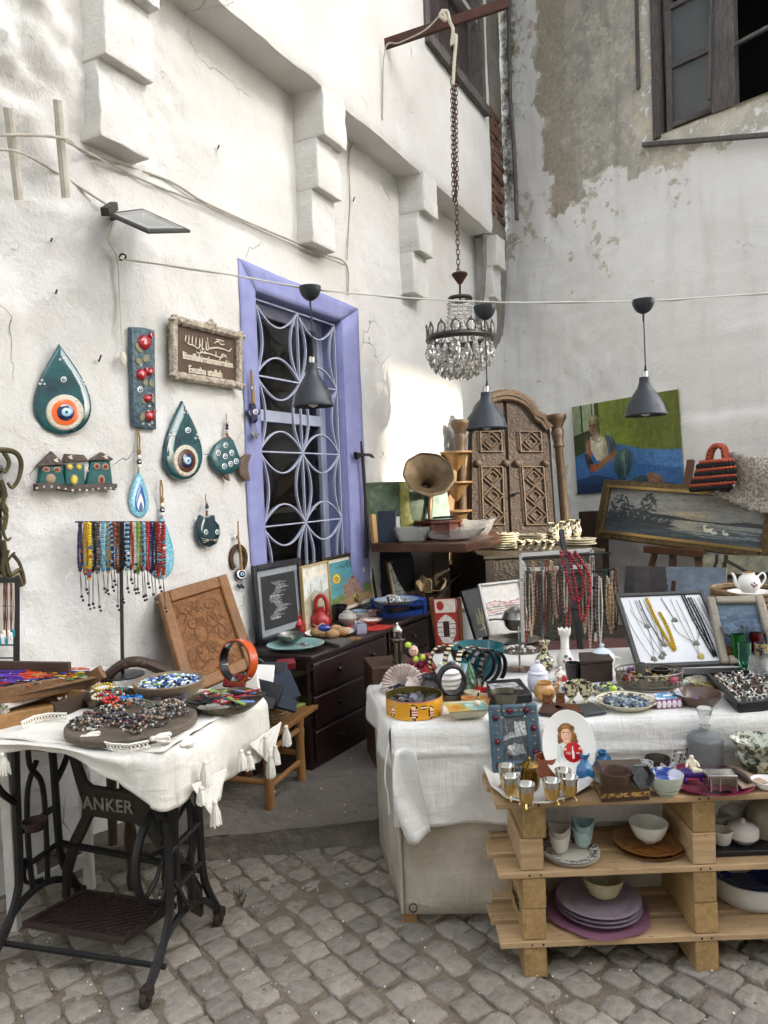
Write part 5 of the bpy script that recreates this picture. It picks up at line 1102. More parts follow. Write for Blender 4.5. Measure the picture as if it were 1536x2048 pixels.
sub(lambda b:b.add([at(225,1540,2.82),at(345,1540,2.82),at(345,1520,3.06),at(225,1520,3.06)],[(0,1,2,3)]),'seat',CHW,chr_,smooth=0,solid=.04)
sp_=on(245,1344,TZ+.02);sd_=sp_.y;sps=sd_/F
ns=thing('necklace_stand','thin grey metal T stand carrying bead necklaces','stand',V((sp_.x,sp_.y,TZ)))
IRN2=mat('grey_steel_rod','55555a','403f40',25,.4,.7)
sub(lambda b:b.bar(V((sp_.x,sp_.y,TZ+.005)),at(241,1046,sd_),.012,.012,V((0,1,0))),'pole',IRN2,ns);sub(lambda b:b.bar(at(150,1044,sd_),at(330,1044,sd_),.007,.007),'crossbar',IRN2,ns);sub(lambda b:b.lathe([(.09,0),(.09,.006),(0.001,.012)],24,T((sp_.x,sp_.y,TZ+.004))),'base',IRN2,ns)
NK=[(160,1142,['1f2050','2c2c66','8a3040'],'dark blue'),(170,1150,['c99a28','b88a20','2f8a86','a03030'],'amber'),(178,1160,['d8b828','e0c234','3a6aa0','b03a2c'],'bright yellow'),(186,1144,['1a1a1c','26262a','4a4a4e'],'black'),(195,1146,['4a4648','6a5a58','8a7a78','3a4a48'],'grey brown'),(206,1142,['6aa8c0','88bcd0','4a90aa'],'sky blue'),(216,1145,['c8982c','8fc0d4','3a6a90'],'gold and blue'),(222,1140,['9ac4d8','1f2a5a'],'pale blue'),(229,1138,['a0522c','6a3820','2a5a8a'],'rust'),(236,1146,['5a3a22','6e4a2c'],'wood brown'),(244,1140,['101012','1c1c20'],'jet black'),(254,1142,['8fc4d8','1f2c60','e8e6e0'],'ice blue'),(262,1138,['b03a26','c44a30'],'coral red'),(269,1146,['d8d2b8','e6e2cc','3a3a3a'],'bone white'),(276,1148,['7a9a3a','94b04a','5f7f2c'],'green'),(284,1142,['6a4a34','8fb8d0','b04030'],'brown and blue'),(288,1138,['a8d0e0','7ab0c8'],'light turquoise'),(295,1142,['b02026','c83038'],'scarlet'),(302,1146,['1c1c60','2a2a80'],'royal blue'),(309,1140,['2a1a1a','4a2a2a'],'dark brown'),(316,1152,['8f2a2a','a83a34','3a8a8a','7a2020'],'brick red cylinder'),(326,1154,['9a2c2c','b24036','2f7f80','d8d2c8'],'red tile bead')]
for k,(x,yb,cols,nm)in enumerate(NK):
 b=MB();dd=sd_-.012*(k%3);r_=3.1*sps*(1.25 if k in(2,4,20,21)else 1)
 pts=bez([at(x-1,1046,dd),at(x-3,1085,dd-.004),at(x-3,1125,dd-.006),at(x,yb,dd-.01),at(x+3,1125,dd-.026),at(x+2,1085,dd-.024),at(x+2,1046,dd-.006)],5)
 beads(b,pts,r_,(lambda i:cols[i%2]if not 15<i<32 else rnd.choice(cols)),7,5,1.5,.85)
 b.c=C('3a3236');yl=yb+rnd.uniform(20,72);q=at(x+rnd.uniform(-2,5),yl,dd-.01)
 for dx in(-1.5,1.5):b.tube([at(x,yb,dd-.01),q+V((dx*.002,0,0))],.0011,4)
 b.ball(q,.007,6,5);b.c=C(rnd.choice(['202020','4a3a2a','6a5a3a']));b.ball(q+V((.004,0,-.016)),.006,6,5)
 tag(b.build('bead_necklace',VG,loc=at(x,yb,dd)),nm+' bead necklace hanging on the T stand','necklace','necklaces on the T stand')
rk=thing('wire_rack','black wire display rack at the left edge','rack',on(20,1345,.86));rkd=0.
BW=mat('black_wire','141416',rough=.5)
def rka(x,y,d):return wl(x,y,.14-d)
def rackf(b):
 b.bar(rka(33,1160,rkd),rka(33,1338,rkd),.012,.02);b.bar(rka(-60,1160,rkd),rka(36,1160,rkd),.012,.02)
 for y in(1186,1212,1238,1264,1290,1316):b.tube([rka(-60,y,rkd),rka(34,y,rkd)],.003,5)
sub(rackf,'rack_frame',BW,rk)
for k in range(9):
 x=-10+k*4.6;b=MB();L_=rnd.uniform(80,118);b.c=C(rnd.choice(['4a2a22','5a3428','8f8a82','3a2420','b0a89a']));
 for dx in(-.8,.8):b.tube([rka(x+dx,1166,rkd-.015),rka(x+dx*2,1166+L_*.5,rkd-.02),rka(x+dx*.6,1166+L_,rkd-.015)],.0022,4)
 b.c=C(['e6e2da','e6e2da','2a8a94'][k%3]);b.lathe([(0,-.022),(.006,-.01),(.006,.01),(0,.016)],7,T(rka(x,1166+L_+8,rkd-.015)))
 tag(b.build('pendant_necklace',VM),'cord necklace with a drop pendant, '+'first second third fourth fifth sixth seventh eighth ninth'.split()[k]+' from the left on the wire rack','necklace','necklaces on the wire rack')
a,b_,c,d=at(352,1402,3.12),at(492,1345,3.5),at(450,1150,3.78),at(313,1190,3.42)
ex=(c-d);ey=((d-a)+(c-b_))/2;ey=ey-ex.normalized()*ey.dot(ex.normalized())*.3
pnl=thing('oak_board','tan carved wooden panel leaning against the wall','wooden panel',V((a.x,a.y,a.z)))
LO=woodmat('tan_oak','8f6230','6c451f',.5,2,14);CRV=mat('carved_relief','6b4423','8a5c30',16,.6,bump=1.,bs=34,mixw=.2,bd=.02)
dn=d-ey*1.0;dm=lambda u,v,o=0.:(dn+ex*u+ey*v)+ex.cross(ey).normalized()*-o*-1
nrm=ex.cross(ey).normalized();nrm=nrm if nrm.y<0 else-nrm
dm=lambda u,v,o=0.:dn+ex*u+ey*v+nrm*o
sub(lambda b:b.slab(dm(.08,.06,.0),dm(.92,.06,.0),dm(.92,.94,.0),dm(.08,.94,.0),.015),'panel',CRV,pnl)
for(u0,v0,u1,v1)in((0,0,.14,1),(.86,0,1,1),(.14,.88,.86,1),(.14,0,.86,.12)):sub(lambda b:b.slab(dm(u0,v0,.018),dm(u1,v0,.018),dm(u1,v1,.018),dm(u0,v1,.018),.035),'frame_board',LO,pnl,bevel=.008)
rl=random.Random(5)
def carv(b):
 for k in range(46):
  u,v=rl.uniform(.2,.8),rl.uniform(.16,.84);P=[dm(u,v,.0)]
  for j in range(5):u=min(.83,max(.17,u+rl.uniform(-.07,.07)));v=min(.86,max(.14,v+rl.uniform(-.06,.06)));P.append(dm(u,v,.0))
  b.tube(bez(P,4),rl.uniform(.0025,.0045),5)
 for(u,v,rx,rz)in((.35,.62,.06,.05),(.42,.5,.09,.09),(.38,.32,.07,.1),(.62,.6,.07,.08),(.7,.45,.05,.08),(.3,.78,.08,.05),(.66,.76,.09,.05)):
  P=[dm(u+rx*math.cos(t),v+rz*math.sin(t),.0)for t in np.linspace(0,6.28,14)];b.tube(P,.004,5)
sub(carv,'carved_figures',mat('carved_lines','5a371b','7a5028',30,.6),pnl)
tb=thing('tambourine','orange and black tambourine standing on edge','tambourine',at(475,1366,3.0));tcen=at(476,1322,3.05);Rt=44*3.05/F
tbx=V((.84,-.54,0)).normalized();tM=frame(tcen,tbx,V((0,.15,1)))
sub(lambda b:b.lathe([(Rt,-.022),(Rt,.022),(Rt-.006,.022),(Rt-.006,-.022),(Rt,-.022)],48,tM),'hoop',mat('orange_lacquer','b8481a','c9561f',20,.3,coat=.4),tb);sub(lambda b:b.lathe([(Rt-.0062,-.0225),(Rt-.0062,.0225),(Rt-.009,.0225),(Rt-.009,-.0225),(Rt-.0062,-.0225)],48,tM),'lining',BLK,tb)
for k in range(6):
 a=2*math.pi*k/6+.3;q=tM@V(((Rt-.012)*math.cos(a),(Rt-.012)*math.sin(a),0));sub(lambda b:b.lathe([(.002,-.002),(.017,-.001),(.017,.001),(.002,.002)],14,frame(q,tM.to_3x3()@V((0,0,1)),tM.to_3x3()@V((math.cos(a),math.sin(a),0)))),'jingle',CHR,tb)
BEN=woodmat('honey_bench','9a6f3f','7a5229',.5,2,14)
bl1,bl2=on(540,1617,.1),on(602,1562,.1);bd=(bl2-bl1).normalized();bn=V((-bd.y,bd.x,0));bze=.44
bench=thing('wooden_bench','low honey coloured wooden bench beside the dark dresser','bench',bl1)
bp=lambda u,v,z:V((bl1 .x,bl1 .y,0))+bd*u+bn*v+V((0,0,z));bL=.62
for(u,v)in((0,0),(.33,0),(0,.3),(.33,.3),(.6,.3)):sub(lambda b:b.lathe([(.021,0),(.023,.08),(.021,.2),(.025,.26),(.02,.275),(.025,.29),(.024,.34)],12,T(bp(u,v,.1))),'leg',BEN,bench)
for k in range(3):sub(lambda b:b.box((-.05,-.03+k*.125,bze-.025),(bL,-.03+k*.125+.12,bze),Matrix.Translation(bp(0,0,0))@Matrix.Rotation(math.atan2(bd.y,bd.x),4,'Z')),'seat_board',BEN,bench,bevel=.004)
for(p,q)in((bp(0,0,.2),bp(.33,0,.2)),(bp(0,0,.22),bp(0,.3,.22)),(bp(0,0,.36),bp(.33,0,.36)),(bp(.33,0,.24),bp(.33,.3,.24))):sub(lambda b:b.tube([p,q],.014,8),'stretcher',BEN,bench)
BSK=mat('woven_straw','9a7f5c','6b543a',40,.85,bump=.8,bs=90)
bkc=bp(.2,.14,bze);bk_=thing('woven_basket','braided straw basket packed with black wallets','basket',bkc)
def basket(b):
 for i,(r,z)in enumerate(((.12,.0),(.135,.02),(.145,.04),(.152,.06),(.157,.08),(.16,.1))):
  b.tube([bkc+V((r*math.cos(t)*(1+.02*math.sin(t*18+i*1.6)),r*math.sin(t)*(1+.02*math.sin(t*18+i*1.6)),z+.012+.005*math.sin(t*18+i*1.6)))for t in np.linspace(0,2*math.pi,61)[:-1]],.0135,6,closed=True)
 b.lathe([(.12,.002),(.12,.008),(0.001,.008)],24,T(bkc))
sub(basket,'weave',BSK,bk_)
LEA=mat('black_leather','18181b','26262b',30,.45,bump=.2)
for k,(px_,py_,w_,h_,dd,rz,m,lb)in enumerate(((490,1375,60,38,3.3,-.2,mat('white_card','ddd8cc',rough=.7),'pale cream card box standing in the basket'),(525,1352,46,45,3.42,.1,WHT,'white square box standing in the basket'),(548,1344,52,40,3.48,.0,LEA,'black wallet at the back of the basket'),(535,1385,58,44,3.36,-.1,LEA,'striped black wallet at the front of the basket'),(572,1372,40,60,3.44,.5,mat('navy_cloth','1c2430','28323f',30,.8),'navy folded case with a white label'),(566,1406,60,26,3.38,.8,mat('navy_cloth'),'navy pouch lying at the rim of the basket'),(515,1402,70,24,3.3,.2,LEA,'long black case low in the basket'),(470,1362,48,26,3.24,-.3,mat('deep_red_cloth','7a1f24',rough=.8),'dark red pouch beside the basket'))):
 c=at(px_,py_,dd);s_=dd/F;b=MB();b.box((-w_/2*s_,-.011,-h_/2*s_),(w_/2*s_,.011,h_/2*s_),T(c,rz)@Matrix.Rotation(-.5,4,'X')@Matrix.Rotation((-.3,.1,.05,.25,-.2,.5,.3,0)[k],4,'Y'));tag(b.build('wallet',m,bevel=.004),lb,'wallet','wallets in the straw basket')
c=bp(.5,.1,bze+.002);tag(sub(lambda b:b.box((-.09,-.11,0),(.09,.11,.012),T(c,-.7)),'green_tile',mat('green_tile_glaze','66802f','86a04a',9,.35,mixw=.15),None,bevel=.002),'green mottled book lying on the bench','book')
# ================================================================ dark dresser along the white wall
A0=on(628,1546,.1)
def zsolve(p,y):
 lo,hi=0.,2.
 for _ in range(40):
  m_=(lo+hi)/2
  if proj((p.x,p.y,m_))[1]>y:lo=m_
  else:hi=m_
 return lo
ZD=zsolve(A0,1312);B0=on(862,1222,ZD);dx_=V((B0 .x-A0 .x,B0 .y-A0 .y,0));DL=dx_.length;dx_.normalize();dyv=V((-dx_.y,dx_.x,0))
DM=frame(V((A0 .x,A0 .y,0)),dx_,dyv);CHERRY=woodmat('dark_cherry','26100c','140807',.38,0,10,coat=.15,bump=.1);CHT=woodmat('worn_cherry_top','2e1a14','1a0e0b',.45,0,10,coat=.1)
SPL=DL*.6
for k,(u0,u1,zt,lb)in enumerate(((0,SPL,ZD,'dark cherry chest of drawers, the nearer one by the bench'),(SPL+.006,DL,ZD+.012,'dark cherry chest of drawers, the farther one beside the striped house toy'))):
 o=thing('dresser',lb,'dresser',DM@V((u0,0,.1)),'dark dressers')
 sub(lambda b:b.box((u0+.012,.02,.1),(u1-.012,.46,zt-.03),DM),'carcass',CHERRY,o,bevel=.004);sub(lambda b:b.box((u0,-.015,zt-.03),(u1,.48,zt),DM),'top',CHT,o,bevel=.008,seg=3)
 hh=(zt-.03-.16)/3
 for j in range(3):
  dz_=.14+j*(hh+.006);dr=sub(lambda b:b.box((u0+.04,.002,dz_),(u1-.04,.03,dz_+hh-.012),DM),'drawer',CHERRY,o,bevel=.006)
  for f in((.5,)if k else(.3,.72)):
   q=DM@V((u0+(u1-u0)*f,0,dz_+hh*.5));sub(lambda b:b.lathe([(.008,0),(.006,.012),(.014,.018),(.015,.026),(.008,.031),(0.001,.032)],12,DM@Matrix.Translation((u0+(u1-u0)*f,.003,dz_+hh*.5))@Matrix.Rotation(math.pi/2,4,'X')),'knob',mat('dark_knob','191312',rough=.25),dr)
# ---- pictures leaning behind
class Rect:
 def __init__(s,bl,br,tl_,z,back,dbl=None):
  s.a=on(*bl,z)if dbl is None else at(*bl,dbl);s.b=on(*br,z)if dbl is None else at(br[0],br[1],dbl+z);d_=at(*tl_,s.a.y+back);s.x=(s.b-s.a);s.w=s.x.length;s.x.normalize();y=d_-s.a;y=y-s.x*y.dot(s.x);s.h=y.length;s.y=y.normalized();s.n=s.x.cross(s.y)
  if s.n.y>0:s.n=-s.n
 def p(s,u,v,o=0.):return s.a+s.x*u+s.y*v+s.n*o
 def q(s,u0,v0,u1,v1,o=0.):return[s.p(u0,v0,o),s.p(u1,v0,o),s.p(u1,v1,o),s.p(u0,v1,o)]
def framed(name,label,cat,r,fw,fm,pic,ft=.022,mount=0.,mm=None,group=None,canvas=None):
 o=thing(name,label,cat,r.a,group);w_,h_=r.w,r.h
 if fw:
  for(u0,v0,u1,v1)in((0,0,fw,h_),(w_-fw,0,w_,h_),(fw,0,w_-fw,fw),(fw,h_-fw,w_-fw,h_)):sub(lambda b:b.slab(*r.q(u0,v0,u1,v1,ft),ft),'frame_side',fm,o,bevel=min(.008,fw*.3))
 i=fw+mount
 if mount:sub(lambda b:b.slab(*r.q(fw,fw,w_-fw,h_-fw,.006),.005),'mount',mm,o,smooth=0)
 b=MB();q=r.q(i,i,w_-i,h_-i,.009 if fw else.0);pic.mesh(b,*q);po=b.build('picture',PAINT,o,smooth=0)
 if not fw:sub(lambda b:b.slab(*r.q(0,0,w_,h_,-.0015),.02),'stretcher',canvas or mat('canvas_edge','b9ae98','9a8e78',30,.9),o,smooth=0)
 return o
BLKF=mat('black_frame','15151a','2a2a30',60,.35,bump=.5,bs=90,mixw=.1)
pc=Pic(60,88,'1d2022');rp_=random.Random(3)
for k in range(34):
 v=.14+k*.021;u0=.3+.1*math.sin(k*.35)+rp_.uniform(-.03,.03);u1=u0+rp_.uniform(.15,.42);u=u0
 while u<u1:l=rp_.uniform(.02,.05);pc.rect(u,v,min(u+l,u1),v+.012,'a8aeb0',.9);u+=l+.014
pc.noise(.2,8,8)
framed('framed_script','black framed picture of silver lettering on black','picture',Rect((514,1292),(610,1260),(497,1133),ZD,.0),.035,BLKF,pc,mount=.035,mm=mat('grey_mount','9ba1a4','7f868a',50,.7))
pc=Pic(50,70,'d8d2c2');pc.rect(0,.2,1,.5,'c9cdc8');pc.poly([(0,.62),(.2,.5),(.45,.42),(.8,.5),(1,.45),(1,.8),(0,.85)],'8f9276',.8);pc.poly([(.2,.62),(.5,.46),(.8,.62)],'b3aa96');pc.rect(.3,.3,.34,.6,'a9a294');pc.rect(.7,.28,.74,.6,'a9a294');pc.rect(.0,.8,1,1,'b8b29e');pc.ell(.25,.85,.1,.06,'a05040',.5);pc.noise(.35,9,9,4)
framed('watercolour','pale unframed watercolour of a mosque','picture',Rect((606,1262),(660,1240),(596,1134),ZD+.004,.0),.008,mat('pale_wood_edge','b59a6a',rough=.6),pc)
pc=Pic(120,124,'4f8a92');pc.noise(.15,4,4,8);pc.poly([(0,.78),(.25,.72),(.55,.75),(1,.52),(1,1),(0,1)],'6a7a44');pc.poly([(.1,.9),(.5,.8),(.9,.82),(1,.9),(1,1),(.1,1)],'9a7a5a')
for(x0,y0,x1)in((.3,.5,.42),(.42,.4,.5),(.5,.46,.62),(.62,.42,.72),(.28,.6,.78)):pc.poly([(x0,.8),(x0,y0),(x1,y0+.02),(x1,.8)],'8f7468');pc.rect(x0+.03,y0+.08,x0+.05,y0+.12,'4a3a34')
for x,y in((.18,.36),(.87,.26)):pc.ell(x,y,.1,.115,'8a7030');pc.ell(x,y,.085,.1,'d8b84e');pc.line([(x-.04,y),(x,y-.05),(x+.03,y+.02),(x-.02,y+.05)],.008,'2c2a20')
for P in([(.25,.14),(.32,.1),(.36,.15),(.44,.1)],[(.46,.06),(.48,.18),(.52,.12),(.56,.18)],[(.58,.08),(.6,.16)],[(.63,.12),(.7,.08),(.76,.13)],[(.5,.05),(.53,.1)]):pc.line(P,.008,'1f3038')
pc.rect(.52,.38,.58,.46,'b03a34');pc.noise(.35,14,14,2)
framed('framed_castle_picture','framed picture of a castle under teal sky with gold medallions','picture',Rect((660,1238),(752,1204),(637,1118),ZD+.01,.0),.022,mat('dark_gold_frame','2a241a','4a3c22',50,.4,.4),pc,mount=.022,mm=mat('cream_mount','d8d0bc',rough=.8))
LBAG=mat('black_fabric_bag','17181b','232428',30,.75,bump=.3)
bgp=at(790,1200,5.5);tag(sub(lambda b:(b.lathe([(.1,0),(.16,.01),(.17,.1),(.165,.3),(.15,.36),(.1,.39),(0.001,.4)],24,T((bgp.x,bgp.y,ZD+.01))@Matrix.Diagonal((.9,.5,.93,1))),),'black_bag',LBAG,None),'soft black bag standing behind the small sketch','bag')
pc=Pic(40,60,'d6d2c8')
for P in([(.15,.2),(.5,.1),(.85,.25),(.8,.8),(.2,.85),(.15,.2)],[(.35,.35),(.65,.3),(.7,.6),(.4,.68),(.35,.35)],[(.5,.4),(.55,.55)],[(.2,.6),(.4,.5)],[(.6,.7),(.8,.6)]):pc.line(P,.012,'6a6a66')
pc.rect(0,.82,1,1,'7f9aa4',.5);pc.noise(.15,6,6)
framed('framed_sketch','small pencil sketch in a thin gold frame','picture',Rect((784,1200),(826,1193),(771,1124),ZD+.02,.06),.014,mat('thin_gold','8a7448','6b5836',30,.4,.5),pc)
# ---- ware on the dresser
def plate(rb,rt,h):return bowlp(rb,rt,h,1.2,1.5,6)
AQUA=mat('aqua_glaze','8fb5b0','7fa8a4',20,.25,coat=.3);REDC=mat('red_clay_glaze','8f1a18','a02420',14,.3,coat=.2);PEW=mat('pewter','8a8880','68665f',18,.3,.9,bump=.1);CER=mat('grey_white_ceramic','b5b1a8','a09c92',14,.35)
pot('blue_plate','pale turquoise plate holding a pewter bowl of trinkets','plate',592,1303,ZD,plate(36,58,9),AQUA,40)
pot('pewter_bowl','shallow pewter bowl on the pale turquoise plate','bowl',580,1286,ZD+.02,bowlp(16,30,16,1.2,.6,foot=3),PEW,32)
tag(sub(lambda b:heap(b,on(583,1277,ZD+.05),.03,40,['b5a58a','8a5a4a','d8d0c0','5a5a58'],.005,.0),'trinkets',VM,None,kind='stuff'),'small trinkets in the pewter bowl','trinkets')
tag(sub(lambda b:heap(b,on(606,1291,ZD+.028),.035,30,['3a3a3c','6a6a6c','8f8f90','202022'],.006,.0),'metal_bits',VG,None,kind='stuff'),'dark metal bits on the turquoise plate','trinkets')
o,c,s_=pot('red_lantern','small red metal lantern beside the black frame','lantern',597,1266,ZD,[(13,0),(14,1),(13,13),(11,14),(0.1,14)],REDC,20)
lid(o,c+V((0,0,14*s_)),s_,[(16,0),(16,1.5),(10,7),(7,12),(7,15),(8,15.5),(3,20),(0.1,21)],REDC,'roof',20);tubep('ring',o,REDC,c,s_,[(-3,36),(-3,42),(0,45),(3,42),(3,36)],.8)
o,c,s_=pot('red_jug','red clay jug with a high arched handle','jug',642,1258,ZD,[(14,0),(20,4),(22,14),(19,23),(12,30),(8,34),(8,42),(6,42),(5,34),(0.1,33)],REDC,28)
tubep('handle',o,REDC,c,s_,[(-8,30),(-9,50),(-4,62),(6,64),(13,52),(14,30)],(4.5,4.5),10);tubep('spout',o,REDC,c,s_,[(-15,18),(-20,26),(-18,34)],(5,3));sub(lambda b:beads(b,[c+V((x*s_,-21.5*s_,(10+3*math.sin(x*.3))*s_))for x in range(-12,13,2)],.004,['e8e4da'],6,4,3.),'white_dots',VM,o)
pot('bread_plate','white oval plate carrying four knotted bread rolls','plate',660,1277,ZD,plate(32,50,8),mat('white_glaze'),40)
BRD=mat('bread_crust','b8966a','8a5f38',30,.7,bump=.3)
for k,(x,y,a,b_)in enumerate(((638,1262,18,12),(664,1266,15,11),(684,1261,15,11),(672,1255,14,9))):
 tag(sub(lambda b:b.ball(on(x,y+6,ZD+.03)+V((0,0,.01)),(a*.0028,a*.0022,b_*.0026),14,9),'bread_roll',BRD,None),('leftmost','front middle','rightmost','rear')[k]+' bread roll on the white oval plate','bread roll','bread rolls on the white plate')
tag(sub(lambda b:b.ball(on(649,1256,ZD+.09),(.036,.024,.02),14,8),'blue_stone',mat('blue_enamel','16246a','26389a',40,.1,coat=1.),None),'shiny cobalt blue oval box resting on the bread rolls','box')
o,c,s_=pot('sugar_bowl','round off white lidded sugar bowl','sugar bowl',696,1252,ZD,[(9,0),(10,2),(17,9),(19,16),(16,23),(9,26),(0.1,26)],CER,28);lid(o,c+V((0,0,25.5*s_)),s_,[(10,0),(9,3),(4,4.5),(3,7),(4,9),(0.1,10)],CER);tubep('handle',o,CER,c,s_,[(16,22),(22,20),(19,13)],1.5)
pot('black_pot','black round pot behind the sugar bowl','pot',680,1244,ZD,bowlp(13,16,32,1.5,.5),mat('black_glaze','131315',rough=.25),24)
o,c,s_=pot('oil_lamp','tiny oil lamp with an olive glass globe','oil lamp',709,1222,ZD,[(8,0),(9,2),(4,5),(4,9),(6,12),(3,14),(0.1,14)],mat('brass','a8854a',rough=.3,metal=1.),18);lid(o,c+V((0,0,14*s_)),s_,[(3,0),(9,6),(10,12),(7,18),(4,21),(4,28)],mat('olive_glass','7f8a14',rough=.05,trans=.5),'globe',18)
pot('blue_bowl','small blue and white bowl behind the sugar bowl','bowl',718,1236,ZD,bowlp(10,15,14),mat('blue_ware','5a7aa8','b8c4d4',40,.3),22);pot('clear_jar','clear glass jar beside the castle picture','jar',734,1222,ZD,bowlp(11,12,22,1),mat('clear_glass','f0f4f2',rough=.03,trans=.95,ior=1.3),20)
pot('grey_cup','plain grey beige cup between sugar bowl and red mat','cup',727,1246,ZD,bowlp(10,13,18),CER,22)
pot('red_mat','flat red round mat on the dresser','mat',742,1262,ZD,[(46,0),(46,1.5),(0.1,1.5)],mat('red_felt','a0241c','b3302a',30,.8),36)
pot('shell_dish','pink footed dish of white shells on the red mat','dish',742,1250,ZD+.005,bowlp(9,24,10,1.2,.7),mat('pink_ware','b58a80',rough=.4),24)
for k in range(5):tag(sub(lambda b:b.ball(on(732+k*5,1240+(k%2)*3,ZD+.03),(.02,.01,.009),8,6,),'white_shell',mat('white_shell','e6e0d6','cfc6ba',40,.5),None),'long white shell in the pink footed dish','shell','white shells in the pink dish')
o=thing('ring_dish_box','small red and white patterned box','box',on(748,1234,ZD));sub(lambda b:b.box((-.04,-.03,0),(.04,.03,.045),T(on(748,1234,ZD),.4)),'box_body',mat('red_white_print','b04a40','d8ccc0',60,.5,mixw=.1),o,bevel=.003)
o=thing('gift_box','small lilac grey gift box tied with a bow','gift box',on(720,1268,ZD));sub(lambda b:b.box((-.032,-.03,0),(.032,.03,.055),T(on(720,1266,ZD),.5)),'carton',mat('lilac_paper','9a98aa','86849a',20,.5),o,bevel=.002)
def bow(b):
 q=on(720,1266,ZD)+V((0,0,.058))
 for a in(0,1.6,3.1,4.7):b.tube(bez([q,q+V((.018*math.cos(a),.018*math.sin(a),.014)),q+V((.024*math.cos(a+.4),.024*math.sin(a+.4),.003)),q],4),.003,5)
sub(bow,'bow',mat('silver_ribbon','c4cad0',rough=.3,metal=.4),o)
for k,(x,y,r)in enumerate(((709,1281,13),(696,1284,14))):pot('wooden_coaster',('right' if k==0 else 'left')+' of two turned wooden coasters','coaster',x,y,ZD,[(r,0),(r+.5,2),(r-1,3),(r-4,2),(0.1,2)],mat('coaster_wood','8f6a45','72502f',30,.5),24,'wooden coasters')
tag(sub(lambda b:b.add([on(x,y,ZD+.012)for x,y in((646,1283),(680,1293),(703,1282),(668,1274))],[(0,1,2,3)]),'slate_tile',mat('grey_slate','5f605c','47463f',20,.5),None,smooth=0,solid=.016),'flat grey painted tile by the coasters','tile')
o=thing('blue_stand','cobalt blue wooden stand with cut out sides','stand',on(795,1235,ZD+.012));BLU=mat('cobalt_paint','123a8a','0e2c6c',30,.5,bump=.3)
c=on(797,1228,ZD+.012);s_=c.y/F
for(u,v)in((-.14,-.1),(.14,-.1),(-.14,.1),(.14,.1)):sub(lambda b:b.box((u-.012,v-.012,0),(u+.012,v+.012,.1),T(c,.4)),'leg',BLU,o,bevel=.002)
sub(lambda b:(b.box((-.152,-.112,.088),(.152,.112,.104),T(c,.4)),),'stand_top',BLU,o,bevel=.003)
for(a,b_,c2,d2)in((-.128,-.105,.128,-.095),(-.145,-.088,-.135,.088),(.135,-.088,.145,.088)):sub(lambda b:(b.box((a,b_,0),(c2,d2,.03),T(c,.4)),b.box((a,b_,.062),(c2,d2,.087),T(c,.4))),'cut_out_side',BLU,o)
pot('grey_plate','blue grey plate on the cobalt stand','plate',793,1210,ZD+.118,plate(34,45,7),mat('blue_grey_glaze2','8d99a3','7c8893',20,.3),40)
o,c,s_=pot('coffee_cup','small white coffee cup with black pattern','cup',783,1207,ZD+.13,bowlp(7,11,15,1),mat('black_white_pattern','e6e4de','33353a',70,.25,mixw=.05),22);tubep('handle',o,WHT,c,s_,[(10,12),(16,11),(12,4)],1.2)
pot('saucer','patterned saucer holding the small coffee cup','saucer',775,1209,ZD+.126,plate(10,18,4),mat('black_white_pattern'),26)
tag(sub(lambda b:heap(b,on(806,1203,ZD+.13),.035,18,['e6e4de','8a8478','6a6a66','c0bcb2'],.008,.0),'small_shells',VM,None,kind='stuff'),'small shells and coins on the blue grey plate','shells')
tz_=ZD+.14
o=thing('leaf_tray','dark curved leaf shaped tray behind the dresser','tray',on(870,1195,tz_));
sub(lambda b:b.quad(at(790,1208,5.2),at(862,1206,5.0),at(925,1148,5.9),at(840,1165,6.0),10,8,lambda p,u,v:V(p)+V((0,0,-.05*math.sin(math.pi*u)))),'tray_leaf',mat('dark_horn','1f1d1a','2c2822',20,.5),o,solid=.012)
for k,(x,y,a)in enumerate(((843,1172,.3),(880,1168,-.5))):
 tag(sub(lambda b:b.lathe([(.0,0),(.03,.01),(.06,.04),(.075,.09),(.068,.09),(.05,.05),(0.001,.025)],20,T(at(x,y+10,5.45+k*.1),a)@Matrix.Rotation(.9,4,'X')@Matrix.Diagonal((.8+.2*k,1,1,1)),wave=lambda r,h,t,i:(r*(1+.12*math.sin(5*t)+.06*math.sin(11*t)),h)),'conch_shell',mat('beige_shell','b8a688','8f7c60',30,.6,bump=.5),None),('left knobbly' if k==0 else 'right open')+' beige sea shell on the leaf tray','shell','sea shells on the leaf tray')
for k,x in enumerate((826,842)):pot('copper_cup',('left' if k==0 else 'right')+' of two brown copper cups below the shells','cup',x,1205,ZD+.06,bowlp(8,10,20,1),mat('brown_copper','6a4c3a','4f3628',20,.35,.7),20,'copper cups')
o,c,s_=pot('silver_tray','tarnished silver tray with wavy rim at the dresser end','tray',578,1356,ZD-.09,bowlp(36,58,14,1.5,.9),PEW,40,wave=lambda r,h,a,i:(r*(1+.07*math.sin(8*a)*(r/58)**3),h));tubep('handle',o,PEW,c,s_,[(-52,14),(-62,20),(-60,32),(-50,26)],1.5);tubep('handle',o,PEW,c,s_,[(50,12),(60,14),(66,22)],1.5)
tag(sub(lambda b:b.box((-.045,-.025,0),(.045,.025,.04),T(c+V((-.01,-.02,.035)),.3)@Matrix.Rotation(.3,4,'X')),'red_box',mat('dark_red_leather','6a1c22','7d262c',20,.5),None,bevel=.004),'small dark red leather box on the silver tray','box')
tag(sub(lambda b:heap(b,c+V((-.03,.02,.03)),.03,25,['c8b0a4','d8ccc0','9a8a80'],.004),'tiny_beads',VG,None,kind='stuff'),'tiny pale beads on the silver tray','beads')
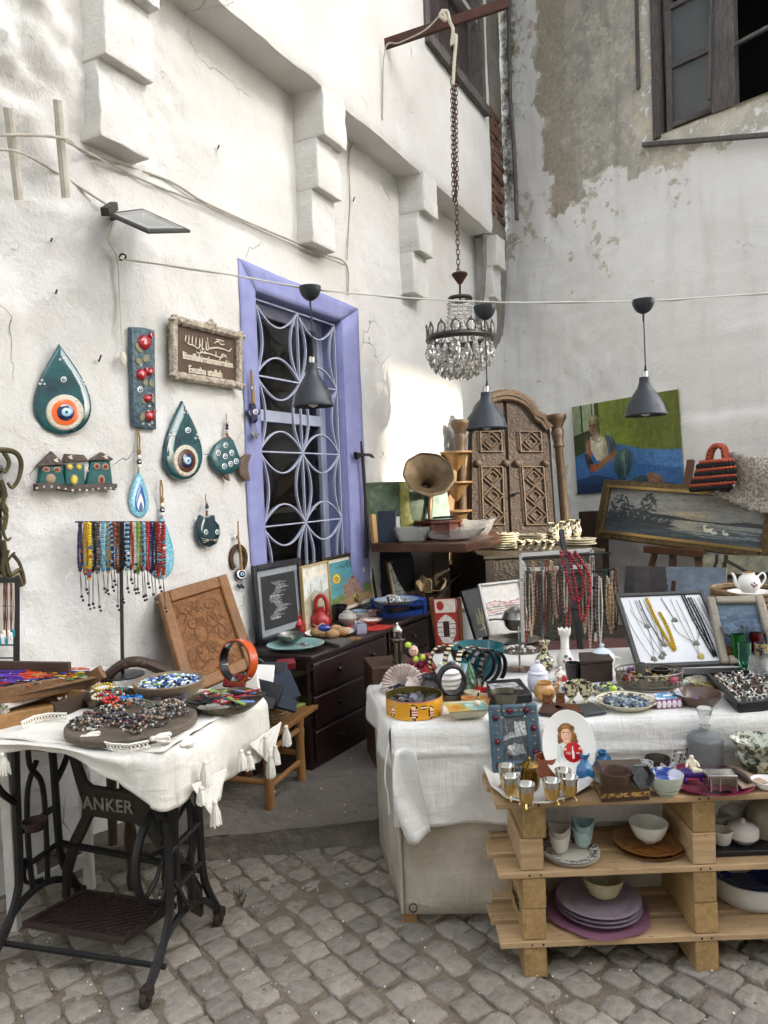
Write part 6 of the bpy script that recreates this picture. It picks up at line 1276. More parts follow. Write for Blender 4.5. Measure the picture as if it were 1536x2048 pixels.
tag(sub(lambda b:(b.box((-.09,-.05,.1),(.09,.09,ZD-.095),T((c.x-.03,c.y+.06,0),.4)),),'small_stool',CHERRY,None,bevel=.006),'small dark stool under the silver tray','stool')
# ---- silver lighthouse and other things between dresser and white table
sbz=.5
# ================================================================ back corner
ZT2=1.16;WAL=woodmat('walnut_top','5a3320','3c2014',.35,0,12,coat=.3)
tb2=thing('pedestal_table','brown octagonal pedestal table carrying the gramophone','table',at(880,1290,5.8).xy.to_3d()+V((0,0,.1)))
top=[on(x,y,ZT2)for x,y in((742,1087),(932,1087),(1002,1072),(990,1062),(900,1056),(764,1079))]
sub(lambda b:b.add([p for p in top]+[p-V((0,0,.06))for p in top],[tuple(range(6)),tuple(range(11,5,-1))]+[(i,i+6,(i+1)%6+6,(i+1)%6)for i in range(6)]),'table_top',WAL,tb2,bevel=.006)
pc_=on(880,1072,ZT2);sub(lambda b:b.box((pc_.x-.06,pc_.y-.05,.14),(pc_.x+.06,pc_.y+.05,ZT2-.06)),'post',woodmat('grey_brown_post','4a3c2c','332818',.6,2),tb2,bevel=.004);sub(lambda b:b.box((pc_.x-.2,pc_.y-.2,.1),(pc_.x+.2,pc_.y+.2,.14)),'foot',MATS['grey_brown_post'],tb2,bevel=.004)
pc=Pic(80,60,'3a4a2e');pc.noise(.7,7,5,3);pc.poly([(.42,0),(.52,0),(.5,.5),(.55,1),(.35,1)],'a8a24a',.7);pc.poly([(.65,.1),(.8,0),(1,.2),(1,.8),(.7,.7)],'7a9a8a',.5);pc.ell(.2,.3,.17,.25,'5a6a55',.6);pc.noise(.6,22,14,6)
rct=Rect((742,1084),(905,1070),(741,965),ZT2,.08);framed('landscape_canvas','unframed green landscape canvas behind the gramophone','painting',rct,0,None,pc)
for k,(x0,x1,y0,col,lb)in enumerate(((749,757,1028,'b8925e','thin tan book standing at the left of the pedestal table'),(756,792,1022,'1d2738','dark navy book standing behind the red magazine'),(765,800,1034,'d8d6d0','white and red magazine leaning on the navy book'))):
 r_=Rect((x0,1086-k),(x1,1085-k),(x0,y0),ZT2,.03)
 if k==2:
  pc=Pic(34,50,'dcd8d2');pc.poly([(.1,.3),(.6,.2),(.9,.5),(.6,.7),(.3,.6)],'b8423a');pc.poly([(.3,.5),(.8,.4),(.7,.9),(.2,1)],'7f9ab0');pc.line([(.1,.8),(.5,.6),(.9,.9)],.02,'c86a5a');framed('magazine',lb,'magazine',r_,0,None,pc)
 else:tag(sub(lambda b:b.slab(*r_.q(0,0,r_.w,r_.h,.0),.03),'book',mat('book_'+col,col,rough=.6),None,bevel=.003),lb,'book')
gd=5.35;gs=gd/F;gr=thing('gramophone','wooden gramophone with a large embossed brass horn','gramophone',on(878,1074,ZT2))
GW=woodmat('gramophone_wood','7a3a1c','552410',.35,0,14,coat=.4);HORN=mat('aged_horn_brass','8a7558','5f4d38',16,.45,.5,bump=.5,bs=60)
gc=V((at(878,1040,gd).x,gd+.02,ZT2))
sub(lambda b:b.lathe([(.17,0),(.175,.012),(.155,.02),(.155,.105),(.178,.112),(.178,.13),(0.001,.13)],8,T(gc,R(22))),'case',GW,gr,smooth=20,bevel=.003)
for k in range(8):a=R(22)+k*math.pi/4;sub(lambda b:turned(b,gc+V((.158*math.cos(a),.158*math.sin(a),.02)),.085,.013),'column',GW,gr)
sub(lambda b:b.lathe([(.12,0),(.12,.008),(0.001,.008)],28,T(gc+V((0,0,.131)))),'turntable',BLK,gr)
sub(lambda b:b.tube([gc+V((-.05,-.1,.15)),gc+V((.1,-.1,.155))],.008,8),'tone_arm',mat('black_glaze'),gr)
hc=at(858,948,gd-.12);ax_=V((.1,-.78,.5)).normalized();back=gc+V((-.03,.12,.32))
el=bez([gc+V((-.06,.06,.13)),gc+V((-.055,.12,.22)),gc+V((-.05,.14,.32)),hc-ax_*.2],6);k_=len(el)
sub(lambda b:b.tube(el,[.014+.022*(i/k_)for i in range(k_)],12),'elbow',HORN,gr)
HM=frame(hc-ax_*.2,ax_.cross(V((0,0,1))),V((0,0,1))-ax_*ax_.z);zax=(HM.to_3x3()@V((0,0,1)));sg=1 if zax.dot(ax_)>0 else-1
R0=51*gs
sub(lambda b:b.lathe([(.034+(R0-.034)*(i/14)**2.4,sg*.2*(i/14)**.9)for i in range(15)]+[(R0*.93,sg*.212)],48,HM,cap=False,wave=lambda r,h,a,i:(r*(1+.035*math.cos(9*a)*(i/14)**3*.5),h)),'horn',HORN,gr,smooth=70,solid=.004)
sub(lambda b:b.ball(hc-ax_*.2,.037,12,8),'throat',mat('dark_handle'),gr)
CUT=mat('cut_crystal','f4f6f4',rough=.07,trans=.82,ior=1.18,bump=.5,bs=45,spec=.7,bd=.01)
facet=lambda nf:(lambda r,h,a,i:(r*(1+.03*math.cos(nf*a+(i%2)*math.pi)),h))
pot('crystal_bowl','round cut crystal bowl on the pedestal table','bowl',824,1086,ZT2,bowlp(26,36,30,3,.6),CUT,48,wave=facet(24),smooth=15)
pot('crystal_dish','long shallow frosted crystal dish at the table front','dish',905,1082,ZT2,bowlp(30,58,22,3,.7),CUT,48,wave=lambda r,h,a,i:(r*(1.0+.15*math.cos(2*a)+.02*math.cos(24*a)),h))
pot('crystal_saucer','small round crystal saucer behind the long dish','saucer',905,1060,ZT2,bowlp(16,28,14,2,.7),CUT,36,wave=facet(18));pot('crystal_boat','tall edged crystal boat bowl at the right of the pedestal table','bowl',955,1070,ZT2,bowlp(18,34,30,3,.8),CUT,40,wave=lambda r,h,a,i:(r*(1+.12*math.cos(2*a)),h*(1+.1*math.cos(2*a))))
CS=woodmat('gilt_corner_wood','8a6a40','634726',.5,2,12);o=thing('corner_shelf','worn gilt wooden corner shelf with cone brackets','shelf',at(915,1290,6.35).xy.to_3d()+V((0,0,.1)));sdp=6.35;ss=sdp/F
sub(lambda b:b.slab(at(893,1290,sdp+.1),at(962,1290,sdp+.25),at(948,905,sdp+.25),at(890,903,sdp+.1),.03),'back_board',CS,o,bevel=.004);sub(lambda b:b.slab(at(884,1290,sdp-.05),at(897,1290,sdp+.1),at(893,900,sdp+.1),at(882,915,sdp-.05),.02),'side_board',CS,o,bevel=.004)
for y in(908,968,1025,1130):
 c=at(912,y,sdp);q=sub(lambda b:b.lathe([(.13,0),(.14,.008),(.14,.022),(0.001,.024)],24,T(c)),'shelf_board',CS,o);sub(lambda b:b.lathe([(.004,-.15),(.03,-.12),(.09,-.03),(.115,0)],18,T(c)),'cone_bracket',CS,q)
dM=frame(at(1032,1000,6.55),V((1,.04,0)),V((0,1,-.11)))
o=thing('carved_door','carved brown double door with arched top and side columns','door panel',at(1032,1280,6.45).xy.to_3d()+V((0,0,.1)))
CDW=mat('carved_door_wood','4a3a2e','2a2019',24,.65,bump=.9,bs=38,mixw=.25,bd=.012);CDL=mat('carved_door_trim','5f4c38','382a1e',40,.6,bump=1.,bs=60,mixw=.2);GILT=mat('worn_gilt','58452f','33271b',30,.6,.0,bump=.4)
arch=[(1010+62*math.sin(a)*1.0,846-56*math.cos(a))for a in np.linspace(-1.3,1.3,15)]
outer=[(935,1262),(938,870),(944,845)]+[(x,y)for x,y in arch]+[(1084,838),(1100,858),(1125,1255)]
lw=[(942,1255),(942,872)]+[(1008-54*math.cos(a),862-58*math.sin(a))for a in np.linspace(.25,1.5,8)]+[(1026,1250)]
rw_=[(1028,1250),(1011,804)]+[(1012+60*math.cos(a),860-56*math.sin(a))for a in np.linspace(1.45,.2,8)]+[(1094,872),(1120,1248)]
sub(lambda b:b.prism(lp(dM,outer)[::-1],.0,.06,dM),'surround',CDL,o,bevel=.006)
def band(b,pts,r,y=-.03):b.tube([dM@V((x,y,z))for x,z in lp(dM,pts)],r,8)
sub(lambda b:(band(b,[(932,860),(944,840)]+arch+[(1084,836),(1098,858)],.045),band(b,[(938,862),(950,846)]+[(x,y+9)for x,y in arch]+[(1080,846),(1092,862)],.025,-.045)),'arch_moulding',CDL,o)
for nm,pl,cxs in(('door_leaf',lw,(980,986)),('door_leaf',rw_,(1058,1072))):
 lf_=sub(lambda b:b.prism(lp(dM,pl)[::-1],-.035,-.002,dM),nm,CDW,o,bevel=.004)
 x0,x1=cxs
 def pans(b):
  for(ya,yb,n)in((865,905,1),(935,1050,3)):
   sh=lambda y:(x0+(x1-x0)*(y-865)/185)
   hw=21
   P=[(sh(ya)-hw,ya),(sh(ya)+hw,ya),(sh(yb)+hw,yb),(sh(yb)-hw,yb),(sh(ya)-hw,ya)];Q=[dM@V((x,-.042,z))for x,z in lp(dM,P)]
   for a,c in zip(Q[:-1],Q[1:]):b.tube([a,c],.009,6)
   st=(yb-ya)/n
   for k in range(n):
    y=ya+st*(k+.5);D=[(sh(y),y-st*.5),(sh(y)+hw,y),(sh(y),y+st*.5),(sh(y)-hw,y),(sh(y),y-st*.5)]
    for f in(1,.55):
     Q=[dM@V((x,-.042,z))for x,z in lp(dM,[(sh(y)+(p-sh(y))*f,y+(q-y)*f)for p,q in D])]
     for a,c in zip(Q[:-1],Q[1:]):b.tube([a,c],.008,6)
   for s_ in(-1,1):
    for k in range(int((yb-ya)/3.5)):
     y=ya+3.5*k;z=lp(dM,[(sh(y)+s_*(hw+4),y)])[0];b.box((z[0]-.008,-.044,z[1]-.004),(z[0]+.008,-.034,z[1]+.004),dM)
 sub(pans,'carved_panel',CDL,lf_)
 for(x,y)in((x0-26,928),(x0+30,928)):z=lp(dM,[(x,y)])[0];sub(lambda b:b.lathe([(.0,.03),(.02,.026),(.034,.01),(.036,0)],12,dM@Matrix.Translation((z[0],-.036,z[1]))@Matrix.Rotation(math.pi/2,4,'X')),'boss',CDW,lf_)
z=lp(dM,[(1026,990)])[0];sub(lambda b:(b.tube([dM@V((z[0],-.04,z[1])),dM@V((z[0],-.08,z[1])),dM@V((z[0]+.04,-.085,z[1]+.01))],.008,6),b.lathe([(.018,0),(.018,.006),(0.001,.008)],12,dM@Matrix.Translation((z[0],-.036,z[1]))@Matrix.Rotation(math.pi/2,4,'X'))),'handle',mat('forged_iron'),o)
for(xt,yt,xb,yb)in((919,843,930,1262),(1110,832,1148,1255)):
 P=lp(dM,[(xt,yt),(xb,yb)]);t0=dM@V((P[0][0],-.03,P[0][1]));t1=dM@V((P[1][0],-.03,P[1][1]));ln=(t0-t1).length
 colm=sub(lambda b:b.lathe([(.05,0),(.055,.05),(.038,.1),(.042,ln*.5),(.036,ln-.3),(.05,ln-.28),(.04,ln-.25),(.05,ln-.2),(.058,ln-.15),(.045,ln-.12),(.06,ln-.08),(.085,ln-.04),(.09,ln-.02),(.085,ln),(0.001,ln)],18,frame(t1,V((1,0,0)),V((0,1,0)))@V((0,0,1)).rotation_difference((t0-t1).normalized()).to_matrix().to_4x4()),'column',GILT,o)
ZCH=1.02;CHS=mat('dark_carved_chest','2b2620','453b2c',22,.6,bump=1.,bs=40,mixw=.2,bd=.015)
ca_,cb_=on(966,1112,ZCH),on(1212,1098,ZCH);cx_=(cb_-ca_);cl=cx_.length;cM=frame(V((ca_.x,ca_.y,0)),cx_,V((-cx_.y,cx_.x,0)))
o=thing('dark_chest','dark carved chest carrying patterned plates','chest',cM@V((cl/2,0,.1)))
sub(lambda b:b.box((.02,.02,.1),(cl-.02,.92,ZCH-.03),cM),'chest_body',CHS,o,bevel=.006);sub(lambda b:b.box((0,0,ZCH-.03),(cl,.95,ZCH),cM),'chest_lid',mat('chest_lid','4a4234','332c22',18,.5,bump=.4),o,bevel=.006)
for u in(.02,cl-.1):sub(lambda b:b.box((u,.012,.3),(u+.07,.019,ZCH-.035),cM),'corner_strip',mat('dark_handle'),o,bevel=.002)
def vcolware(nm,c1,c2,n=40):return mat(nm,c1,c2,n,.3,mixw=.04,coat=.2)
CRM=mat('cream_glaze','d6cfb8','c6bea4',30,.35);PTN=vcolware('black_cream_pattern','d8d0b4','26241e',38)
def pstack(px,by,n,r,lbl,grp):
 c1,s1=spot(px,by,ZCH,r*.6)
 for k in range(n):
  o,c,s_=pot('patterned_plate',lbl%('bottom' if k==0 else 'top' if k==n-1 else 'number %s from the bottom'%('zero one two three four five six seven eight'.split()[k+1])),'plate',px,by,0,[(r*.6,0),(r,3.2),(r,4.4),(r*.92,4.6),(r*.6,2.2),(0.1,2.2)],CRM,36,grp,c0=c1+V((rnd.uniform(-.008,.008),0,k*4.7*s1)))
 lid(o,c+V((0,0,2.4*s_)),s_,[(r*.58,0),(r*.9,2.0),(r*.88,2.3),(r*.56,.5),(0.1,.5)],PTN,'painted_face',36)
pstack(1010,1100,7,27,'%s plate of the tallest cream stack beside the door','cream plates in the tallest stack');pstack(1066,1088,4,29,'%s plate of the cream stack under the carved door','cream plates under the door');pstack(1160,1092,3,32,'%s plate of the cream stack at the chest end','cream plates at the chest end')
for k,x in enumerate((1042,1058,1074,1088,1101)):pot('egg_cup','small black and cream patterned footed cup, '+('first','second','third','fourth','fifth')[k]+' from the tall plate stack','cup',x,1101-(k%2)*2,ZCH,[(6,0),(3,5),(7,9),(9,14),(8.5,20),(7.5,20),(7,12),(0.1,9)],PTN,20,'small footed cups')
for k,x in enumerate((1108,1130,1150)):pot('patterned_goblet',('left','middle','right')[k]+' of three tall black and cream goblets on the chest','goblet',x,1090-k*3,ZCH,[(8,0),(10,2),(7,6),(12,14),(14,24),(11,33),(11.5,42),(12.5,44),(11,44),(9,33),(0.1,20)],PTN,24,'tall patterned goblets')
# ---------------------------------------------------------------- right side: paintings and easel
class WallRect(Rect):
 def __init__(s,bl,br,tl_,off,lean=0.):
  s.a=wr(*bl,off);s.b=wr(*br,off);d_=wr(*tl_,off-lean);s.x=s.b-s.a;s.w=s.x.length;s.x.normalize();y=d_-s.a;y-=s.x*y.dot(s.x);s.h=y.length;s.y=y.normalized();s.n=s.x.cross(s.y)
  if s.n.y>0:s.n=-s.n
pc=Pic(190,165,'74822e');g_=np.clip((pc.X-.3)*1.2,0,1);pc.put(g_*.8,'525c22');pc.put(np.clip(1-np.hypot((pc.X-.42),(pc.Y-.42))/.25,0,1),'8a9a34',.8)
pc.rect(0,0,.27,.36,'3a4820');pc.rect(0,0,.085,.34,'8a9872');pc.rect(.1,0,.195,.32,'9aa684');pc.rect(.205,0,.225,.3,'a6b08e');pc.rect(.085,0,.1,.36,'2a2a1a');pc.rect(.195,0,.205,.3,'2a2a1a');pc.poly([(0,.34),(.24,.27),(.24,.3),(0,.38)],'2e2c1c');pc.poly([(0,.38),(.24,.3),(.15,.55),(0,.58)],'35441c')
pc.poly([(0,.58),(.14,.52),(.4,.47),(.7,.58),(1,.61),(1,1),(0,1)],'38689c');pc.poly([(.55,.55),(1,.62),(1,.8),(.6,.72)],'4a7cb4');pc.poly([(0,.84),(.2,.8),(.5,.9),(.9,.95),(1,1),(0,1)],'1f3f66');pc.line([(.02,.7),(.12,.66)],.02,'3f70a8',.6);pc.poly([(0,.88),(.3,.9),(.4,1),(0,1)],'18304e')
pc.poly([(.4,.6),(.5,.53),(.56,.6),(.55,.74),(.5,.86),(.46,.9),(.38,.78)],'3a5558');pc.poly([(.46,.6),(.5,.56),(.52,.7),(.48,.86)],'5a7a78');pc.poly([(.4,.76),(.5,.9),(.64,.84),(.72,.88),(.7,.95),(.5,.97),(.42,.9)],'2e4448');pc.poly([(.68,.84),(.74,.82),(.84,.92),(.8,.96),(.7,.94)],'8a6248')
pc.poly([(.12,.42),(.2,.38),(.18,.55),(.14,.66),(.2,.74),(.16,.76),(.11,.6)],'8a5c40');pc.poly([(.1,.55),(.14,.55),(.18,.66),(.2,.74),(.15,.76),(.11,.66)],'2e2c2e');pc.poly([(.17,.37),(.25,.39),(.3,.38),(.34,.5),(.32,.66),(.22,.64),(.17,.52)],'cfc8a8');pc.poly([(.32,.36),(.38,.4),(.43,.5),(.42,.6),(.34,.62),(.33,.5)],'4a5a6a');pc.poly([(.4,.54),(.43,.58),(.26,.73),(.2,.76),(.16,.74),(.22,.68)],'9a6a46');pc.poly([(.15,.68),(.24,.68),(.2,.77),(.15,.76)],'a0522e')
pc.poly([(.185,.33),(.235,.33),(.25,.42),(.18,.41)],'80543a')
pc.ell(.2,.265,.042,.078,'96684a');pc.soft(.222,.28,.02,.07,'5e3a28',.8);pc.soft(.185,.255,.016,.04,'b88a66',.8);pc.ell(.213,.185,.054,.055,'857d52');pc.soft(.2,.17,.03,.03,'b4ac7e',.9);pc.soft(.245,.2,.02,.05,'4a4428',.8)
for P in([(.172,.247),(.19,.245)],[(.205,.246),(.223,.25)]):pc.line(P,.006,'2e1c12')
for P in([(.17,.236),(.19,.232)],[(.204,.232),(.224,.238)]):pc.line(P,.004,'3a2418')
pc.line([(.187,.315),(.21,.317)],.006,'6a2e22');pc.line([(.196,.25),(.193,.288),(.2,.292)],.004,'5e3c28');pc.soft(.2,.345,.03,.012,'4a2c1c',.6)
pc.soft(.24,.46,.04,.1,'e4dfc4',.7);pc.soft(.31,.56,.03,.09,'8a8468',.7);pc.line([(.2,.37),(.21,.42),(.25,.44),(.29,.39)],.006,'9a9478');pc.soft(.135,.48,.015,.09,'a87a58',.8);pc.soft(.33,.64,.06,.03,'b4805a',.6);pc.soft(.39,.47,.025,.08,'2c3844',.8);pc.soft(.36,.42,.02,.05,'6d7c8a',.7);pc.line([(.35,.4),(.37,.5),(.36,.6)],.005,'2a343e')
pc.soft(.48,.62,.03,.06,'6f908c',.7);pc.soft(.44,.78,.04,.1,'22363a',.8);pc.soft(.52,.72,.015,.1,'1c2c30',.8);pc.soft(.6,.88,.08,.03,'4a6668',.6);pc.line([(.5,.6),(.505,.84)],.005,'20302f');pc.soft(.76,.88,.04,.03,'a87a5c',.7);pc.line([(.72,.86),(.8,.93)],.004,'5a3a2a')
for k in range(16):pc.line([(rnd.uniform(0,1),rnd.uniform(.66,.98))for _ in range(1)]*1+[(rnd.uniform(0,1),rnd.uniform(.66,.98))],.004,rnd.choice(['1f4470','4f82b8','3468a0']),.35)
pc.soft(.75,.3,.3,.3,'4f5c1e',.5);pc.noise(.3,26,26,5);pc.noise(.25,60,8,9);pc.noise(.2,90,90,19)
framed('portrait_canvas','green and blue canvas of a reclining person in a white top','painting',WallRect((1155,988),(1369,973),(1151,813),.03),0,None,pc)
pc=Pic(260,104,'8a8c86');pc.put(np.clip(1-pc.Y/.6,0,1),'9a9a92');pc.put(np.exp(-((pc.X-.55)/.13)**2-((pc.Y-.48)/.1)**2),'c8b08a',.8);pc.put(np.clip((fbm(pc.X*9,pc.Y*22,4,12)-.5)*5,0,1)*(pc.Y<.55),'74787a',.6)
pc.put(pc.Y>.56,'6f7878');pc.put((pc.Y>.56)&(fbm(pc.X*6,pc.Y*60,3,5)>.52),'9a9c94',.7);pc.put((pc.Y>.68)&(fbm(pc.X*8,pc.Y*50,3,15)>.45),'3f4e56',.8);pc.put(np.exp(-((pc.X-.54)/.1)**2)*(pc.Y>.58)*(pc.Y<.8),'c9bfa0',.5)
pc.poly([(.3,.5),(.42,.5),(.6,.555),(1,.56),(1,.6),(.5,.585),(.3,.58)],'33393c');pc.poly([(.8,.54),(.9,.5),(1,.52),(1,.6),(.8,.58)],'3c4246')
for(x,y,a,b_,t)in((.08,.42,.07,.3,.5),(.14,.5,.06,.22,.5),(.28,.38,.06,.34,.45),(.2,.58,.12,.16,.4),(.05,.65,.09,.15,.35),(.36,.62,.1,.12,.4)):
 pc.put((((pc.X-x)/a)**2+((pc.Y-y)/b_)**2<1)&(fbm(pc.X*60,pc.Y*30,3,int(x*90))>t),'2c3236',.9)
pc.poly([(0,.66),(.2,.62),(.4,.68),(.5,.74),(.3,.85),(0,.92)],'2f363a',.85);pc.poly([(0,.84),(.4,.8),(.7,.92),(1,.85),(1,1),(0,1)],'36424a',.8)
for x,y,k in((.68,.74,1.2),(.72,.78,1.),(.79,.78,.9)):pc.ell(x,y,.02*k,.035*k,'d8d4c4');pc.line([(x-.014*k,y),(x-.02*k,y-.07*k),(x-.012*k,y-.085*k)],.014*k,'d8d4c4')
pc.noise(.3,50,24,7)
GF=mat('old_gold_frame','6f5c3a','3f3424',26,.4,.5,bump=.6,bs=50,mixw=.2)
sw=WallRect((1193,1075),(1540,1120),(1209,960),.42,.12);swo=framed('swan_painting','wide gold framed lake painting with swans, hung askew','painting',sw,.075,GF,pc,.05)
sub(lambda b:(b.slab(*sw.q(.05,.05,sw.w-.05,.075,.058),.01),b.slab(*sw.q(.05,sw.h-.075,sw.w-.05,sw.h-.05,.058),.01)),'gilt_slip',mat('bright_gilt','8f7a4c',rough=.35,metal=.7),swo)
EAS=woodmat('easel_wood','6a4428','4a2e1a',.5,2,14);es=thing('easel','wooden easel holding up the swan painting','easel',wr(1340,1200,.55).xy.to_3d()+V((0,0,.1)))
ef=lambda x,y,o:wr(x,y,o)
sub(lambda b:b.bar(ef(1290,1098,.5),ef(1410,1108,.5),.07,.06),'tray_bar',EAS,es,bevel=.004)
def etl(x0,y0,x1):a=ef(x0,y0,.44);c=ef(x1,1300,.62);return a,V((c.x,c.y,.1))
for(x0,y0,x1)in((1312,1098,1265),(1347,1098,1335),(1396,1098,1400)):a,c=etl(x0,y0,x1);sub(lambda b:b.bar(a,c,.055,.04),'leg',EAS,es,bevel=.004)
sub(lambda b:b.bar(ef(1382,920,.2),ef(1370,1000,.3),.06,.04),'mast',EAS,es,bevel=.004)
tag(sub(lambda b:b.box((-.1,-.1,0),(.1,.1,.95),T(wr(1188,1075,.22).xy.to_3d()+V((0,0,.28)),.7)),'wooden_pedestal',woodmat('brown_crate','4a3220','2e1e14',.6,2,12),None,bevel=.006),'dark wooden box standing behind the swan painting','box')
o=thing('crochet_bag','orange and black striped crochet handbag hung on the wall','handbag',wr(1430,980,.5));bM=frame(wr(1430,940,.5),DR,-NR)
OR_=mat('orange_yarn','a54a35','b85c44',60,.95,bump=.8,bs=120);BK_=mat('black_yarn','1d1d1d','2c2b2a',60,.95,bump=.8,bs=120)
edg=[(1402,925,1468,920),(1396,934,1471,927),(1394,942,1473,934),(1392,950,1474,942),(1389,957,1474,950),(1386,964,1474,957),(1383,972,1473,964),(1382,979,1466,973)]
for k,(x0,y0,x1,y1)in enumerate(edg):
 def row(b):
  n=13
  for i in range(n):
   t=(i+.5)/n;z=lp(bM,[(x0+(x1-x0)*t,y0+(y1-y0)*t)])[0];e=math.sin(math.pi*t)**.6*.05+.01
   b.ball(bM@V((z[0],-e,z[1])),((x1-x0)/n*.0031,.03,.026 if k%2 else.017),8,6);
 sub(row,'crochet_row',OR_ if k%2==0 else BK_,o)
sub(lambda b:[b.tube(bez([bM@V((x,-.03+dd,z))for x,z in lp(bM,[(1418,928),(1421,908),(1428,895),(1438,891),(1448,896),(1451,910),(1452,926)])],5),.021,8)for dd in(0,.05)],'handle',OR_,o)
sub(lambda b:[b.ball(bM@V((x,-.05,z)),.009,6,4)for x,z in lp(bM,[(1420,918),(1421,910),(1424,902),(1429,897),(1446,897),(1450,904),(1451,912),(1452,920)])],'handle_stitch',BK_,o)
LC=mat('grey_lace_cloth','b3aca2','7f776c',55,.95,bump=.5,bs=80,mixw=.06);lM=frame(wr(1480,950,.48),DR,-NR)
def laceb(b):
 O=[(1450,900),(1475,908),(1500,912),(1545,914),(1550,1032),(1510,1022),(1470,1008),(1425,990),(1430,980),(1455,985),(1470,970),(1468,930)];L_=lp(lM,O);n=26;xs_=[p[0]for p in L_];zs_=[p[1]for p in L_];vs=[];idx={};fs=[]
 gx=np.linspace(min(xs_),max(xs_),n);gz=np.linspace(min(zs_),max(zs_),n)
 for j in range(n):
  for i in range(n):vs.append(lM@V((gx[i],-.02*math.sin(gx[i]*16)-.015*math.sin(gz[j]*14+gx[i]*9),gz[j])))
 for j in range(n-1):
  for i in range(n-1):
   if inpoly(np.array([(gx[i]+gx[i+1])/2]),np.array([(gz[j]+gz[j+1])/2]),L_)[0]:fs.append((j*n+i,j*n+i+1,(j+1)*n+i+1,(j+1)*n+i))
 use=sorted({i for f in fs for i in f});mp={k:i for i,k in enumerate(use)};b.add([vs[k]for k in use],[tuple(mp[i]for i in f)for f in fs])
tag(sub(laceb,'lace_cloth',LC,None,solid=.004),'grey beige lace cloth hanging over the swan painting','lace cloth')
pc=Pic(90,40,'7a8794');pc.poly([(0,0),(.42,0),(.5,1),(0,1)],'4d4a4c');pc.poly([(.1,0),(.25,0),(.3,1),(.12,1)],'615c5c',.7);pc.poly([(.47,.98),(.45,.75),(.49,.6),(.49,.3),(.53,.3),(.53,.6),(.58,.78),(.58,.98)],'4a2c24');pc.ell(.42,.85,.04,.12,'3a3a3c');pc.poly([(.6,.1),(1,.35),(1,1),(.65,1)],'8494a4',.7);pc.noise(.3,16,10,3)
framed('still_life_canvas','unframed grey still life canvas with a brown bottle','painting',WallRect((1245,1222),(1448,1235),(1252,1132),.85,.1),0,None,pc)
pc=Pic(70,50,'6a6858');pc.rect(0,0,1,.4,'8a8670');pc.line([(.18,0),(.16,.4)],.03,'1c1c1a');pc.line([(.3,0),(.28,.4)],.04,'1c1c1a');pc.line([(0,.45),(.5,.38),(1,.3)],.04,'23241f');pc.line([(.3,.1),(.7,.4),(1,.35)],.03,'2a2a22');pc.rect(0,.5,1,.62,'7f8a84');pc.rect(0,.62,1,1,'24364f');pc.noise(.6,14,9,9)
framed('abstract_canvas','dark abstract seascape canvas under the swan painting','painting',WallRect((1400,1215),(1560,1228),(1396,1108),.75,.1),0,None,pc)
pc=Pic(70,50,'33475c');pc.noise(.5,5,16,2);pc.put(fbm(pc.X*7,pc.Y*26,3,3)>.58,'566a7c',.7);pc.rect(0,0,1,.2,'4f6068',.6);pc.noise(.3,20,30,5)
sea=Rect((1440,1330),(1560,1330),(1424,1198),.725,.2);framed('sea_painting','sea painting in a pale wooden frame behind the glasses','painting',sea,.035,woodmat('pale_frame_wood','9a917f','7d7464',.6,0,12),pc,.03)
# ================================================================ white covered stall table
F0=on(806,1852,0.);ZW2=zsolve(F0,1450);F1=on(1540,1427,ZW2);L0=on(748,1372,ZW2)
fx=V((F1 .x-F0 .x,F1 .y-F0 .y,0)).normalized();lx=V((L0 .x-F0 .x,L0 .y-F0 .y,0));ld=lx.length;lx.normalize();FW=2.3
gp=lambda u,v,z=0.:V((F0 .x,F0 .y,z))+fx*u+lx*v
CANV=clothmat('beige_canvas','c2b9a6','958b77',420,.9);WCL=clothmat('white_cotton','dedcd6','c9c5bc',420,1.)
o=thing('stall_table','trestle table boxed in with stained beige canvas','table',F0)
wv=lambda p,u,v:V(p)+V((.0,-.012*math.sin(u*9)*(1-v)-nl(u*3,v*2,.03,1.5,3,3),0))
sub(lambda b:(b.quad(gp(0,0,.045),gp(FW,0,.045),gp(FW,0,ZW2-.012),gp(0,0,ZW2-.012),60,14,wv),),'canvas_front',CANV,o,smooth=180,solid=.004);sub(lambda b:b.quad(gp(0,ld,.05),gp(0,0,.045),gp(0,0,ZW2-.012),gp(0,ld,ZW2-.012),16,14,lambda p,u,v:V(p)+V((-nl(u*3,v*3,.03,1.5,3,8)*math.sin(math.pi*u),0,0))),'canvas_side',CANV,o,smooth=180,solid=.004)
sub(lambda b:b.tube([gp(0,-.004,.05),gp(0,-.004,ZW2-.02)],.006,6),'piping',CANV,o)
for(u,v)in((.025,.02),(FW-.1,.05),(.03,ld-.03)):sub(lambda b:b.box((-.02,-.018,-.0),(.03,.018,ZW2-.03),T(gp(u,v+.01))),'leg',PINE,o,bevel=.003)
sub(lambda b:b.tube(ringpts(gp(.035,-.02,.075),.014,1.4,0,14),.002,5),'eyelet_ring',mat('forged_iron'),o)
sub(lambda b:b.add([gp(.005,.01,ZW2-.008),gp(FW,.01,ZW2-.008),gp(FW,1.05,ZW2-.008),gp(.3,1.05,ZW2-.008),gp(.3,ld,ZW2-.008),gp(.005,ld,ZW2-.008)],[(0,1,2,3,4,5)]),'table_board',PINE,o,smooth=0,solid=.014)
cb=MB();cb.quad(gp(-.02,-.02,ZW2+.004),gp(FW,-.02,ZW2+.004),gp(FW,ld,ZW2+.004),gp(-.02,ld,ZW2+.004),70,16,lambda p,u,v:V(p)+V((0,0,nl(u*20,v*5,.006,1,2,4))))
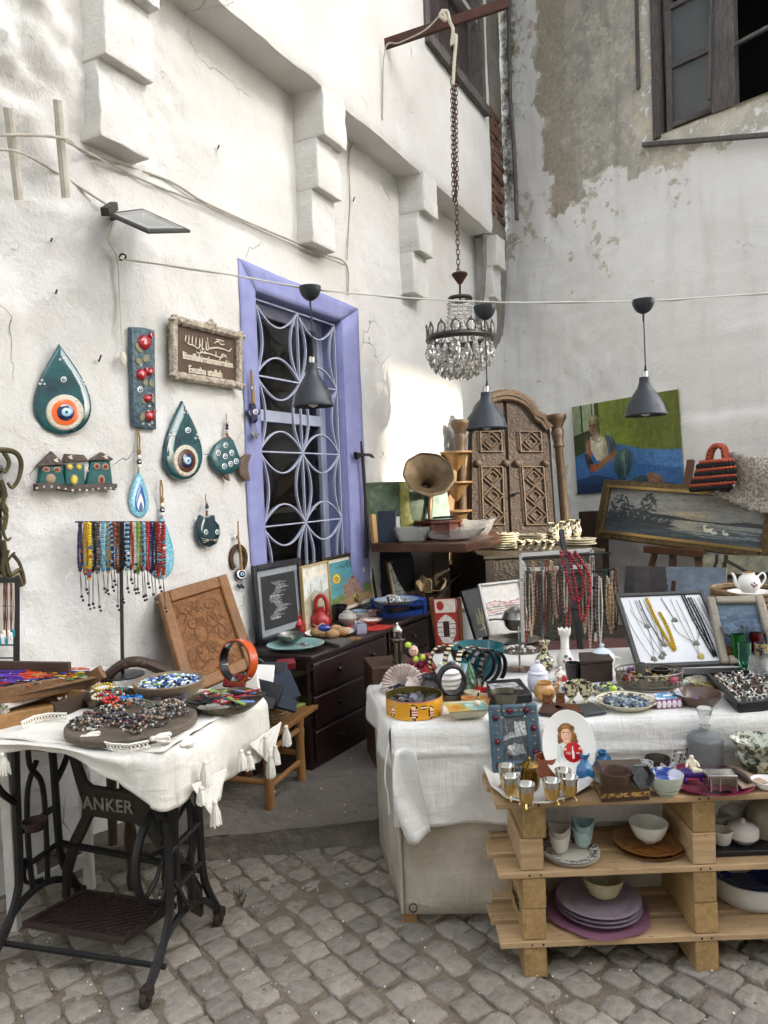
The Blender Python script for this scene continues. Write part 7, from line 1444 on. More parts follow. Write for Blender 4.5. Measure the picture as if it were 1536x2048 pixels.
cb.quad(gp(.3,ld,ZW2+.004),gp(FW,ld,ZW2+.004),gp(FW,1.06,ZW2+.004),gp(.3,1.06,ZW2+.004),20,8)
def fall(p,u,v):
 x=u*FW;t=1-v;k=.014*min(1,t*12)+.012*t*(1-.5*math.exp(-x*4));sag=.03*math.sin(x*3.1+.6)*t*.6
 f=.009*math.sin(x*13+1.5*math.sin(x*4))*t**.6+.005*math.sin(x*29+3*t)*t+nl(x*2,t*2,.02,1,3,6)*t
 fold=.012*math.exp(-((t-.26-.03*math.sin(x*2))/.03)**2)
 return V(p)+V((0,-k-f-fold,sag*0.4))
cb.quad(gp(-.02,-.02,.37),gp(FW,-.02,.37),gp(FW,-.02,ZW2+.004),gp(-.02,-.02,ZW2+.004),150,26,fall)
cb.quad(gp(-.02,ld,ZW2-.1),gp(-.02,-.02,ZW2-.16),gp(-.02,-.02,ZW2+.004),gp(-.02,ld,ZW2+.004),20,8,lambda p,u,v:V(p)+V((-.012*min(1,(1-v)*6)-.015*(1-v)*math.sin(u*11),0,0)))
wcl=tag(cb.build('white_cloth',WCL,smooth=75,solid=.003),'wrinkled white cotton cloth over the stall table','tablecloth')
pts=[at(790,1502,F0 .y-.06),at(830,1500,F0 .y-.07),at(862,1668,F0 .y-.09),at(820,1690,F0 .y-.08)]
sub(lambda b:b.quad(pts[3],pts[2],pts[1],pts[0],8,16,lambda p,u,v:V(p)+V((-.03*math.sin(3.1*(1-v))*(1-u),-.02*math.sin(u*5+v*3),0))),'loose_tail',WCL,wcl,smooth=180,solid=.003)
sub(lambda b:b.tube(bez([at(x,y,F0 .y-.03)for x,y in((778,1490),(772,1520),(770,1560),(776,1590),(779,1630))],5),.003,5),'tie_string',WHT,wcl)
Z1=ZW2+.008
# ---- honey tin
c,s_=spot(830,1441,Z1,57);o=thing('honey_tin','round yellow honey tin with bee children, filled with coins','tin',c);b=MB();n=96;rows=14;R_=57.5*s_;Hh=36*s_;vs=[];fs=[]
for j in range(rows+1):
 for i in range(n):a=2*math.pi*i/n;vs.append((R_*math.cos(a),R_*math.sin(a),Hh*j/rows))
fig=[(-1.62,.45,.13,.44),(-2.45,.4,.1,.33),(-1.0,.35,.1,.36),(-2.1,.6,.01,.01)]
for j in range(rows):
 for i in range(n):
  a=2*math.pi*(i+.5)/n;a=a-2*math.pi if a>math.pi else a;h=(j+.5)/rows;col='c98a1c' if(int(i/2)+j)%2 else 'd49c28'
  if h>.9:col='c9806a'
  for fx_,fh,fw_,fhh in fig[:3]:
   q=((a-fx_)/fw_)**2+((h-fh)/fhh)**2
   if q<1:col=('e8c8a8' if h>fh+.12 else('a8281e' if j%2 else 'e6dcc8'))if q<.62 else '2a1c14'
  if.55<h<.8 and-1.38<a<-1.2:col='ece2c0' if j%2 else '3a2a18'
  b.c=C(col);b.f.append((j*n+i,j*n+(i+1)%n,(j+1)*n+(i+1)%n,(j+1)*n+i));b.fm.append(0);b.fc.append(b.c)
M=T(c);b.v=[tuple(M@V(v))for v in vs];b.build('printed_side',VG,o)
GOLDIN=mat('gold_lacquer','8a7a44','6f6236',12,.3,.8);sub(lambda b:b.lathe([(R_*.985,.001),(R_*.985,Hh),(R_*1.01,Hh*1.02),(R_*.975,Hh*1.02),(R_*.97,.006),(0.001,.005)],64,M),'inner_tin',GOLDIN,o)
for k in range(60):
 a=rnd.uniform(0,6.28);q=math.sqrt(rnd.random())*R_*.82;b=MB();b.lathe([(.013,0),(.013,.002),(0.0005,.002)],14,T((c.x+q*math.cos(a),c.y+q*math.sin(a),c.z+Hh*.5+rnd.uniform(0,.018)),0,rnd.uniform(.8,1.25))@Matrix.Rotation(rnd.uniform(-.7,.7),4,'X')@Matrix.Rotation(rnd.uniform(-.4,.4),4,'Y'))
 tag(b.build('coin',mat('old_coin','55565a','77777a',60,.35,.8)),'old grey coin in the yellow honey tin','coin','coins in the honey tin')
# ---- left cluster
pot('white_oval_dish','white oval dish of black beads','dish',806,1388,Z1,bowlp(30,46,13,1.6,.8),mat('white_glaze'),36);c,s_=spot(806,1388,Z1,30);tag(sub(lambda b:heap(b,c,40*s_,260,['0e1016','12162a','1a1f38','08080a'],.005,9*s_,.012),'black_beads',VG,None,kind='stuff'),'heap of black beads in the white oval dish','beads')
SHL=mat('scallop_shell','d8d0c6','a88c86',22,.5,bump=.3);c=at(805,1380,2.95)
def scallop(b):
 vs=[];fs=[];n=40
 for j in range(9):
  r=j/8
  for i in range(n+1):a=math.pi*(-.08+1.16*i/n);rr=.085*r*(1+.03*math.cos(i*math.pi));vs.append((rr*math.cos(a),-.03*math.sin(math.pi*r*.5)+(.006*(1 if i%2 else-1)*r),rr*math.sin(a)*.95+.01))
 b.add(vs,[(j*(n+1)+i,j*(n+1)+i+1,(j+1)*(n+1)+i+1,(j+1)*(n+1)+i)for j in range(8)for i in range(n)],T((c.x,c.y,Z1+.02),.1)@Matrix.Rotation(-.15,4,'X'))
tag(sub(scallop,'scallop_shell',SHL,None,solid=.003),'large pink and white scallop shell standing upright','shell')
tag(sub(lambda b:b.lathe([(.0,0),(.03,.01),(.05,.025),(.055,.03),(.03,.02),(.001,.012)],26,T(on(840,1375,Z1+.02),0)@Matrix.Rotation(.5,4,'X'),wave=lambda r,h,a,i:(r*(1+.15*math.sin(8*a)),h+.008*math.sin(7*a)*i/5)),'white_shell',mat('scallop_shell'),None),'white ruffled shell lying by the pewter vase','shell')
dd=3.02;o=thing('doll','small doll in a red dress with green and maroon pompoms','doll',at(850,1370,dd));ds=dd/F;RDC=mat('red_dress','9a2a2c','b03a36',20,.9,bump=.5)
sub(lambda b:b.lathe([(34*ds,0),(30*ds,10*ds),(20*ds,28*ds),(8*ds,44*ds),(0.001,46*ds)],22,T(at(858,1362,dd))@Matrix.Rotation(-.5,4,'Y'),wave=lambda r,h,a,i:(r*(1+.1*math.sin(9*a)),h)),'dress',RDC,o)
sub(lambda b:b.ball(at(827,1302,dd-.02),(.02,.019,.023),14,10),'head',mat('doll_skin','d8b09a',rough=.6),o);sub(lambda b:b.ball(at(822,1300,dd+.008),(.027,.024,.032),14,10),'hair',mat('black_yarn'),o)
sub(lambda b:(b.ball(at(825,1301,dd-.042),(.0025,.002,.003),6,4),b.ball(at(831,1301,dd-.042),(.0025,.002,.003),6,4)),'eyes',BLK,o)
def pomp(b):
 for k,(x,y)in enumerate(((816,1290),(832,1319),(846,1315),(838,1326),(828,1330),(852,1322),(856,1312),(824,1325),(842,1330),(820,1335))):b.c=C('b4cf4a' if k in(0,1,2)else('6a1f3a' if k%2 else '8a2a4a'));b.ball(at(x,y,dd-.03),.013,9,7)
sub(pomp,'pompoms',VM,o);sub(lambda b:b.tube([at(858,1310,dd-.04),at(874,1340,dd-.05)],.005,6),'stick',PINE,o)
o,c,s_=pot('silver_grinder','tall silver grinder shaped like a lighthouse','grinder',797,1330,.62,[(11,0),(11.5,2),(11,44),(14,47),(16.5,49),(16.5,51),(11,52),(0.1,52)],mat('polished_silver','a9a59c',rough=.2,metal=1.),24);lid(o,c+V((0,0,52*s_)),s_,[(9,0),(9,14),(0.1,14)],mat('clear_glass'),'lantern_glass',18);lid(o,c+V((0,0,66*s_)),s_,[(11,0),(11,2),(6,10),(3,13),(3,15),(1.5,17),(0.1,19)],MATS['polished_silver'],'cap',20)
tag(sub(lambda b:b.box((-.16,-.1,.1),(.2,.16,.62),T((c.x,c.y+.05,0),.2)),'side_crate',DKW,None,bevel=.005),'dark wooden crate under the silver grinder','crate')
o,c,s_=pot('pewter_vase','dark pewter vase with swirled ribs and wavy mouth','vase',860,1390,Z1,[(16,0),(18,2),(20,10),(17,20),(11,27),(12,31),(16,36),(14,36),(9,28),(0.1,20)],mat('dark_pewter','45464a','5c5d60',20,.35,.8),40,wave=lambda r,h,a,i:(r*(1+.06*math.sin(9*a+h*.12)),h+(1.5*math.sin(4*a)if i in(6,7)else 0)),smooth=60)
o,c,s_=pot('white_jar','white ribbed ceramic jar seen through the black ring','jar',898,1382,Z1+.01,[(20,0),(24,4),(22,8),(26,13),(24,18),(28,24),(25,30),(27,36),(22,42),(20,46),(20,52),(17,52),(16,44),(0.1,40)],mat('white_glaze'),30)
rM=frame(at(902,1359,2.82),V((1,.15,0)),V((0,0,1)));tag(sub(lambda b:(b.tube([rM@V((.05*math.cos(t),.055*math.sin(t),0))for t in np.linspace(0,2*math.pi,37)[:-1]],.0085,8,closed=True),b.tube([rM@V((.05*math.cos(t),.055*math.sin(t),.02))for t in np.linspace(0,2*math.pi,37)[:-1]],.0085,8,closed=True),b.ball(rM@V((.0,.06,.01)),(.016,.012,.012),8,6)),'black_ring_frame',mat('black_carved','17161a','2b282c',60,.3,bump=.6),None),'black carved ring standing before the white jar','ring')
TEALP=mat('teal_pot_glaze','146a72','0f555e',10,.15,coat=.6)
o,c,s_=pot('teal_bowl','large teal glazed bowl carrying a row of bangles','bowl',955,1356,Z1,bowlp(34,56,58,2.5,.6),TEALP,36)
pot('teal_vase','teal glazed jar in front of the teal bowl','jar',922,1372,Z1,[(18,0),(26,12),(28,28),(20,42),(12,48),(13,54),(11,54),(10,47),(0.1,44)],TEALP,28)
for k,(x,y,r_,az,c1,c2)in enumerate(((886,1322,32,.5,'c8b890','2a2622'),(908,1322,34,.9,'d8cca4','1c1c20'),(924,1335,36,1.25,'e0d8b4','26242a'),(942,1325,33,.5,'c9bd94','3a2a24'),(958,1330,35,.35,'d6c99c','16181c'),(972,1332,36,.5,'b8a8b0','2c2a30'),(986,1335,35,.6,'a8a49c','1a1c22'))):
 q=at(x,y,2.95+.02*k);ss=q.y/F;M=frame(q,V((math.cos(az),math.sin(az),0)),V((0,0,1)));b=MB()
 for i in range(40):
  a0,a1=2*math.pi*i/40,2*math.pi*(i+1)/40;b.c=C(c1 if i%2 else c2)if k!=5 else C('c8b8c0' if i%3 else '3a3a40');vs=[M@V((rr*math.cos(a)*ss,rr*math.sin(a)*ss,zz))for a in(a0,a1)for rr,zz in((r_,-.011),(r_,.011),(r_-2,.011),(r_-2,-.011))];b.c=b.c;b.add(vs,[(0,4,5,1)]);b.c=C(c2);b.add(vs,[(1,5,6,2),(2,6,7,3),(3,7,4,0)])
 tag(b.build('bangle',VG,smooth=30),('first','second','third','fourth','fifth','sixth','seventh')[k]+' patterned bangle from the left on the teal bowl','bangle','bangles on the teal bowl')
o,c,s_=pot('ceramic_tree','small green ceramic fir tree','ornament',941,1390,Z1,[(17,0),(17,6),(13,10)]+[q for k in range(5)for q in((17-k*3,12+k*10),(11-k*2.4,22+k*10))]+[(0.1,68)],mat('green_glaze','3a5c3a','4a7048',20,.35,coat=.3),30,wave=lambda r,h,a,i:(r*(1+.12*math.sin(7*a+i)),h))
o,c,s_=pot('red_cup','small red gourd cup with chrome rim','cup',962,1394,Z1,[(9,0),(13,5),(14.5,12),(13,21),(0.1,21)],mat('red_enamel','9a1418',rough=.2,coat=.5),22);lid(o,c+V((0,0,20.5*s_)),s_,[(12.5,0),(12,10),(10.5,10),(10.5,1),(0.1,1)],CHR,'rim',22)
MB1=mat('aged_bronze_bowl','6b6858','504c3e',16,.35,.85,bump=.15)
pot('bronze_bowl','small bronze bowl behind the orange cups','bowl',905,1408,Z1,bowlp(15,25,18,1.2,.6),MB1,30);pot('bronze_bowl','wide bronze bowl beside the black case','bowl',1010,1413,Z1,bowlp(16,30,26,1.2,.55),MB1,32)
for k,(x,y,m)in enumerate(((942,1400,CRM),(972,1400,CRM),(937,1412,mat('peach_glaze','c89058','b07a44',20,.3)),(970,1412,mat('peach_glaze')))):pot('condiment_cup',('rear left cream','rear right cream','front left orange','front right orange')[k]+' cup of the joined condiment set','cup',x,y,Z1,bowlp(10,15,15,1.4,.5),m,22,'joined condiment cups')
tag(sub(lambda b:(b.tube([on(955,1406,Z1+.03),on(955,1406,Z1+.06)],.006,8),b.ball(on(955,1406,Z1+.065),.011,10,8)),'ceramic_finial',CRM,None),'cream ball finial between the four condiment cups','ornament')
b=MB();q=[on(x,y,Z1+.004)for x,y in((912,1438),(968,1434),(960,1424),(905,1424))];t_=[on(x,y,Z1+.045)for x,y in((897,1424),(980,1418),(968,1400),(886,1404))];b.c=C('d8d0b4');b.add(q+t_,[(3,2,1,0),(0,1,5,4),(1,2,6,5),(2,3,7,6),(3,0,4,7)]);ce_=sum(q,V())/4
pc=Pic(30,16,'b89a3a');pc.poly([(.4,0),(1,0),(1,1),(.6,1)],'6f9a96');pc.poly([(.5,.1),(.8,.2),(.7,.9),(.5,.7)],'a8c0b4');pc.ell(.2,.5,.14,.3,'c8862a');pc.noise(.4,8,5);tt=[p.lerp(sum(t_,V())/4,.06)-V((0,0,.006))for p in t_];pc.mesh(b,*tt);tag(b.build('glazed_dish',VG,bevel=0,smooth=0,solid=.0),'small rectangular dish with yellow and teal glaze','dish')
# ---- middle rows
o=thing('black_case','flat open black case with a printed card','case',on(1020,1392,Z1));sub(lambda b:b.slab(on(978,1396,Z1+.03),on(1064,1388,Z1+.03),on(1040,1356,Z1+.03),on(966,1362,Z1+.03),.03),'case_body',mat('black_card','121214',rough=.4),o,bevel=.003);sub(lambda b:b.slab(*[on(x,y,Z1+.033)for x,y in((985,1384),(1047,1378),(1030,1364),(975,1368))],.002),'card',mat('printed_card','c4c4c2','5a5a5c',30,.4,mixw=.1),o,smooth=0)
for k,(pts,col,lb)in enumerate((([(1076,1424),(1120,1430),(1135,1415),(1086,1404)],'3a2420','dark brown notebook lying left of the grey one'),([(1112,1418),(1168,1424),(1160,1408),(1104,1404)],'5a3422','reddish brown notebook between two others'),([(1168,1428),(1214,1422),(1184,1404),(1154,1408)],'4a4f52','steel grey notebook with a bright metal edge'))):tag(sub(lambda b:b.slab(*[on(x,y,Z1+.012)for x,y in pts],.01),'notebook',mat('nb'+col,col,rough=.35,metal=.4 if k==2 else 0),None,bevel=.002),lb,'notebook','notebooks at the table edge')
BWP=vcolware('black_white_scroll','d9cfa6','1f1d1a',70);LAV=mat('lavender_white','c9c8d6','dddce2',20,.2)
o,c,s_=pot('ginger_jar','white and violet lidded jar','jar',1077,1384,Z1,[(14,0),(20,8),(22,20),(20,30),(18,34),(0.1,34)],LAV,28);lid(o,c+V((0,0,34*s_)),s_,[(20,0),(20,3),(16,6),(15,12),(8,19),(3.5,20),(5,23),(5,26),(0.1,28)],LAV)
o,c,s_=pot('flower_jar','white lidded jar with red flowers','jar',1122,1390,Z1,[(12,0),(17,7),(18,17),(15,27),(0.1,27)],vcolware('blue_red_floral','d6d4cc','3a4a7a',30),28);lid(o,c+V((0,0,27*s_)),s_,[(14,0),(14,2),(12,10),(10,17),(4,20),(3,22),(4.5,25),(0.1,28)],vcolware('red_floral','dedad0','9a2a28',26))
o,c,s_=pot('tan_jug','marbled tan jug with handle','jug',1090,1404,Z1,[(14,0),(20,8),(22,17),(19,27),(14,33),(15,37),(13,37),(12,32),(0.1,26)],mat('marbled_tan','a8743a','c09a5c',20,.2,coat=.5),28);tubep('handle',o,MATS['marbled_tan'],c,s_,[(16,32),(28,32),(26,20),(18,12)],2.4)
for k,x in enumerate((1095,1121)):pot('wooden_pot',('left' if k==0 else 'right')+' of two tiny turned wooden pots','pot',x,1408,Z1,[(8,0),(10,5),(8,11),(10,18),(8.5,18),(7,11),(0.1,8)],mat('turned_wood','7a4a26','5c3418',24,.4),20,'tiny wooden pots')
for k,x in enumerate((1143,1172)):pot('footed_cup',('left scalloped' if k==0 else 'right smooth rimmed')+' black and cream footed cup','cup',x,1408,Z1,[(9,0),(4,6),(5,9),(11,16),(13.5,26),(14.5,40),(13,40),(11,26),(0.1,18)],BWP,26,'black and cream footed cups',wave=(lambda r,h,a,i:(r,h+(1.2*math.sin(9*a)if i in(5,6)else 0)))if k==0 else None)
WOODB=woodmat('dark_old_box','3e2c22','261a14',.6,0,18);bq=[on(x,y,Z1)for x,y in((1162,1366),(1226,1362),(1214,1346),(1160,1348))];o=thing('wooden_casket','worn dark wooden casket with a tray lid','casket',bq[0])
sub(lambda b:b.add(bq+[p+V((0,0,.075))for p in bq],[(3,2,1,0),(4,5,6,7)]+[(i,(i+1)%4,(i+1)%4+4,i+4)for i in range(4)]),'casket_body',WOODB,o,bevel=.003,smooth=30);ce_=sum(bq,V())/4;sub(lambda b:b.add([ce_+(p-ce_)*1.06+V((0,0,z))for z in(.077,.092)for p in bq],[(3,2,1,0),(4,5,6,7)]+[(i,(i+1)%4,(i+1)%4+4,i+4)for i in range(4)]),'casket_lid',WOODB,o,bevel=.003,smooth=30)
pot('dark_tumbler','dark smoky tumbler beside the casket','tumbler',1147,1362,Z1,bowlp(13,16,34,1.5,.4),mat('smoky_dark_glass','3a3836',rough=.08,trans=.35),22);pot('cream_cup','small cream rimmed dark cup before the casket','cup',1158,1382,Z1,bowlp(11,15,18,1.5,.5),BWP,22)
o,c,s_=pot('white_tureen','white lidded tureen with a ring handle','tureen',1205,1342,Z1+.02,[(18,0),(24,8),(26,20),(24,28),(0.1,28)],mat('ivory_glaze','d9d5c6',rough=.2),30);lid(o,c+V((0,0,27*s_)),s_,[(25,0),(24,3),(15,12),(5,16),(3,17),(5,21),(4,24),(0.1,25)],mat('pale_blue_white','c3cfd2',rough=.2));tubep('handle',o,MATS['ivory_glaze'],c,s_,[(24,22),(36,20),(34,6),(24,4)],2.2)
o,c,s_=pot('tall_vase','tall white vase with crown rim and painted flowers','vase',1131,1338,Z1,[(13,0),(17,8),(17,18),(10,32),(8,40),(9,42),(8,44),(8.5,62),(9,64),(12,68),(13,78),(11.5,78),(8,64),(0.1,50)],mat('white_glaze'),32,wave=lambda r,h,a,i:(r,h+(2.5*math.sin(8*a)if i in(10,11)else 0)))
for dx,dy,cl in((-2,26,'4a7a48'),(6,20,'7a3a5a'),(1,14,'5a8a50'),(-5,16,'a85a6a')):sub(lambda b:b.ball(c+V((dx*s_,-15.5*s_+abs(dx)*.1*s_,dy*s_)),(4*s_,1.6*s_,3.4*s_),8,6),'painted_flower',mat('fl'+cl,cl,rough=.3),o)
pot('scroll_vase','black and cream scroll patterned vase with flared neck','vase',1090,1345,Z1,[(10,0),(16,8),(19,22),(14,32),(7,38),(6,52),(12,62),(10,62),(4,50),(0.1,40)],BWP,26)
o,c,s_=pot('tier_tray','silver tiered tray with earrings','tray',1040,1345,Z1,[(26,0),(27,1.5),(3,3),(2,5),(2,40),(0.1,40)],mat('polished_silver'),30);lid(o,c+V((0,0,34*s_)),s_,[(36,4),(44,5),(44,6.5),(36,5.5),(0.1,2)],MATS['polished_silver'],'upper_tray',36);lid(o,c+V((0,0,38*s_)),s_,[(1.5,0),(1.5,46),(0.1,50)],MATS['polished_silver'],'rod',10)
tag(sub(lambda b:heap(b,c+V((0,0,40*s_)),34*s_,50,['c9c6c0','8a8680','e6e2da','5a5650'],.006),'earrings',VG,None,kind='stuff'),'pile of silver earrings on the tiered tray','earrings')
# ---- right rows
o,c,s_=pot('brooch_dish','large cream oval dish of glass brooches','dish',1253,1424,Z1,bowlp(40,60,14,2,.9),CRM,44);lid(o,c+V((0,0,3*s_)),s_,[(40,0),(56,9.5),(55,10.2),(38,.8),(0.1,.8)],vcolware('zigzag_rim','cfc6ae','35312c',60),'painted_face',44);tag(sub(lambda b:heap(b,c,44*s_,150,['4a5456','6a7678','2a3032','8f9a9c','3a3f5a','a8a49c','566a86'],.009,6*s_,.012),'glass_brooches',VG,None,kind='stuff'),'heap of smoky glass brooches in the cream oval dish','brooches')
pot('small_bead_plate','small plate of mixed beads behind the brooch dish','plate',1213,1392,Z1,plate(24,34,7),CRM,32);tag(sub(lambda b:heap(b,on(1213,1384,Z1),.055,70,['2a3a2a','5a6a5a','8a8a80','3a2a5a','b8d048','1f2a3a'],.007,.014),'mixed_beads',VG,None,kind='stuff'),'dark mixed beads on the small plate','beads')
tag(sub(lambda b:b.ball(on(1227,1378,Z1+.025),.014,12,9),'lime_ball',mat('lime_glass','aec84a',rough=.1,coat=.5),None),'lime green marble on the small bead plate','marble')
c,s_=spot(1299,1388,Z1,62);o=thing('filigree_basket','oval silver filigree basket of rings and fruit beads','basket',c);FIL=mat('silver_filigree','9a9184','6a6258',40,.35,.8)
def filig(b):
 R_=62*s_;h=32*s_
 for z,rr in((0.003,.0035),(.3*h,.0022),(h,.0035)):b.tube([c+V((R_*(1+.06*z/h)*math.cos(t),R_*(1+.06*z/h)*math.sin(t)*.8,z))for t in np.linspace(0,2*math.pi,49)[:-1]],rr,5,closed=True)
 for k in range(30):
  t=2*math.pi*k/30;q=c+V((R_*1.03*math.cos(t),R_*.82*math.sin(t),h*.62));tx=V((-math.sin(t),.8*math.cos(t),0)).normalized()
  b.tube([q+tx*(.0085*math.cos(a))+V((0,0,.011*math.sin(a)))for a in np.linspace(0,6.283,11)[:-1]],.0022,4,closed=True);b.tube([q+tx*(.004*math.cos(a))+V((0,0,.005*math.sin(a)))for a in np.linspace(0,6.283,7)[:-1]],.0018,4,closed=True)
  b.tube([q-tx*.012-V((0,0,.013)),q+tx*.0,q+tx*.012-V((0,0,.013))],.0018,4);b.tube([q-tx*.0105+V((0,0,-.0+h*.3)),q-tx*.0105-V((0,0,h*.3))],.0018,4)
 b.lathe([(R_*.97,.001),(R_*.97,.004),(0.001,.004)],36,Matrix.Translation(c)@Matrix.Diagonal((1,.8,1,1)))
sub(filig,'filigree_wall',FIL,o)
tag(sub(lambda b:heap(b,c+V((.005,.0,0)),46*s_,60,['8a7a3a','6f6a30','a08a44','5a4a2a'],.0115,16*s_,.01),'fruit_beads',VG,None,kind='stuff'),'olive and brown fruit beads in the filigree basket','beads')
for k,(x,y,m,dims)in enumerate(((1257,1352,mat('red_crystal','8f1020',rough=.08,trans=.3),(.026,.02,.02)),(1262,1338,mat('purple_glass','6a3a6a',rough=.1,trans=.3),(.018,.016,.016)),(1347,1356,mat('pink_felt','9a4a58',rough=.8),(.02,.018,.014)))):tag(sub(lambda b:b.ball(on(x,y+4,Z1+.045),dims,7,5),'glass_stone',m,None,smooth=20),('red faceted glass lump','purple glass lump','dusty pink cushion')[k]+' in the filigree basket','stone')
tag(sub(lambda b:b.lathe([(.02,0),(.022,.035),(.019,.035),(.018,.003),(.001,.003)],20,T(on(1281,1344,Z1+.05))),'grey_tumbler',mat('grey_stone','5f5e55','4a4a42',20,.5),None),'grey mottled tumbler in the filigree basket','tumbler');tag(sub(lambda b:b.lathe([(.03,0),(.036,.008),(.036,.018),(.029,.018),(.026,.004)],24,T(on(1321,1346,Z1+.045))),'dark_bangle',mat('black_glaze'),None),'thick black bangle in the filigree basket','bangle')
b=MB();q=[on(x,y,Z1)for x,y in((1313,1418),(1364,1414),(1358,1400),(1308,1402))];b.c=C('8a4a7a');b.add(q+[p+V((0,0,.032))for p in q],[(i,(i+1)%4,(i+1)%4+4,i+4)for i in range(4)]);pc=Pic(24,10,'5a9ac0');pc.noise(.5,8,5);pc.put(fbm(pc.X*7,pc.Y*5,3,3)>.58,'d8e0e4');pc.mesh(b,*[p+V((0,0,.03))for p in q]);b.c=C('d8ccd2')
for k in range(5):b.ball(q[0].lerp(q[1],(k+.5)/5)+V((0,-.001,.014)),(.009,.006,.014),8,6)
tag(b.build('egg_tray',VG,smooth=30),'small purple white and blue glazed egg tray','tray')
o,c,s_=pot('brown_pan','brown glazed shallow bowl of blue beads','bowl',1396,1416,Z1,bowlp(32,47,22,2,.8,rim=1.),mat('brown_pan_glaze','4a3428','5a4234',16,.2,coat=.4),40);tag(sub(lambda b:heap(b,c+V((.0,0,0)),20*s_,30,['3a4a8a','8fa0d0','b03a44','4a8ab0','dfe4ee','2a3060'],.005,5*s_,.0),'blue_beads',VG,None,kind='stuff'),'scattered blue and red beads in the brown bowl','beads')
pot('abalone_shell','dark abalone shell with yellow green lining','shell',1412,1378,Z1,bowlp(22,38,12,1.5,.8),mat('abalone','a89a58','2f2a20',16,.25,coat=.5,mixw=.15),30,wave=lambda r,h,a,i:(r*(1+.1*math.sin(3*a+1)),h+1.5*math.sin(5*a)))
tq=[on(x,y,Z1+.02)for x,y in((1478,1414),(1600,1400),(1540,1342),(1415,1352))];o=thing('ring_tray','black tray crowded with silver rings','tray',tq[0]);sub(lambda b:b.slab(*tq,.028),'tray_base',mat('black_card'),o,bevel=.004)
for k in range(4):sub(lambda b:b.bar(tq[k]+V((0,0,.004)),tq[(k+1)%4]+V((0,0,.004)),.012,.02),'tray_edge',mat('black_card'),o,bevel=.002)
RS=[mat('silver_ring','b8b4ac',rough=.25,metal=1.),mat('pale_ring','d8d0c0',rough=.4),mat('brown_ring','7a5a48',rough=.3,metal=.5)]
rme=[]
for m in RS:
 b=MB();b.tube([V((.0085*math.cos(t),0,.0085*math.sin(t)))for t in np.linspace(0,6.283,13)[:-1]],.0015,5,closed=True);b.ball((0,0,.0105),(.006,.0045,.003),6,4);r0=b.build('finger_ring',m,loc=(0,0,0));rme.append(r0 .data);bpy.data.objects.remove(r0)
for k in range(150):
 u,v=rnd.uniform(.05,.95),rnd.uniform(.06,.94);p=tq[0].lerp(tq[1],u).lerp(tq[3].lerp(tq[2],u),v);q=bpy.data.objects.new('finger_ring',rme[k%3 if k%4 else 0]);COL.objects.link(q);q.location=p+V((0,0,.006));q.rotation_euler=(rnd.uniform(-.9,.9),0,rnd.uniform(0,6.28));tag(q,('silver','pale cream','brown')[k%3 if k%4 else 0]+' finger ring crowded on the black tray','ring','rings on the black tray')
jb=Rect((1274,1338),(1466,1330),(1238,1190),Z1,.28);o=thing('necklace_board','white display board in a dark frame hung with necklaces','display board',jb.a);JF=mat('dark_grey_frame','3f3d3b','2c2a29',30,.5)
for(u0,v0,u1,v1)in((0,0,.02,jb.h),(jb.w-.02,0,jb.w,jb.h),(.02,0,jb.w-.02,.018),(.02,jb.h-.018,jb.w-.02,jb.h)):sub(lambda b:b.slab(*jb.q(u0,v0,u1,v1,.014),.024),'frame_side',JF,o,bevel=.003)
sub(lambda b:b.slab(*jb.q(.02,.018,jb.w-.02,jb.h-.018,.004),.006),'white_panel',mat('white_felt','dcdcda','cfd0d2',12,.9),o,smooth=0)
jp=lambda u,v,k=.008:jb.p(u*jb.w,v*jb.h,k)
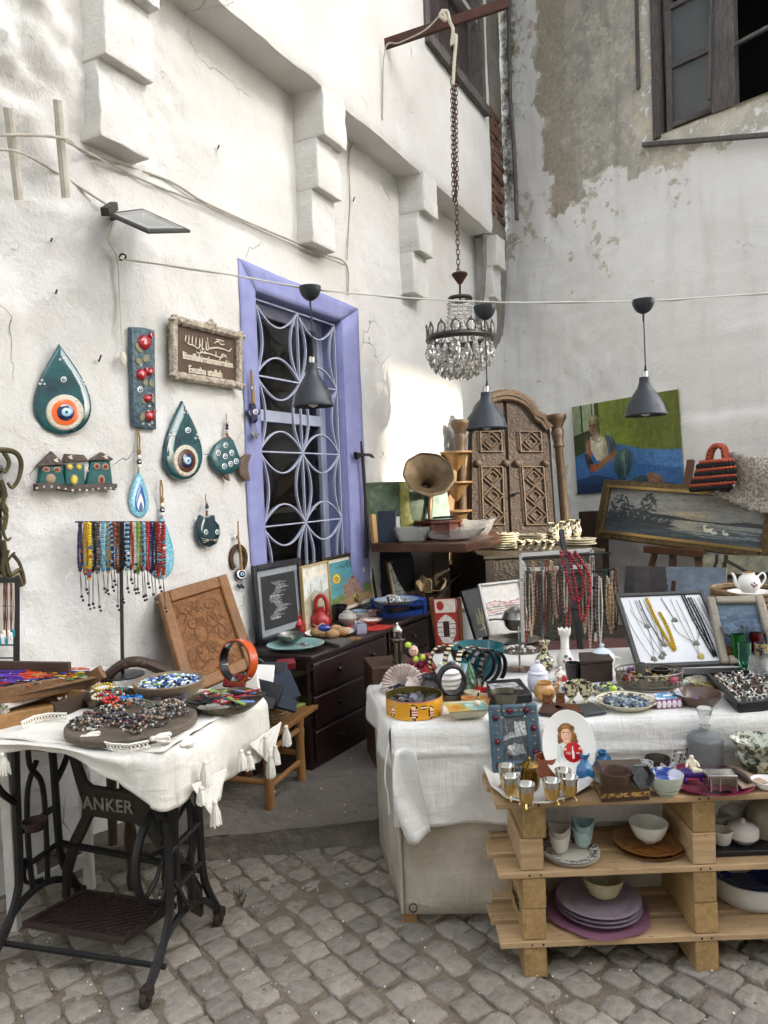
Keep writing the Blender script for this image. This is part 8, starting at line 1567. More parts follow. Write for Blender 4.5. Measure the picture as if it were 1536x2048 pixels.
for k,(u0,v0,u1,v1,bot,m,r_,lb)in enumerate(((.05,.9,.22,.9,.12,'chain',.0012,'thin silver chain with a flask pendant at the board left'),(.2,.9,.3,.88,.18,'chain',.0012,'silver chain with a star pendant'),(.25,.9,.34,.86,.3,'dark',.0022,'dark cord with a loop clasp'),(.33,.92,.42,.72,.2,'yellow',.0042,'bright yellow bead necklace on the white board'),(.5,.92,.5,.92,.62,'chain',.0016,'choker wire with silver flowers'),(.53,.55,.75,.6,.3,'gold',.002,'ornate pale gold necklace with a leaf pendant'),(.6,.9,.66,.88,.12,'chain',.0012,'long chain with a round gold medallion'),(.74,.94,.8,.92,.1,'black',.0042,'double black bead necklace on the white board'),(.86,.9,.9,.9,.22,'chain',.0014,'fine silver chain at the right of the board'),(.92,.9,.95,.88,.2,'chain',.0012,'rightmost thin chain with a heart charm'),(.12,.78,.24,.78,.55,'chain',.001,'short chain with a butterfly charm'),(.14,.9,.3,.9,.14,'chain',.001,'chain with a cross charm beside the yellow beads'))):
 um=(u0+u1)/2+.06;b=MB();P=bez([jp(u0,v0),jp(u0+.03,(v0+bot)/2),jp(um,bot),jp(u1+.03,(v1+bot)/2+.02),jp(u1,v1)],7)
 if m in('yellow','black','gold'):beads(b,P,r_,{'yellow':['c9a820','b8961c'],'black':['141416','26262a'],'gold':['a8a088','8a8268']}[m],6,4,1.8)
 else:b.c=C('6f6c68' if m=='chain' else '2c2a2c');b.tube(P,r_,4)
 if m=='black':beads(b,[p+jb.x*.012 for p in P],r_,['141416','26262a'],6,4,1.8)
 if m=='yellow':beads(b,[p+jb.x*.008 for p in P],r_,['d0b02a','b8961c'],6,4,1.8)
 if m in('chain','gold','dark'):
  b.c=C({6:'c9b070'}.get(k,'8a867e'));q=jp(um,bot-.015,.01);b.ball(q,(.012 if k!=6 else.016,.004,.012 if k!=6 else.018),10,6)
  for a in range(5 if k in(1,4,5)else 2):b.ball(q+jb.x*(.011*math.cos(a*1.3))-V((0,0,.006+.006*math.sin(a*1.3))),.006,6,4)
 tag(b.build('display_necklace',VG),lb,'necklace','necklaces on the white board')
tag(sub(lambda b:b.slab(*[on(x,y,Z1+.02)for x,y in((1262,1350),(1500,1346),(1490,1334),(1262,1338))],.02),'earring_tray',mat('black_card'),None,bevel=.003),'narrow black earring tray below the necklace board','tray')
def glass(nm,c,t=.75):return mat(nm,c,rough=.03,trans=t,ior=1.35,spec=.7)
pot('green_glass','tall emerald green tumbler','glass',1477,1332,Z1,bowlp(11.5,13.5,62,1.5,.4),glass('emerald','0f6a1a',.6),24);pot('teal_flute','footed sea green glass in front of the emerald tumbler','glass',1490,1352,Z1,[(10,0),(10,1.5),(3,3),(3,12),(9,18),(11.5,30),(12.5,66),(11.5,66),(10,30),(0.1,20)],glass('sea_green','5fae8e',.85),26);pot('red_glass','dark red tumbler behind the patterned glass','glass',1514,1328,Z1,bowlp(10,12.5,62,1.5,.4),glass('ruby','5a0a12',.5),22);pot('patterned_glass','blue rimmed glass with black and gold pattern','glass',1524,1338,Z1,bowlp(12,14,50,1.5,.4),vcolware('blue_gold_scroll','2a2c44','9a8a52',60),22)
pot('amber_glass','amber tinted goblet behind the emerald tumbler','glass',1462,1330,Z1,[(10,0),(10,1.5),(4,3),(7,10),(9,34),(8,34),(6,12),(0.1,10)],glass('amber','a8622a',.7),22)
for k,(x,y)in enumerate(((1470,1325),(1512,1322))):pot('coupe_glass',('left' if k==0 else 'right')+' wide clear coupe behind the coloured glasses','glass',x,y,Z1,[(12,0),(12,1),(2,3),(2,42),(10,48),(22,58),(26,70),(25,70),(20,58),(0.1,49)],mat('clear_glass'),28,'clear coupe glasses')
pot('crystal_goblet','wide cut crystal goblet in front of the patterned glass','goblet',1518,1372,Z1,[(13,0),(13,1.5),(3,4),(3,14),(16,22),(19,30),(18,54),(16.5,54),(17,30),(0.1,22)],CUT,32);pot('clear_tumbler','plain clear tumbler at the right edge','glass',1536,1350,Z1,bowlp(9,11,40,1.2,.4),mat('clear_glass'),22)
tz3=1.0;tag(sub(lambda b:[b.tube(ringpts(on(1500,1182,tz3-.05)+V((0,.05,-.03*k)),.155-.003*k,0,0,30),.016,6)for k in range(12)],'straw_hamper',mat('woven_straw'),None),'straw hamper under the floral teapot','hamper')
pot('teapot_plate','white plate under the floral teapot','plate',1500,1192,tz3-.02,plate(24,42,6),mat('white_glaze'),34);o,c,s_=pot('floral_teapot','white porcelain teapot with pink flower medallion','teapot',1498,1186,tz3,[(13,0),(14,2),(20,8),(22,18),(18,30),(11,36),(12,39),(10,39),(9,35),(0.1,30)],mat('white_glaze'),30)
tubep('spout',o,WHT,c,s_,[(-17,10),(-26,18),(-29,32),(-34,40)],(5,2));tubep('handle',o,WHT,c,s_,[(17,30),(28,38),(34,28),(26,14),(19,10)],1.8);sub(lambda b:[b.ball(c+V((x*s_,-20.5*s_,z*s_)),(r*s_,1.6*s_,r*s_),8,6)for x,z,r in((0,15,4),(-4,18,2.6),(5,17,2.6),(1,21,2.2))],'flower_medallion',mat('pink_flower','a85a68','5a6a4a',200,.3),o);lid(o,c+V((0,0,38*s_)),s_,[(11,0),(10,2),(4,4),(0.1,5)],mat('brass'),'rim')
rd=3.55;RB=mat('black_rod','1a1b1e',rough=.4,metal=.3);ar=thing('necklace_rack','angled black rod rack loaded with necklaces','rack',on(1168,1325,Z1));RP=lambda x,y,d=0.:at(x,y,rd+d)
sub(lambda b:b.bar(RP(1122,1060,.3),RP(1166,1325),.022,.022),'mast',RB,ar)
BARS=((1042,1160,1228,1138),(1058,1188,1234,1172),(1072,1225,1236,1210),(1044,1118,1222,1106))
for(x0,y0,x1,y1)in BARS:sub(lambda b:b.tube([RP(x0,y0),RP(x1,y1)],.006,6),'rod',RB,ar)
tag(sub(lambda b:[b.bar(at(a,c_,4.2),at(d_,e,4.2),.02,.02)for a,c_,d_,e in((1042,1110,1183,1100),(1042,1110,1046,1300),(1183,1100,1192,1300),(1043,1140,1184,1132))],'white_display_frame',mat('white_lacquer','c8c8c4',rough=.4),None),'white display frame behind the necklace rack','frame')
for k in range(34):
 if k<20:x=1046+k*4.6;y0,y1=1120+rnd.uniform(-2,30),rnd.uniform(1225,1295)
 else:x=1162+(k-20)*5.2;y0,y1=1140+rnd.uniform(-30,30),rnd.uniform(1230,1300)
 pal,nm=[(['e0dcd0','d2ccbc'],'white'),(['1d3a34','264a40'],'dark green'),(['9a7a5a','b8966e'],'sandy brown'),(['6a4a38','4a3226'],'dark wood'),(['8a8078','5a5450'],'grey stone'),(['7a2a24','9a4a3a'],'rust red'),(['c8b89a','b09c7c'],'bone'),(['b08a80','d0b4a8'],'pinkish'),(['26262a','4a4a4e'],'black')][(k*5)%9]
 wd_=rnd.uniform(4,8);b=MB();d_=-.015-.012*(k%4);beads(b,bez([RP(x,y0,d_),RP(x-wd_*.5+2,(y0+y1)/2,d_-.01),RP(x+3,y1,d_-.02),RP(x+wd_*.6+3,(y0+y1)/2,d_-.02),RP(x+3,y0,d_-.006)],6),rnd.uniform(.0042,.0065),pal,6,4,1.85)
 tag(b.build('rack_necklace',VG),'%s bead necklace on the angled rack, strand %s from the left'%(nm,('first second third fourth fifth sixth seventh eighth ninth tenth eleventh twelfth'.split()+['%s'%w for w in 'thirteenth fourteenth fifteenth sixteenth seventeenth eighteenth nineteenth twentieth'.split()]+['twenty '+w for w in 'first second third fourth fifth sixth seventh eighth ninth'.split()]+['thirtieth']+['thirty '+w for w in 'first second third fourth'.split()])[k]),'necklace','necklaces on the angled rack')
for k,(xa,xb,yb)in enumerate(((1122,1160,1205),(1135,1172,1242))):b=MB();beads(b,bez([RP(xa,1104,-.07),RP(xa+14,1160,-.08),RP((xa+xb)/2+12,yb,-.09),RP(xb+8,1160,-.09),RP(xb-22,1104,-.08)],8),.0085,['8a1626','9f1f30','741020'],8,6,1.7);tag(b.build('red_necklace',VG),('shorter' if k==0 else 'longer')+' thick crimson bead necklace draped over the rack','necklace','crimson necklaces')
o=thing('woven_house','little wooden loom with a woven red and white house','wall hanging',at(895,1290,4.1));hd=4.1
for x0,x1 in((862,876),(918,924)):sub(lambda b:b.bar(at(x0,1195,hd),at(x1,1300,hd),.03,.025),'loom_post',woodmat('loom_wood','7a4424','5a2e16',.5,2),o,bevel=.003)
pc=Pic(40,60,'a03028');pc.rect(.05,.02,.95,.3,'d0c8b8');pc.ell(.28,.15,.16,.1,'9a2420');pc.poly([(.1,.75),(.1,.5),(.3,.4),(.5,.33),(.7,.4),(.9,.5),(.9,.75),(.7,.95),(.3,.95)],'d6d2ca');pc.rect(.35,.48,.62,.82,'3a221a')
for y in(.5,.6,.7,.8):pc.rect(.1,y,.32,y+.02,'5a5654');pc.rect(.66,y+.03,.9,y+.05,'5a5654')
pc.noise(.3,20,30);b=MB();pc.mesh(b,at(874,1292,hd-.02),at(918,1290,hd-.02),at(912,1196,hd-.02),at(866,1198,hd-.02));b.build('woven_cloth',PAINT,o,smooth=0)
pc=Pic(34,50,'15181c');pc.poly([(.4,.75),(.5,.35),(.6,.75)],'6a6a48');pc.poly([(.5,.7),(.65,.4),(.8,.75)],'7a7650');pc.poly([(.25,.75),(.35,.45),(.48,.75)],'5a5a3a');pc.line([(.3,.85),(.8,.82)],.015,'8a6a4a');pc.line([(.5,.75),(.52,.98)],.015,'a89a7a');r_=Rect((948,1280),(995,1266),(925,1182),.55,.1);framed('tree_panel','black panel painted with pale trees','painting',r_,.004,BLKF,pc)
pc=Pic(50,44,'d4d0c8')
for k in range(6):pc.line([(.05,.38+k*.05),(.3,.34+k*.055),(.6,.4+k*.04),(1,.35+k*.06)],.016,('9a6058','b08078','6a6a68')[k%3],.8)
pc.noise(.2,12,12);framed('marbled_print','white print of pink marbled hills in a silver frame','picture',Rect((975,1275),(1060,1262),(960,1168),.6,.1),.018,mat('silver_frame','b4b2ae',rough=.35,metal=.6),pc)
o,c,s_=pot('pewter_pot','pewter lidded pot with a long handle','pot',1030,1262,.66,[(12,0),(20,8),(23,22),(24,24),(0.1,24)],PEW,26);lid(o,c+V((0,0,24*s_)),s_,[(26,0),(24,3),(20,14),(8,20),(7,22),(0.1,23)],PEW);tubep('handle',o,PEW,c,s_,[(-22,22),(-40,23),(-52,22)],2.2);pot('pewter_charger','wide pewter charger under the lidded pot','plate',1030,1290,.63,plate(34,52,6),PEW,36)
tag(sub(lambda b:b.box((-.35,-.3,.1),(.8,.25,.62),T((at(1010,1290,3.95).x,4.0,0))),'back_crate',mat('kilim_cloth','5a2c28','3a2420',30,.9,mixw=.1,bump=.5),None,bevel=.01),'low stand covered with a dark red kilim','stand')
o,c,s_=pot('enamel_pail','white enamel pail with lid behind the woven house','pail',935,1300,.35,[(26,0),(30,4),(33,78),(35,80),(0.1,82)],mat('white_enamel','c8c6c0',rough=.35),28);lid(o,c+V((0,0,82*s_)),s_,[(36,0),(36,3),(20,14),(4,17),(0.1,18)],MATS['white_enamel'])
# ================================================================ pallet shelf in front
PAL=woodmat('pallet_pine','c2a37c','987a52',.7,0,10,stretch=14.);PAL2=woodmat('pallet_pine_dark','b3925f','8a6c42',.7,1,10,stretch=12.)
y0=on(1068,1953,0).y;xL=at(995,1740,y0).x+.0;XS=[at(1073,1900,y0).x,at(1410,1880,y0).x];XS.append(XS[1]*2-XS[0]);XR=XS[2]+.15;DEP=.36
sh=thing('pallet_shelf','three tier shelf built of pale pallet wood','shelf',V((XS[0],y0,0)))
ZB=(.1,.32,.54)
for lv,zb in enumerate(ZB):
 for k,yb in enumerate((0.,.125,.25)):sub(lambda b:b.box((xL+(.0,-.012,.01)[k],y0-.015+yb,zb+.0005*k),(XR,y0+.085+yb+(.02 if lv==2 and k<2 else 0),zb+.02)),'deck_board',PAL,sh,bevel=.003)
for x in XS:
 for lv,(za,zc)in enumerate(((0,.099),(.121,.2195),(.2205,.319),(.341,.4395),(.4405,.539))):
  j=rnd.uniform(-.006,.006);sub(lambda b:b.box((x-.036+j,y0-.012+abs(j),za),(x+.036+j,y0+DEP-.02,zc)),'stringer',PAL2 if lv!=3 else PAL,sh,bevel=.004)
for x in XS:
 for lv,zb in enumerate(ZB):
  for dx in(-.016,.016):sub(lambda b:b.lathe([(.0035,0),(.003,.0012),(0.0003,.0014)],8,Matrix.Translation((x+dx+rnd.uniform(-.004,.004),y0-.0155,zb+.01))@Matrix.Rotation(math.pi/2,4,'X')),'nail',mat('forged_iron'),sh)
b=MB();text(b,'LAKG',.05,Matrix.Translation((XS[0]-.0445,y0+.1,.2))@Matrix.Rotation(-math.pi/2,4,'Z'),.0008,.001);b.build('stamp_lettering',mat('stamp_ink','2a2018',rough=.9),sh)
ZP=ZB[2]+.02;ZM=ZB[1]+.02;ZL=ZB[0]+.02
# ---- photo frame with beads
rf=Rect((985,1550),(1086,1545),(977,1410),ZP,.06);pc=Pic(46,70,'4a4c4c');pc.poly([(0,.45),(.3,.35),(1,.3),(1,.42),(.3,.48),(0,.55)],'9a9c98');pc.rect(.5,.1,.95,.35,'b4b4ae');pc.poly([(.1,.8),(.4,.6),(.8,.65),(.9,.85),(.3,.9)],'8a8c88');pc.ell(.3,.7,.14,.06,'b8b8b2');pc.line([(.12,0),(.2,.45)],.012,'7a7c7a');pc.line([(.6,.05),(.9,.6)],.008,'2a2a2a');pc.ell(.25,.92,.1,.05,'2a2c2c');pc.ell(.7,.9,.1,.05,'303232');pc.noise(.8,14,18,3)
BF=mat('blue_glitter_frame','2f4450','4a606a',70,.45,bump=.6,bs=90);fo=framed('photo_frame','blue grey jewelled photo frame with an old ship photograph','photo frame',rf,.045,BF,pc,.016)
for k in range(26):
 t=k/26;per=[(.022,.03+t*4*(rf.h-.06))if t<.25 else(.022+(t-.25)*4*(rf.w-.044),rf.h-.022)if t<.5 else(rf.w-.022,rf.h-.03-(t-.5)*4*(rf.h-.06))if t<.75 else(rf.w-.022-(t-.75)*4*(rf.w-.044),.022)][0]
 big=k%3==0;q=rf.p(per[0],per[1],.018);sub(lambda b:b.ball(q,(.008 if big else.004,)*2+(.008 if big else.004,),8,5),'jewel',mat('garnet_bead','5a1a24',rough=.2)if big else mat('copper_bead','a87a54',rough=.3,metal=.6),fo)
 if big:
  for a in range(6):sub(lambda b:b.ball(q+rf.x*(.0085*math.cos(a*1.047))+rf.y*(.0085*math.sin(a*1.047)),.0036,6,4),'jewel',MATS['garnet_bead'],fo)
# ---- standing white plate with a printed portrait
pcn=on(1141,1562,ZP);pr_=61*pcn.y/F;pM=frame(V((pcn.x,pcn.y+.02,ZP+70*pcn.y/F)),V((1,.05,0)),V((-.0,.25,1)));
o=thing('standing_plate','white plate standing upright with printed smiling woman','plate',pcn);zs_=1.2
sub(lambda b:b.lathe([(.0005,.0),(.55,.0),(.66,.02),(.97,.1),(1,.12),(.99,.13),(.6,.05),(.0005,.04)][::1],48,pM@Matrix.Diagonal((pr_*.9,pr_*1.14,pr_,1))),'plate_body',mat('white_glaze'),o)
u_=pr_/62.;pc=Pic(110,130,'fefefe');fx2=lambda x:(x+46)/92;fy2=lambda y:(52-y)/108.
PP=lambda P:[(fx2(x),fy2(y))for x,y in P]
pc.poly(PP([(-22,2),(-12,8),(0,10),(16,4),(36,-18),(31,-23),(18,-10),(14,-30),(-14,-30),(-16,-14),(-21,-36),(-27,-32)]),'cfd8ce');pc.line(PP([(-16,-2),(-15,-24)]),.012,'a8b4a8');pc.line(PP([(18,-4),(26,-14)]),.01,'b0bcb0')
def el(x,y,a,b_,c,k=1.):pc.ell(fx2(x),fy2(y),a/92.,b_/108.,c,k)
def sf(x,y,a,b_,c,k=1.):m_=(pc.a.min(axis=2)<.96);pc.put(np.exp(-(((pc.X-fx2(x))/(a/92.))**2+((pc.Y-fy2(y))/(b_/108.))**2))*m_,c,k)
for q in((-2,27,17,17),(-14,16,7,11),(11,14,8,12),(-12,30,8,8),(8,32,8,7),(16,6,5,5),(-18,8,4,5)):el(*q,'74451f')
for k in range(40):a_=rnd.uniform(0,6.28);sf(-2+15*math.cos(a_),24+15*math.sin(a_),2.2,3,rnd.choice(['b57a3e','4a2a12','9a6430']),.7)
pc.poly(PP([(-7,10),(3,10),(5,2),(-9,2)]),'d8a47e');el(-3,20,10.5,13.5,'e6b993');sf(5,18,4,10,'c48c66',.7);sf(-8,16,3,3,'e09a80',.7);sf(3,16,3,3,'e09a80',.6);el(-3,13.2,4.6,2.2,'a83230');el(-3,13.7,3.6,1.,'f4efe8')
for x in(-7.5,1.5):el(x,22.5,2,1.1,'f0ece6');el(x,22.5,1,1.1,'33241a');pc.line(PP([(x-2.4,25),(x+2.2,25.4)]),.008,'4a2c16')
pc.line(PP([(-3.2,22),(-2.4,17.6),(-4,17.4)]),.005,'b9825e');el(-2,36.5,11,4.5,'8a5a2e');sf(-4,37,6,2,'c08a4c',.7)
el(8,-15,20,20,'b01a22');sf(2,-8,10,8,'c8343a',.5);pc.poly(PP([(6,-28),(10.4,-28),(10.8,-17),(9.2,-10),(9,-3),(7.2,-3),(7,-10),(5.4,-17)]),'ece2da');el(-8,-8,4,3,'e6b993');el(24,-8,4,3,'e6b993')
b=MB();mz=pM@Matrix.Translation((0,0,pr_*.056));qd=[mz@V((x*u_,y*u_,0))for x,y in((-46,-56),(46,-56),(46,52),(-46,52))];pc.mesh(b,*qd,skip=(pc.a.min(axis=2)>.96));b.build('printed_portrait',VG,o,smooth=0)
b=MB()
for t_,x in(('YES',-3),('ice',17)):text(b,t_,7*u_,pM@Matrix.Translation((x*u_,-16*u_,pr_*.056+.005))@Matrix.Rotation(-math.pi/2,4,'X'),.0002)
b.build('print_lettering',mat('white_print','e8e2dc',rough=.4),o)
# ---- quarter round platter with brass cups
pp=[on(x,y,ZP)for x,y in((968,1546),(984,1586),(1014,1610),(1055,1621),(1100,1620),(1142,1607),(1172,1588),(1187,1574),(1140,1545),(1080,1528),(1010,1530))];ce_=sum(pp,V())/len(pp);b=MB();nP=len(pp);vs=[]
for k,z in((.8,.004),(1,.02),(1.02,.024),(.98,.026),(.82,.012),(.3,.011)):vs+=[ce_+(p-ce_)*k+V((0,0,z))for p in pp]
fs=[tuple(range(nP))[::-1]]+[(i*nP+j,i*nP+(j+1)%nP,(i+1)*nP+(j+1)%nP,(i+1)*nP+j)for i in range(5)for j in range(nP)]+[tuple(range(5*nP,6*nP))];b.add(vs,fs);tag(b.build('corner_platter',mat('crackle_white','dcd8ce','c9c4b8',14,.2,coat=.4),smooth=60),'quarter round white platter carrying the brass cups','platter')
BRS=mat('polished_brass','e2c486','cfa95e',9,.24,1.);SIL=mat('silver_rim','c8c6c0',rough=.15,metal=1.);ZQ=ZP+.013
for k,(x,y,s1)in enumerate(((1014,1571,.95),(1127,1580,.95),(1022,1592,1.),(1139,1594,1.02),(1053,1608,1.03),(1104,1601,1.02))):
 o,c,s_=pot('brass_cup',('rear left','rear right','left','right','front left','front right')[k]+' brass cup with silver rim on the platter','cup',x,y,ZQ+.012,[(5*s1,0),(12*s1,3),(15*s1,10),(15.5*s1,26),(0.1,26)],BRS,26,'three footed brass cups')
 lid(o,c+V((0,0,25.8*s_)),s_,[(15.5*s1,0),(16*s1,4),(18.5*s1,14),(17.5*s1,14),(15*s1,4),(0.1,-10)],SIL,'rim',26)
 for j in range(3):a=j*2.094+.5+k;sub(lambda b:(b.tube([c+V((9*s_*math.cos(a),9*s_*math.sin(a),3*s_)),c+V((14*s_*math.cos(a),14*s_*math.sin(a),-3*s_)),c+V((15*s_*math.cos(a),15*s_*math.sin(a),-7*s_))],.0035,6),b.ball(c+V((15*s_*math.cos(a),15*s_*math.sin(a),-6.5*s_)),.005,8,6)),'foot',BRS,o)
o,c,s_=pot('brass_jar','lidded brass jar behind the brass cups','jar',1060,1584,ZQ,[(16,0),(20,8),(21,20),(18,34),(17,44),(18,46),(0.1,46)],mat('dark_brass','8a6f38','6a5228',12,.2,1.),28);lid(o,c+V((0,0,46*s_)),s_,[(18,0),(19,3),(14,8),(5,12),(2,14),(4,17),(0.1,21)],MATS['dark_brass'])
o,c,s_=pot('clay_pot','red clay pot with black pattern behind the plate','pot',1094,1562,ZP,bowlp(18,24,44,2,.35),vcolware('black_clay_pattern','2c2220','a8a098',40),26);pot('clay_lining','','',1094,1562,ZP+.003,bowlp(17,22.8,44,1.5,.35),mat('terracotta','8a4a30',rough=.7),26,parent=o)
# ---- blue bottles, casket and small ware
BBT=mat('blue_bottle_glaze','1f5a86','2a6c98',14,.2,coat=.4)
for k,(x,y,s1)in enumerate(((1170,1566,1.15),(1162,1546,1.05),(1206,1560,1.0),(1204,1536,.95))):pot('blue_bottle',('front','rear left','right front','right rear')[k]+' stubby blue glazed bottle by the plate','bottle',x,y,ZP,[(15*s1,0),(19*s1,5),(20*s1,18),(15*s1,30),(8*s1,37),(6*s1,44),(9*s1,50),(9.5*s1,54),(7.5*s1,54),(5*s1,45),(0.1,40)],BBT,24,'blue glazed bottles')
cq=[on(x,y,ZP)for x,y in((1203,1606),(1300,1600),(1290,1570),(1186,1572))];o=thing('inlaid_box','dark inlaid wooden box with brass pattern band','box',cq[0]);INL=woodmat('inlaid_wood','4a3018','2e1c0e',.35,0,16,coat=.4)
def boxlayer(nm,z0,z1,k,m,ins=None):ce=sum(cq,V())/4;return sub(lambda b:b.add([ce+(p-ce)*kk+V((0,0,z))for z,kk in((z0,k),(z1,ins or k))for p in cq],[(3,2,1,0),(4,5,6,7)]+[(i,(i+1)%4,(i+1)%4+4,i+4)for i in range(4)]),nm,m,o,bevel=.002,smooth=30)
boxlayer('box_body',0,.055,1,INL);boxlayer('inlay_band',.012,.028,1.006,vcolware('inlay_pattern','5a2c1a','b09054',90));boxlayer('lid_edge',.056,.066,1.03,mat('brass_edge','7a6238','5a4426',60,.4,.5));boxlayer('box_lid',.067,.09,.95,INL,.82)
o,c,s_=pot('wooden_bowls','dark brown nested wooden bowls on the inlaid box','bowl',1232,1578,ZP+.09,bowlp(26,34,28,3,.4),mat('dark_bowl_wood','3a281c','4a3526',26,.5),30);lid(o,c+V((0,0,4*s_)),s_,[(24,0),(29,25),(27,25),(20,2),(0.1,2)],MATS['dark_bowl_wood'],'inner_bowl')
q=on(1278,1578,ZP+.07);tag(sub(lambda b:(b.lathe([(.036,-.012),(.036,.012),(.031,.012),(.031,-.012),(.036,-.012)],6,frame(q+V((0,-.03,.05)),V((1,.2,0)),V((.2,.3,1)))),b.lathe([(.03,-.004),(.03,-.006),(.001,-.006)],6,frame(q+V((0,-.03,.05)),V((1,.2,0)),V((.2,.3,1))))),'hexagon_mirror',mat('pewter_glass','74767a','3a3a3c',30,.2,.8),None,smooth=20),'hexagonal pewter trinket box leaning on the inlaid box','trinket box')
ENM=vcolware('leaf_enamel','d0d0c4','6a7a4a',30)
for k,(x,y)in enumerate(((1238,1530),(1276,1530))):
 o,c,s_=pot('enamel_cup',('left' if k==0 else 'right')+' white enamel cup with green leaves','cup',x,y,ZP,bowlp(14,17,28,1.2,.4),ENM,26,'leaf enamel cups')
pot('espresso_cup','black and white swirled small cup by the hexagon box','cup',1294,1556,ZP,bowlp(9,13,30,1.5,.4),vcolware('swirl_cup','c8c8c8','2a2c30',36),22);pot('white_cup','plain white small cup behind the wooden bowls','cup',1260,1552,ZP,bowlp(10,14,26,1.5,.4),mat('white_glaze'),22)
o,c,s_=pot('tin_bowl','old tin bowl with a ribbon bow','bowl',1316,1548,ZP,bowlp(16,25,28,1.2,.6),mat('dark_tin','4a423a','6a6258',16,.35,.8),26);sub(lambda b:[b.tube(bez([c+V((12*s_,-22*s_,14*s_)),c+V(((12+14*sg)*s_,-24*s_,(22+dz)*s_)),c+V(((12+12*sg)*s_,-24*s_,(10+dz)*s_)),c+V((12*s_,-22*s_,14*s_))],5),.0028,5)for sg in(-1,1)for dz in(-3,3)],'ribbon_bow',mat('silver_ribbon'),o)
BW2=vcolware('blue_white_floral','d8dade','24408a',26);o,c,s_=pot('blue_white_bowl','pale ribbed bowl with blue floral lining','bowl',1331,1596,ZP,[(16,0),(17,3),(25,10),(26,15),(30,19),(30.5,24),(33.5,29),(34,34),(36,44),(34.5,44),(30,28),(0.1,10)],mat('celadon','b4b8a8','a6aa9a',14,.25),34);lid(o,c+V((0,0,10.4*s_)),s_,[(0.1,.5),(14,9),(29.4,18.3),(34,33.6),(34.2,34)],BW2,'painted_lining',34)
PNK=mat('pink_glass','a8405a','8f2f48',10,.1,trans=.35);pot('pink_plate','cranberry pink glass plate','plate',1418,1590,ZP,plate(62,86,10),PNK,48)
o=thing('bather_figurine','cream figurine of a bather in a purple tub','figurine',on(1384,1562,ZP+.01));q=on(1384,1560,ZP+.012);s_=q.y/F
sub(lambda b:b.box((-.036,-.02,.012),(.036,.02,.034),T(q,-.25)),'tub',mat('purple_plastic','3a2470',rough=.3),o,bevel=.008,seg=3)
for x in(-.025,.025):sub(lambda b:b.ball(q+V((x,-.014,.006)),.008,8,6),'tub_foot',MATS['purple_plastic'],o)
CRF=mat('cream_figure','d8cdb0',rough=.5)
figm=bpy.data.meshes.new('figure');SK=[((0,0,.03),.013),((0,0,.052),.012),((0,0,.068),.006),((0,0,.082),.0095),((-.014,0,.06),.005),((-.022,-.012,.045),.004),((.014,0,.06),.005),((.02,-.014,.046),.004),((.012,-.016,.036),.008),((.026,-.02,.036),.006)]
figm.from_pydata([tuple(q+V(p))for p,_ in SK],[(0,1),(1,2),(2,3),(1,4),(4,5),(1,6),(6,7),(0,8),(8,9)],[]);fo_=bpy.data.objects.new('bather',figm);COL.objects.link(fo_);md=fo_.modifiers.new('skin','SKIN');place(fo_,V((0,0,0)),o)
for i,(_,r)in enumerate(SK):figm.skin_vertices[0].data[i].radius=(r,r)
figm.skin_vertices[0].data[0].use_root=True;fo_.modifiers.new('sub','SUBSURF').levels=2;fo_.modifiers['sub'].render_levels=2;figm.materials.append(CRF)
q=on(1440,1576,ZP+.012);o=thing('silver_box','small square silver trinket box on the pink plate','trinket box',q);sub(lambda b:b.box((-.042,-.026,0),(.042,.026,.042),T(q,-.1)),'box_body',mat('mirror_silver','a49c94','5a5450',20,.15,.95),o,bevel=.002);sub(lambda b:b.box((-.044,-.028,.043),(.044,.028,.05),T(q,-.1)),'box_lid',SIL,o,bevel=.001);sub(lambda b:[b.bar(q+V((x,-.028,0)),q+V((x,-.028,.042)),.004,.004)for x in(-.04,-.012,.04)],'beading',SIL,o)
tag(sub(lambda b:b.slab(*[on(x,y,ZP+.02)for x,y in((1484,1576),(1536,1564),(1470,1530),(1448,1534))],.004),'cardboard',mat('brown_card','a08a72',rough=.9),None,smooth=0),'piece of brown cardboard on the pink plate','cardboard');tag(sub(lambda b:b.tube([on(x,y,ZP+.03)for x,y in((1450,1534),(1470,1545),(1490,1556),(1502,1566))],[.004,.013,.012,.003],6),'dark_feather',mat('dark_feather','2e2522','4a3a34',40,.8),None),'dark feather lying on the brown cardboard','feather')
o,c,s_=pot('decanter','square cut crystal decanter with tall stopper','decanter',1412,1546,ZP,[(30,0),(33,4),(34,60),(28,70),(12,76),(9,84),(11,88),(0.1,88)],CUT,36,wave=facet(12),smooth=15);lid(o,c+V((0,0,86*s_)),s_,[(6,0),(7,4),(8,10),(13,24),(16,34),(15,37),(0.1,38)],CUT,'stopper',18);pot('crystal_jug','cut crystal ice bucket behind the decanter','bucket',1428,1524,ZP,bowlp(24,32,72,2.5,.4),CUT,36,wave=facet(14))
o=thing('castle_figurine','white ceramic figurine of little towers','figurine',on(1357,1530,ZP));q=on(1357,1528,ZP);s_=q.y/F;CW_=mat('white_bisque','d4d0c8',rough=.6)
for k,(dx,w_,h_)in enumerate(((-12,8,44),(0,9,30),(11,9,50),(2,7,56))):
 tw=sub(lambda b:b.lathe([(w_*1.15*s_,0),(w_*.85*s_,h_*.8*s_),(w_*1.2*s_,h_*.84*s_),(w_*.9*s_,(h_*.95)*s_),(0.001,(h_+3)*s_)],14,T(q+V((dx*s_,(8 if k==3 else 0)*s_,0)))),'tower',CW_,o)
 for j in range(3):sub(lambda b:b.box((-.0022,-.002,0),(.0022,.002,.006),T(q+V(((dx+(j-1)*2.5)*s_,(8 if k==3 else 0)*s_-w_*s_*1.02,(10+j*9)*s_*h_/44)))),'window',BLK,tw)
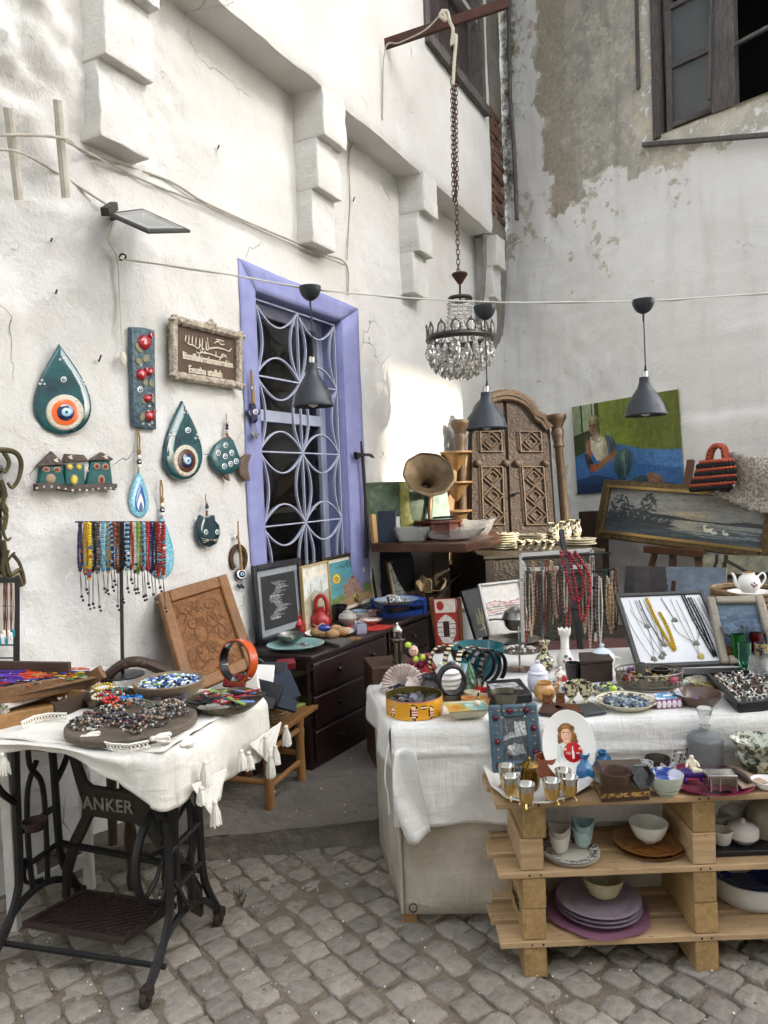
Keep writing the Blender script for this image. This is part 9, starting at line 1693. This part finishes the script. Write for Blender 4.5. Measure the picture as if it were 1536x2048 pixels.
GPB=vcolware('green_black_pattern','c4c4b0','2c3a2c',40)
for k,(x,y,r)in enumerate(((1512,1538,48),(1516,1558,42))):
 o,c,s_=pot('patterned_bowl',('rear larger' if k==0 else 'front smaller')+' green and black patterned bowl with wavy rim','bowl',x,y-(22 if k==0 else 8),ZP+(.06 if k==0 else 0),bowlp(r*.45,r,34,1.6,.55,foot=4),GPB,44,'wavy patterned bowls',wave=lambda r_,h,a,i:(r_*(1+.02*math.sin(14*a)),h+(1.2*math.sin(14*a)if h>30 else 0)))
pot('white_scallop_dish','small white dish at the right end of the shelf top','dish',1532,1582,ZP,bowlp(14,28,18,1.5,.6),mat('white_glaze'),28)
o=thing('peg_rack','tan wooden rack of little clay bottles','rack',on(1232,1512,ZP));rr=Rect((1200,1512),(1268,1506),(1196,1462),ZP,.05);sub(lambda b:b.slab(*rr.q(0,rr.h*.86,rr.w,rr.h,.012),.018),'top_rail',PAL2,o,bevel=.002);sub(lambda b:b.slab(*rr.q(0,0,rr.w*.9,rr.h*.86,0),.006),'back_board',PAL2,o)
for k in range(6):sub(lambda b:b.lathe([(.009,0),(.011,.01),(.008,.03),(.005,.04),(.008,.046),(.003,.05)],10,T(rr.p(rr.w*(.08+.15*k),.004,.016))),'clay_bottle',mat('cream_clay','c4b39a','6a5040',60,.7),o)
# ---- middle tier
def houndp():return vcolware('houndstooth','dcd8cc','2c2e38',90)
for k in range(2):
 o,c,s_=pot('dinner_plate',('lower' if k==0 else 'upper')+' white dinner plate under the egg shaped cups','plate',1142,1728-k*5,ZM+.008*k,plate(36,58,7),mat('cream_white','d4cfbf',rough=.25),40,'white dinner plates');
lid(o,c+V((0,0,1.8*s_)),s_,[(37,.6),(56,6.0),(55.5,6.2),(36.5,.9)],houndp(),'checked_rim',40,False)
for k,(x,y,z,cl)in enumerate(((1120,1708,0,'cream'),(1120,1690,.022,'taupe'),(1166,1696,0,'pale blue'),(1168,1678,.022,'sage blue'))):
 m=mat('egg_'+cl,{'cream':'ccc6ba','taupe':'a89c90','pale blue':'a4b8b8','sage blue':'8aa4a6'}[cl],rough=.3);pot('egg_cup_bowl',cl+' egg shaped cup, '+('lower' if z==0 else 'upper')+' of its nested pair','cup',x,y+(6 if z else 0),ZM+.018+z,bowlp(9,23,40,2,.5),m,30,'egg shaped cups',wave=lambda r,h,a,i:(r,h+(h/40)**2*5*math.cos(2*a+.6)))
TAN_=mat('caramel_glaze','8a5c2c','7a4c20',12,.25,coat=.3)
for k in range(2):o,c,s_=pot('brown_platter',('lower' if k==0 else 'upper divided')+' caramel brown platter on the middle tier','platter',1298-k*2,1714-k*7,ZM+.012*k,plate(44,70,8),TAN_,44,'caramel platters')
sub(lambda b:[b.bar(c+V((12*s_*math.cos(a),12*s_*math.sin(a),2.2*s_)),c+V((66*s_*math.cos(a),66*s_*math.sin(a),6.5*s_)),.006,.006)for a in(.5,2.1,3.6,5.2)],'divider_rib',TAN_,o);pot('white_bowl','thick white bowl on the caramel platters','bowl',1298,1688,ZM+.028,bowlp(17,39,40,3.5,.5,foot=4),mat('thick_white','c8c6ba',rough=.3),34)
MUG=mat('matte_white_ware','bab5ac',rough=.4)
tag(sub(lambda b:b.box((at(1430,1700,y0).x,y0+.03,ZM),(XR-.2,y0+.3,ZM+.018)),'black_tray',mat('black_card'),None,bevel=.003),'black serving tray on the middle tier','tray')
for k,(x,y,r)in enumerate(((1486,1690,30),(1462,1650,26))):o,c,s_=pot('sugar_pot',('front' if k==0 else 'rear')+' white lidded pot on the black tray','pot',x,y,ZM+.02,[(r*.6,0),(r,12),(r*1.02,26),(r*.96,30),(0.1,30)],MUG,28,'white lidded pots');lid(o,c+V((0,0,30*s_)),s_,[(r*.97,0),(r*.7,6),(r*.25,9),(5,10),(6,15),(0.1,18)],MUG)
for k,(x,y)in enumerate(((1443,1692),(1436,1660))):o,c,s_=pot('milk_cup',('front' if k==0 else 'rear')+' open white cup on the black tray','cup',x,y,ZM+.02,bowlp(15,22,28,2.5,.5),MUG,26,'open white cups')
pot('glass_dome','beige glass dome at the right of the middle tier','dome',1528,1680,ZM+.02,[(34,0),(36,20),(34,44),(26,60),(12,70),(0.1,72)],mat('beige_dome','9a9078',rough=.1,trans=.4),30)
# ---- bottom tier
LIL=mat('lilac_ware','9a8c94','8f8089',10,.4);pot('mauve_platter','mauve leaf edged platter at the bottom','platter',1196,1862,ZL,plate(66,104,8),mat('mauve_glaze','8a5f70','7f5464',10,.35),48,wave=lambda r,h,a,i:(r*(1+.035*math.sin(6*a)),h))
for k in range(3):pot('lilac_plate',('bottom','middle','top')[k]+' of three lilac grey oval plates','plate',1198,1846-8*k,ZL+.014+.014*k,plate(58,86-k,8),LIL,48,'lilac plates')
pot('beige_bowl','speckled beige bowl on the lilac plates','bowl',1207,1800,ZL+.064,bowlp(18,43,42,2.5,.5),mat('speckled_beige','b4aa88','9a906e',60,.35),34)
pot('white_casserole','large white fluted dish at the bottom right','dish',1500,1822,ZL,bowlp(64,78,48,3,.4,rim=3),mat('oven_white','c4c4be',rough=.3),44);o,c,s_=pot('blue_dish','cobalt blue fluted dish inside the white one','dish',1502,1798,ZL+.03,bowlp(48,64,22,3,.5),mat('cobalt_glaze','141f5a','1c2a70',10,.15,coat=.5),60,wave=lambda r,h,a,i:(r*(1+.02*math.sin(24*a)),h))
for k,(x,y)in enumerate(((484,1812),(478,1800))):
 q=on(x,y,0);tag(sub(lambda b:[b.tube([q,q+V((.008*math.cos(a),.008*math.sin(a),.018)),q+V((.022*math.cos(a),.022*math.sin(a),.025+.015*(j%3)))],[.0008,.0018,.0004],4)for j,a in enumerate(np.linspace(0,6.2,9))],'weed',mat('dry_weed','5a5a3c','46482e',30,.9),None),('nearer' if k==0 else 'farther')+' small weed growing between the setts','weed','weeds in the paving')
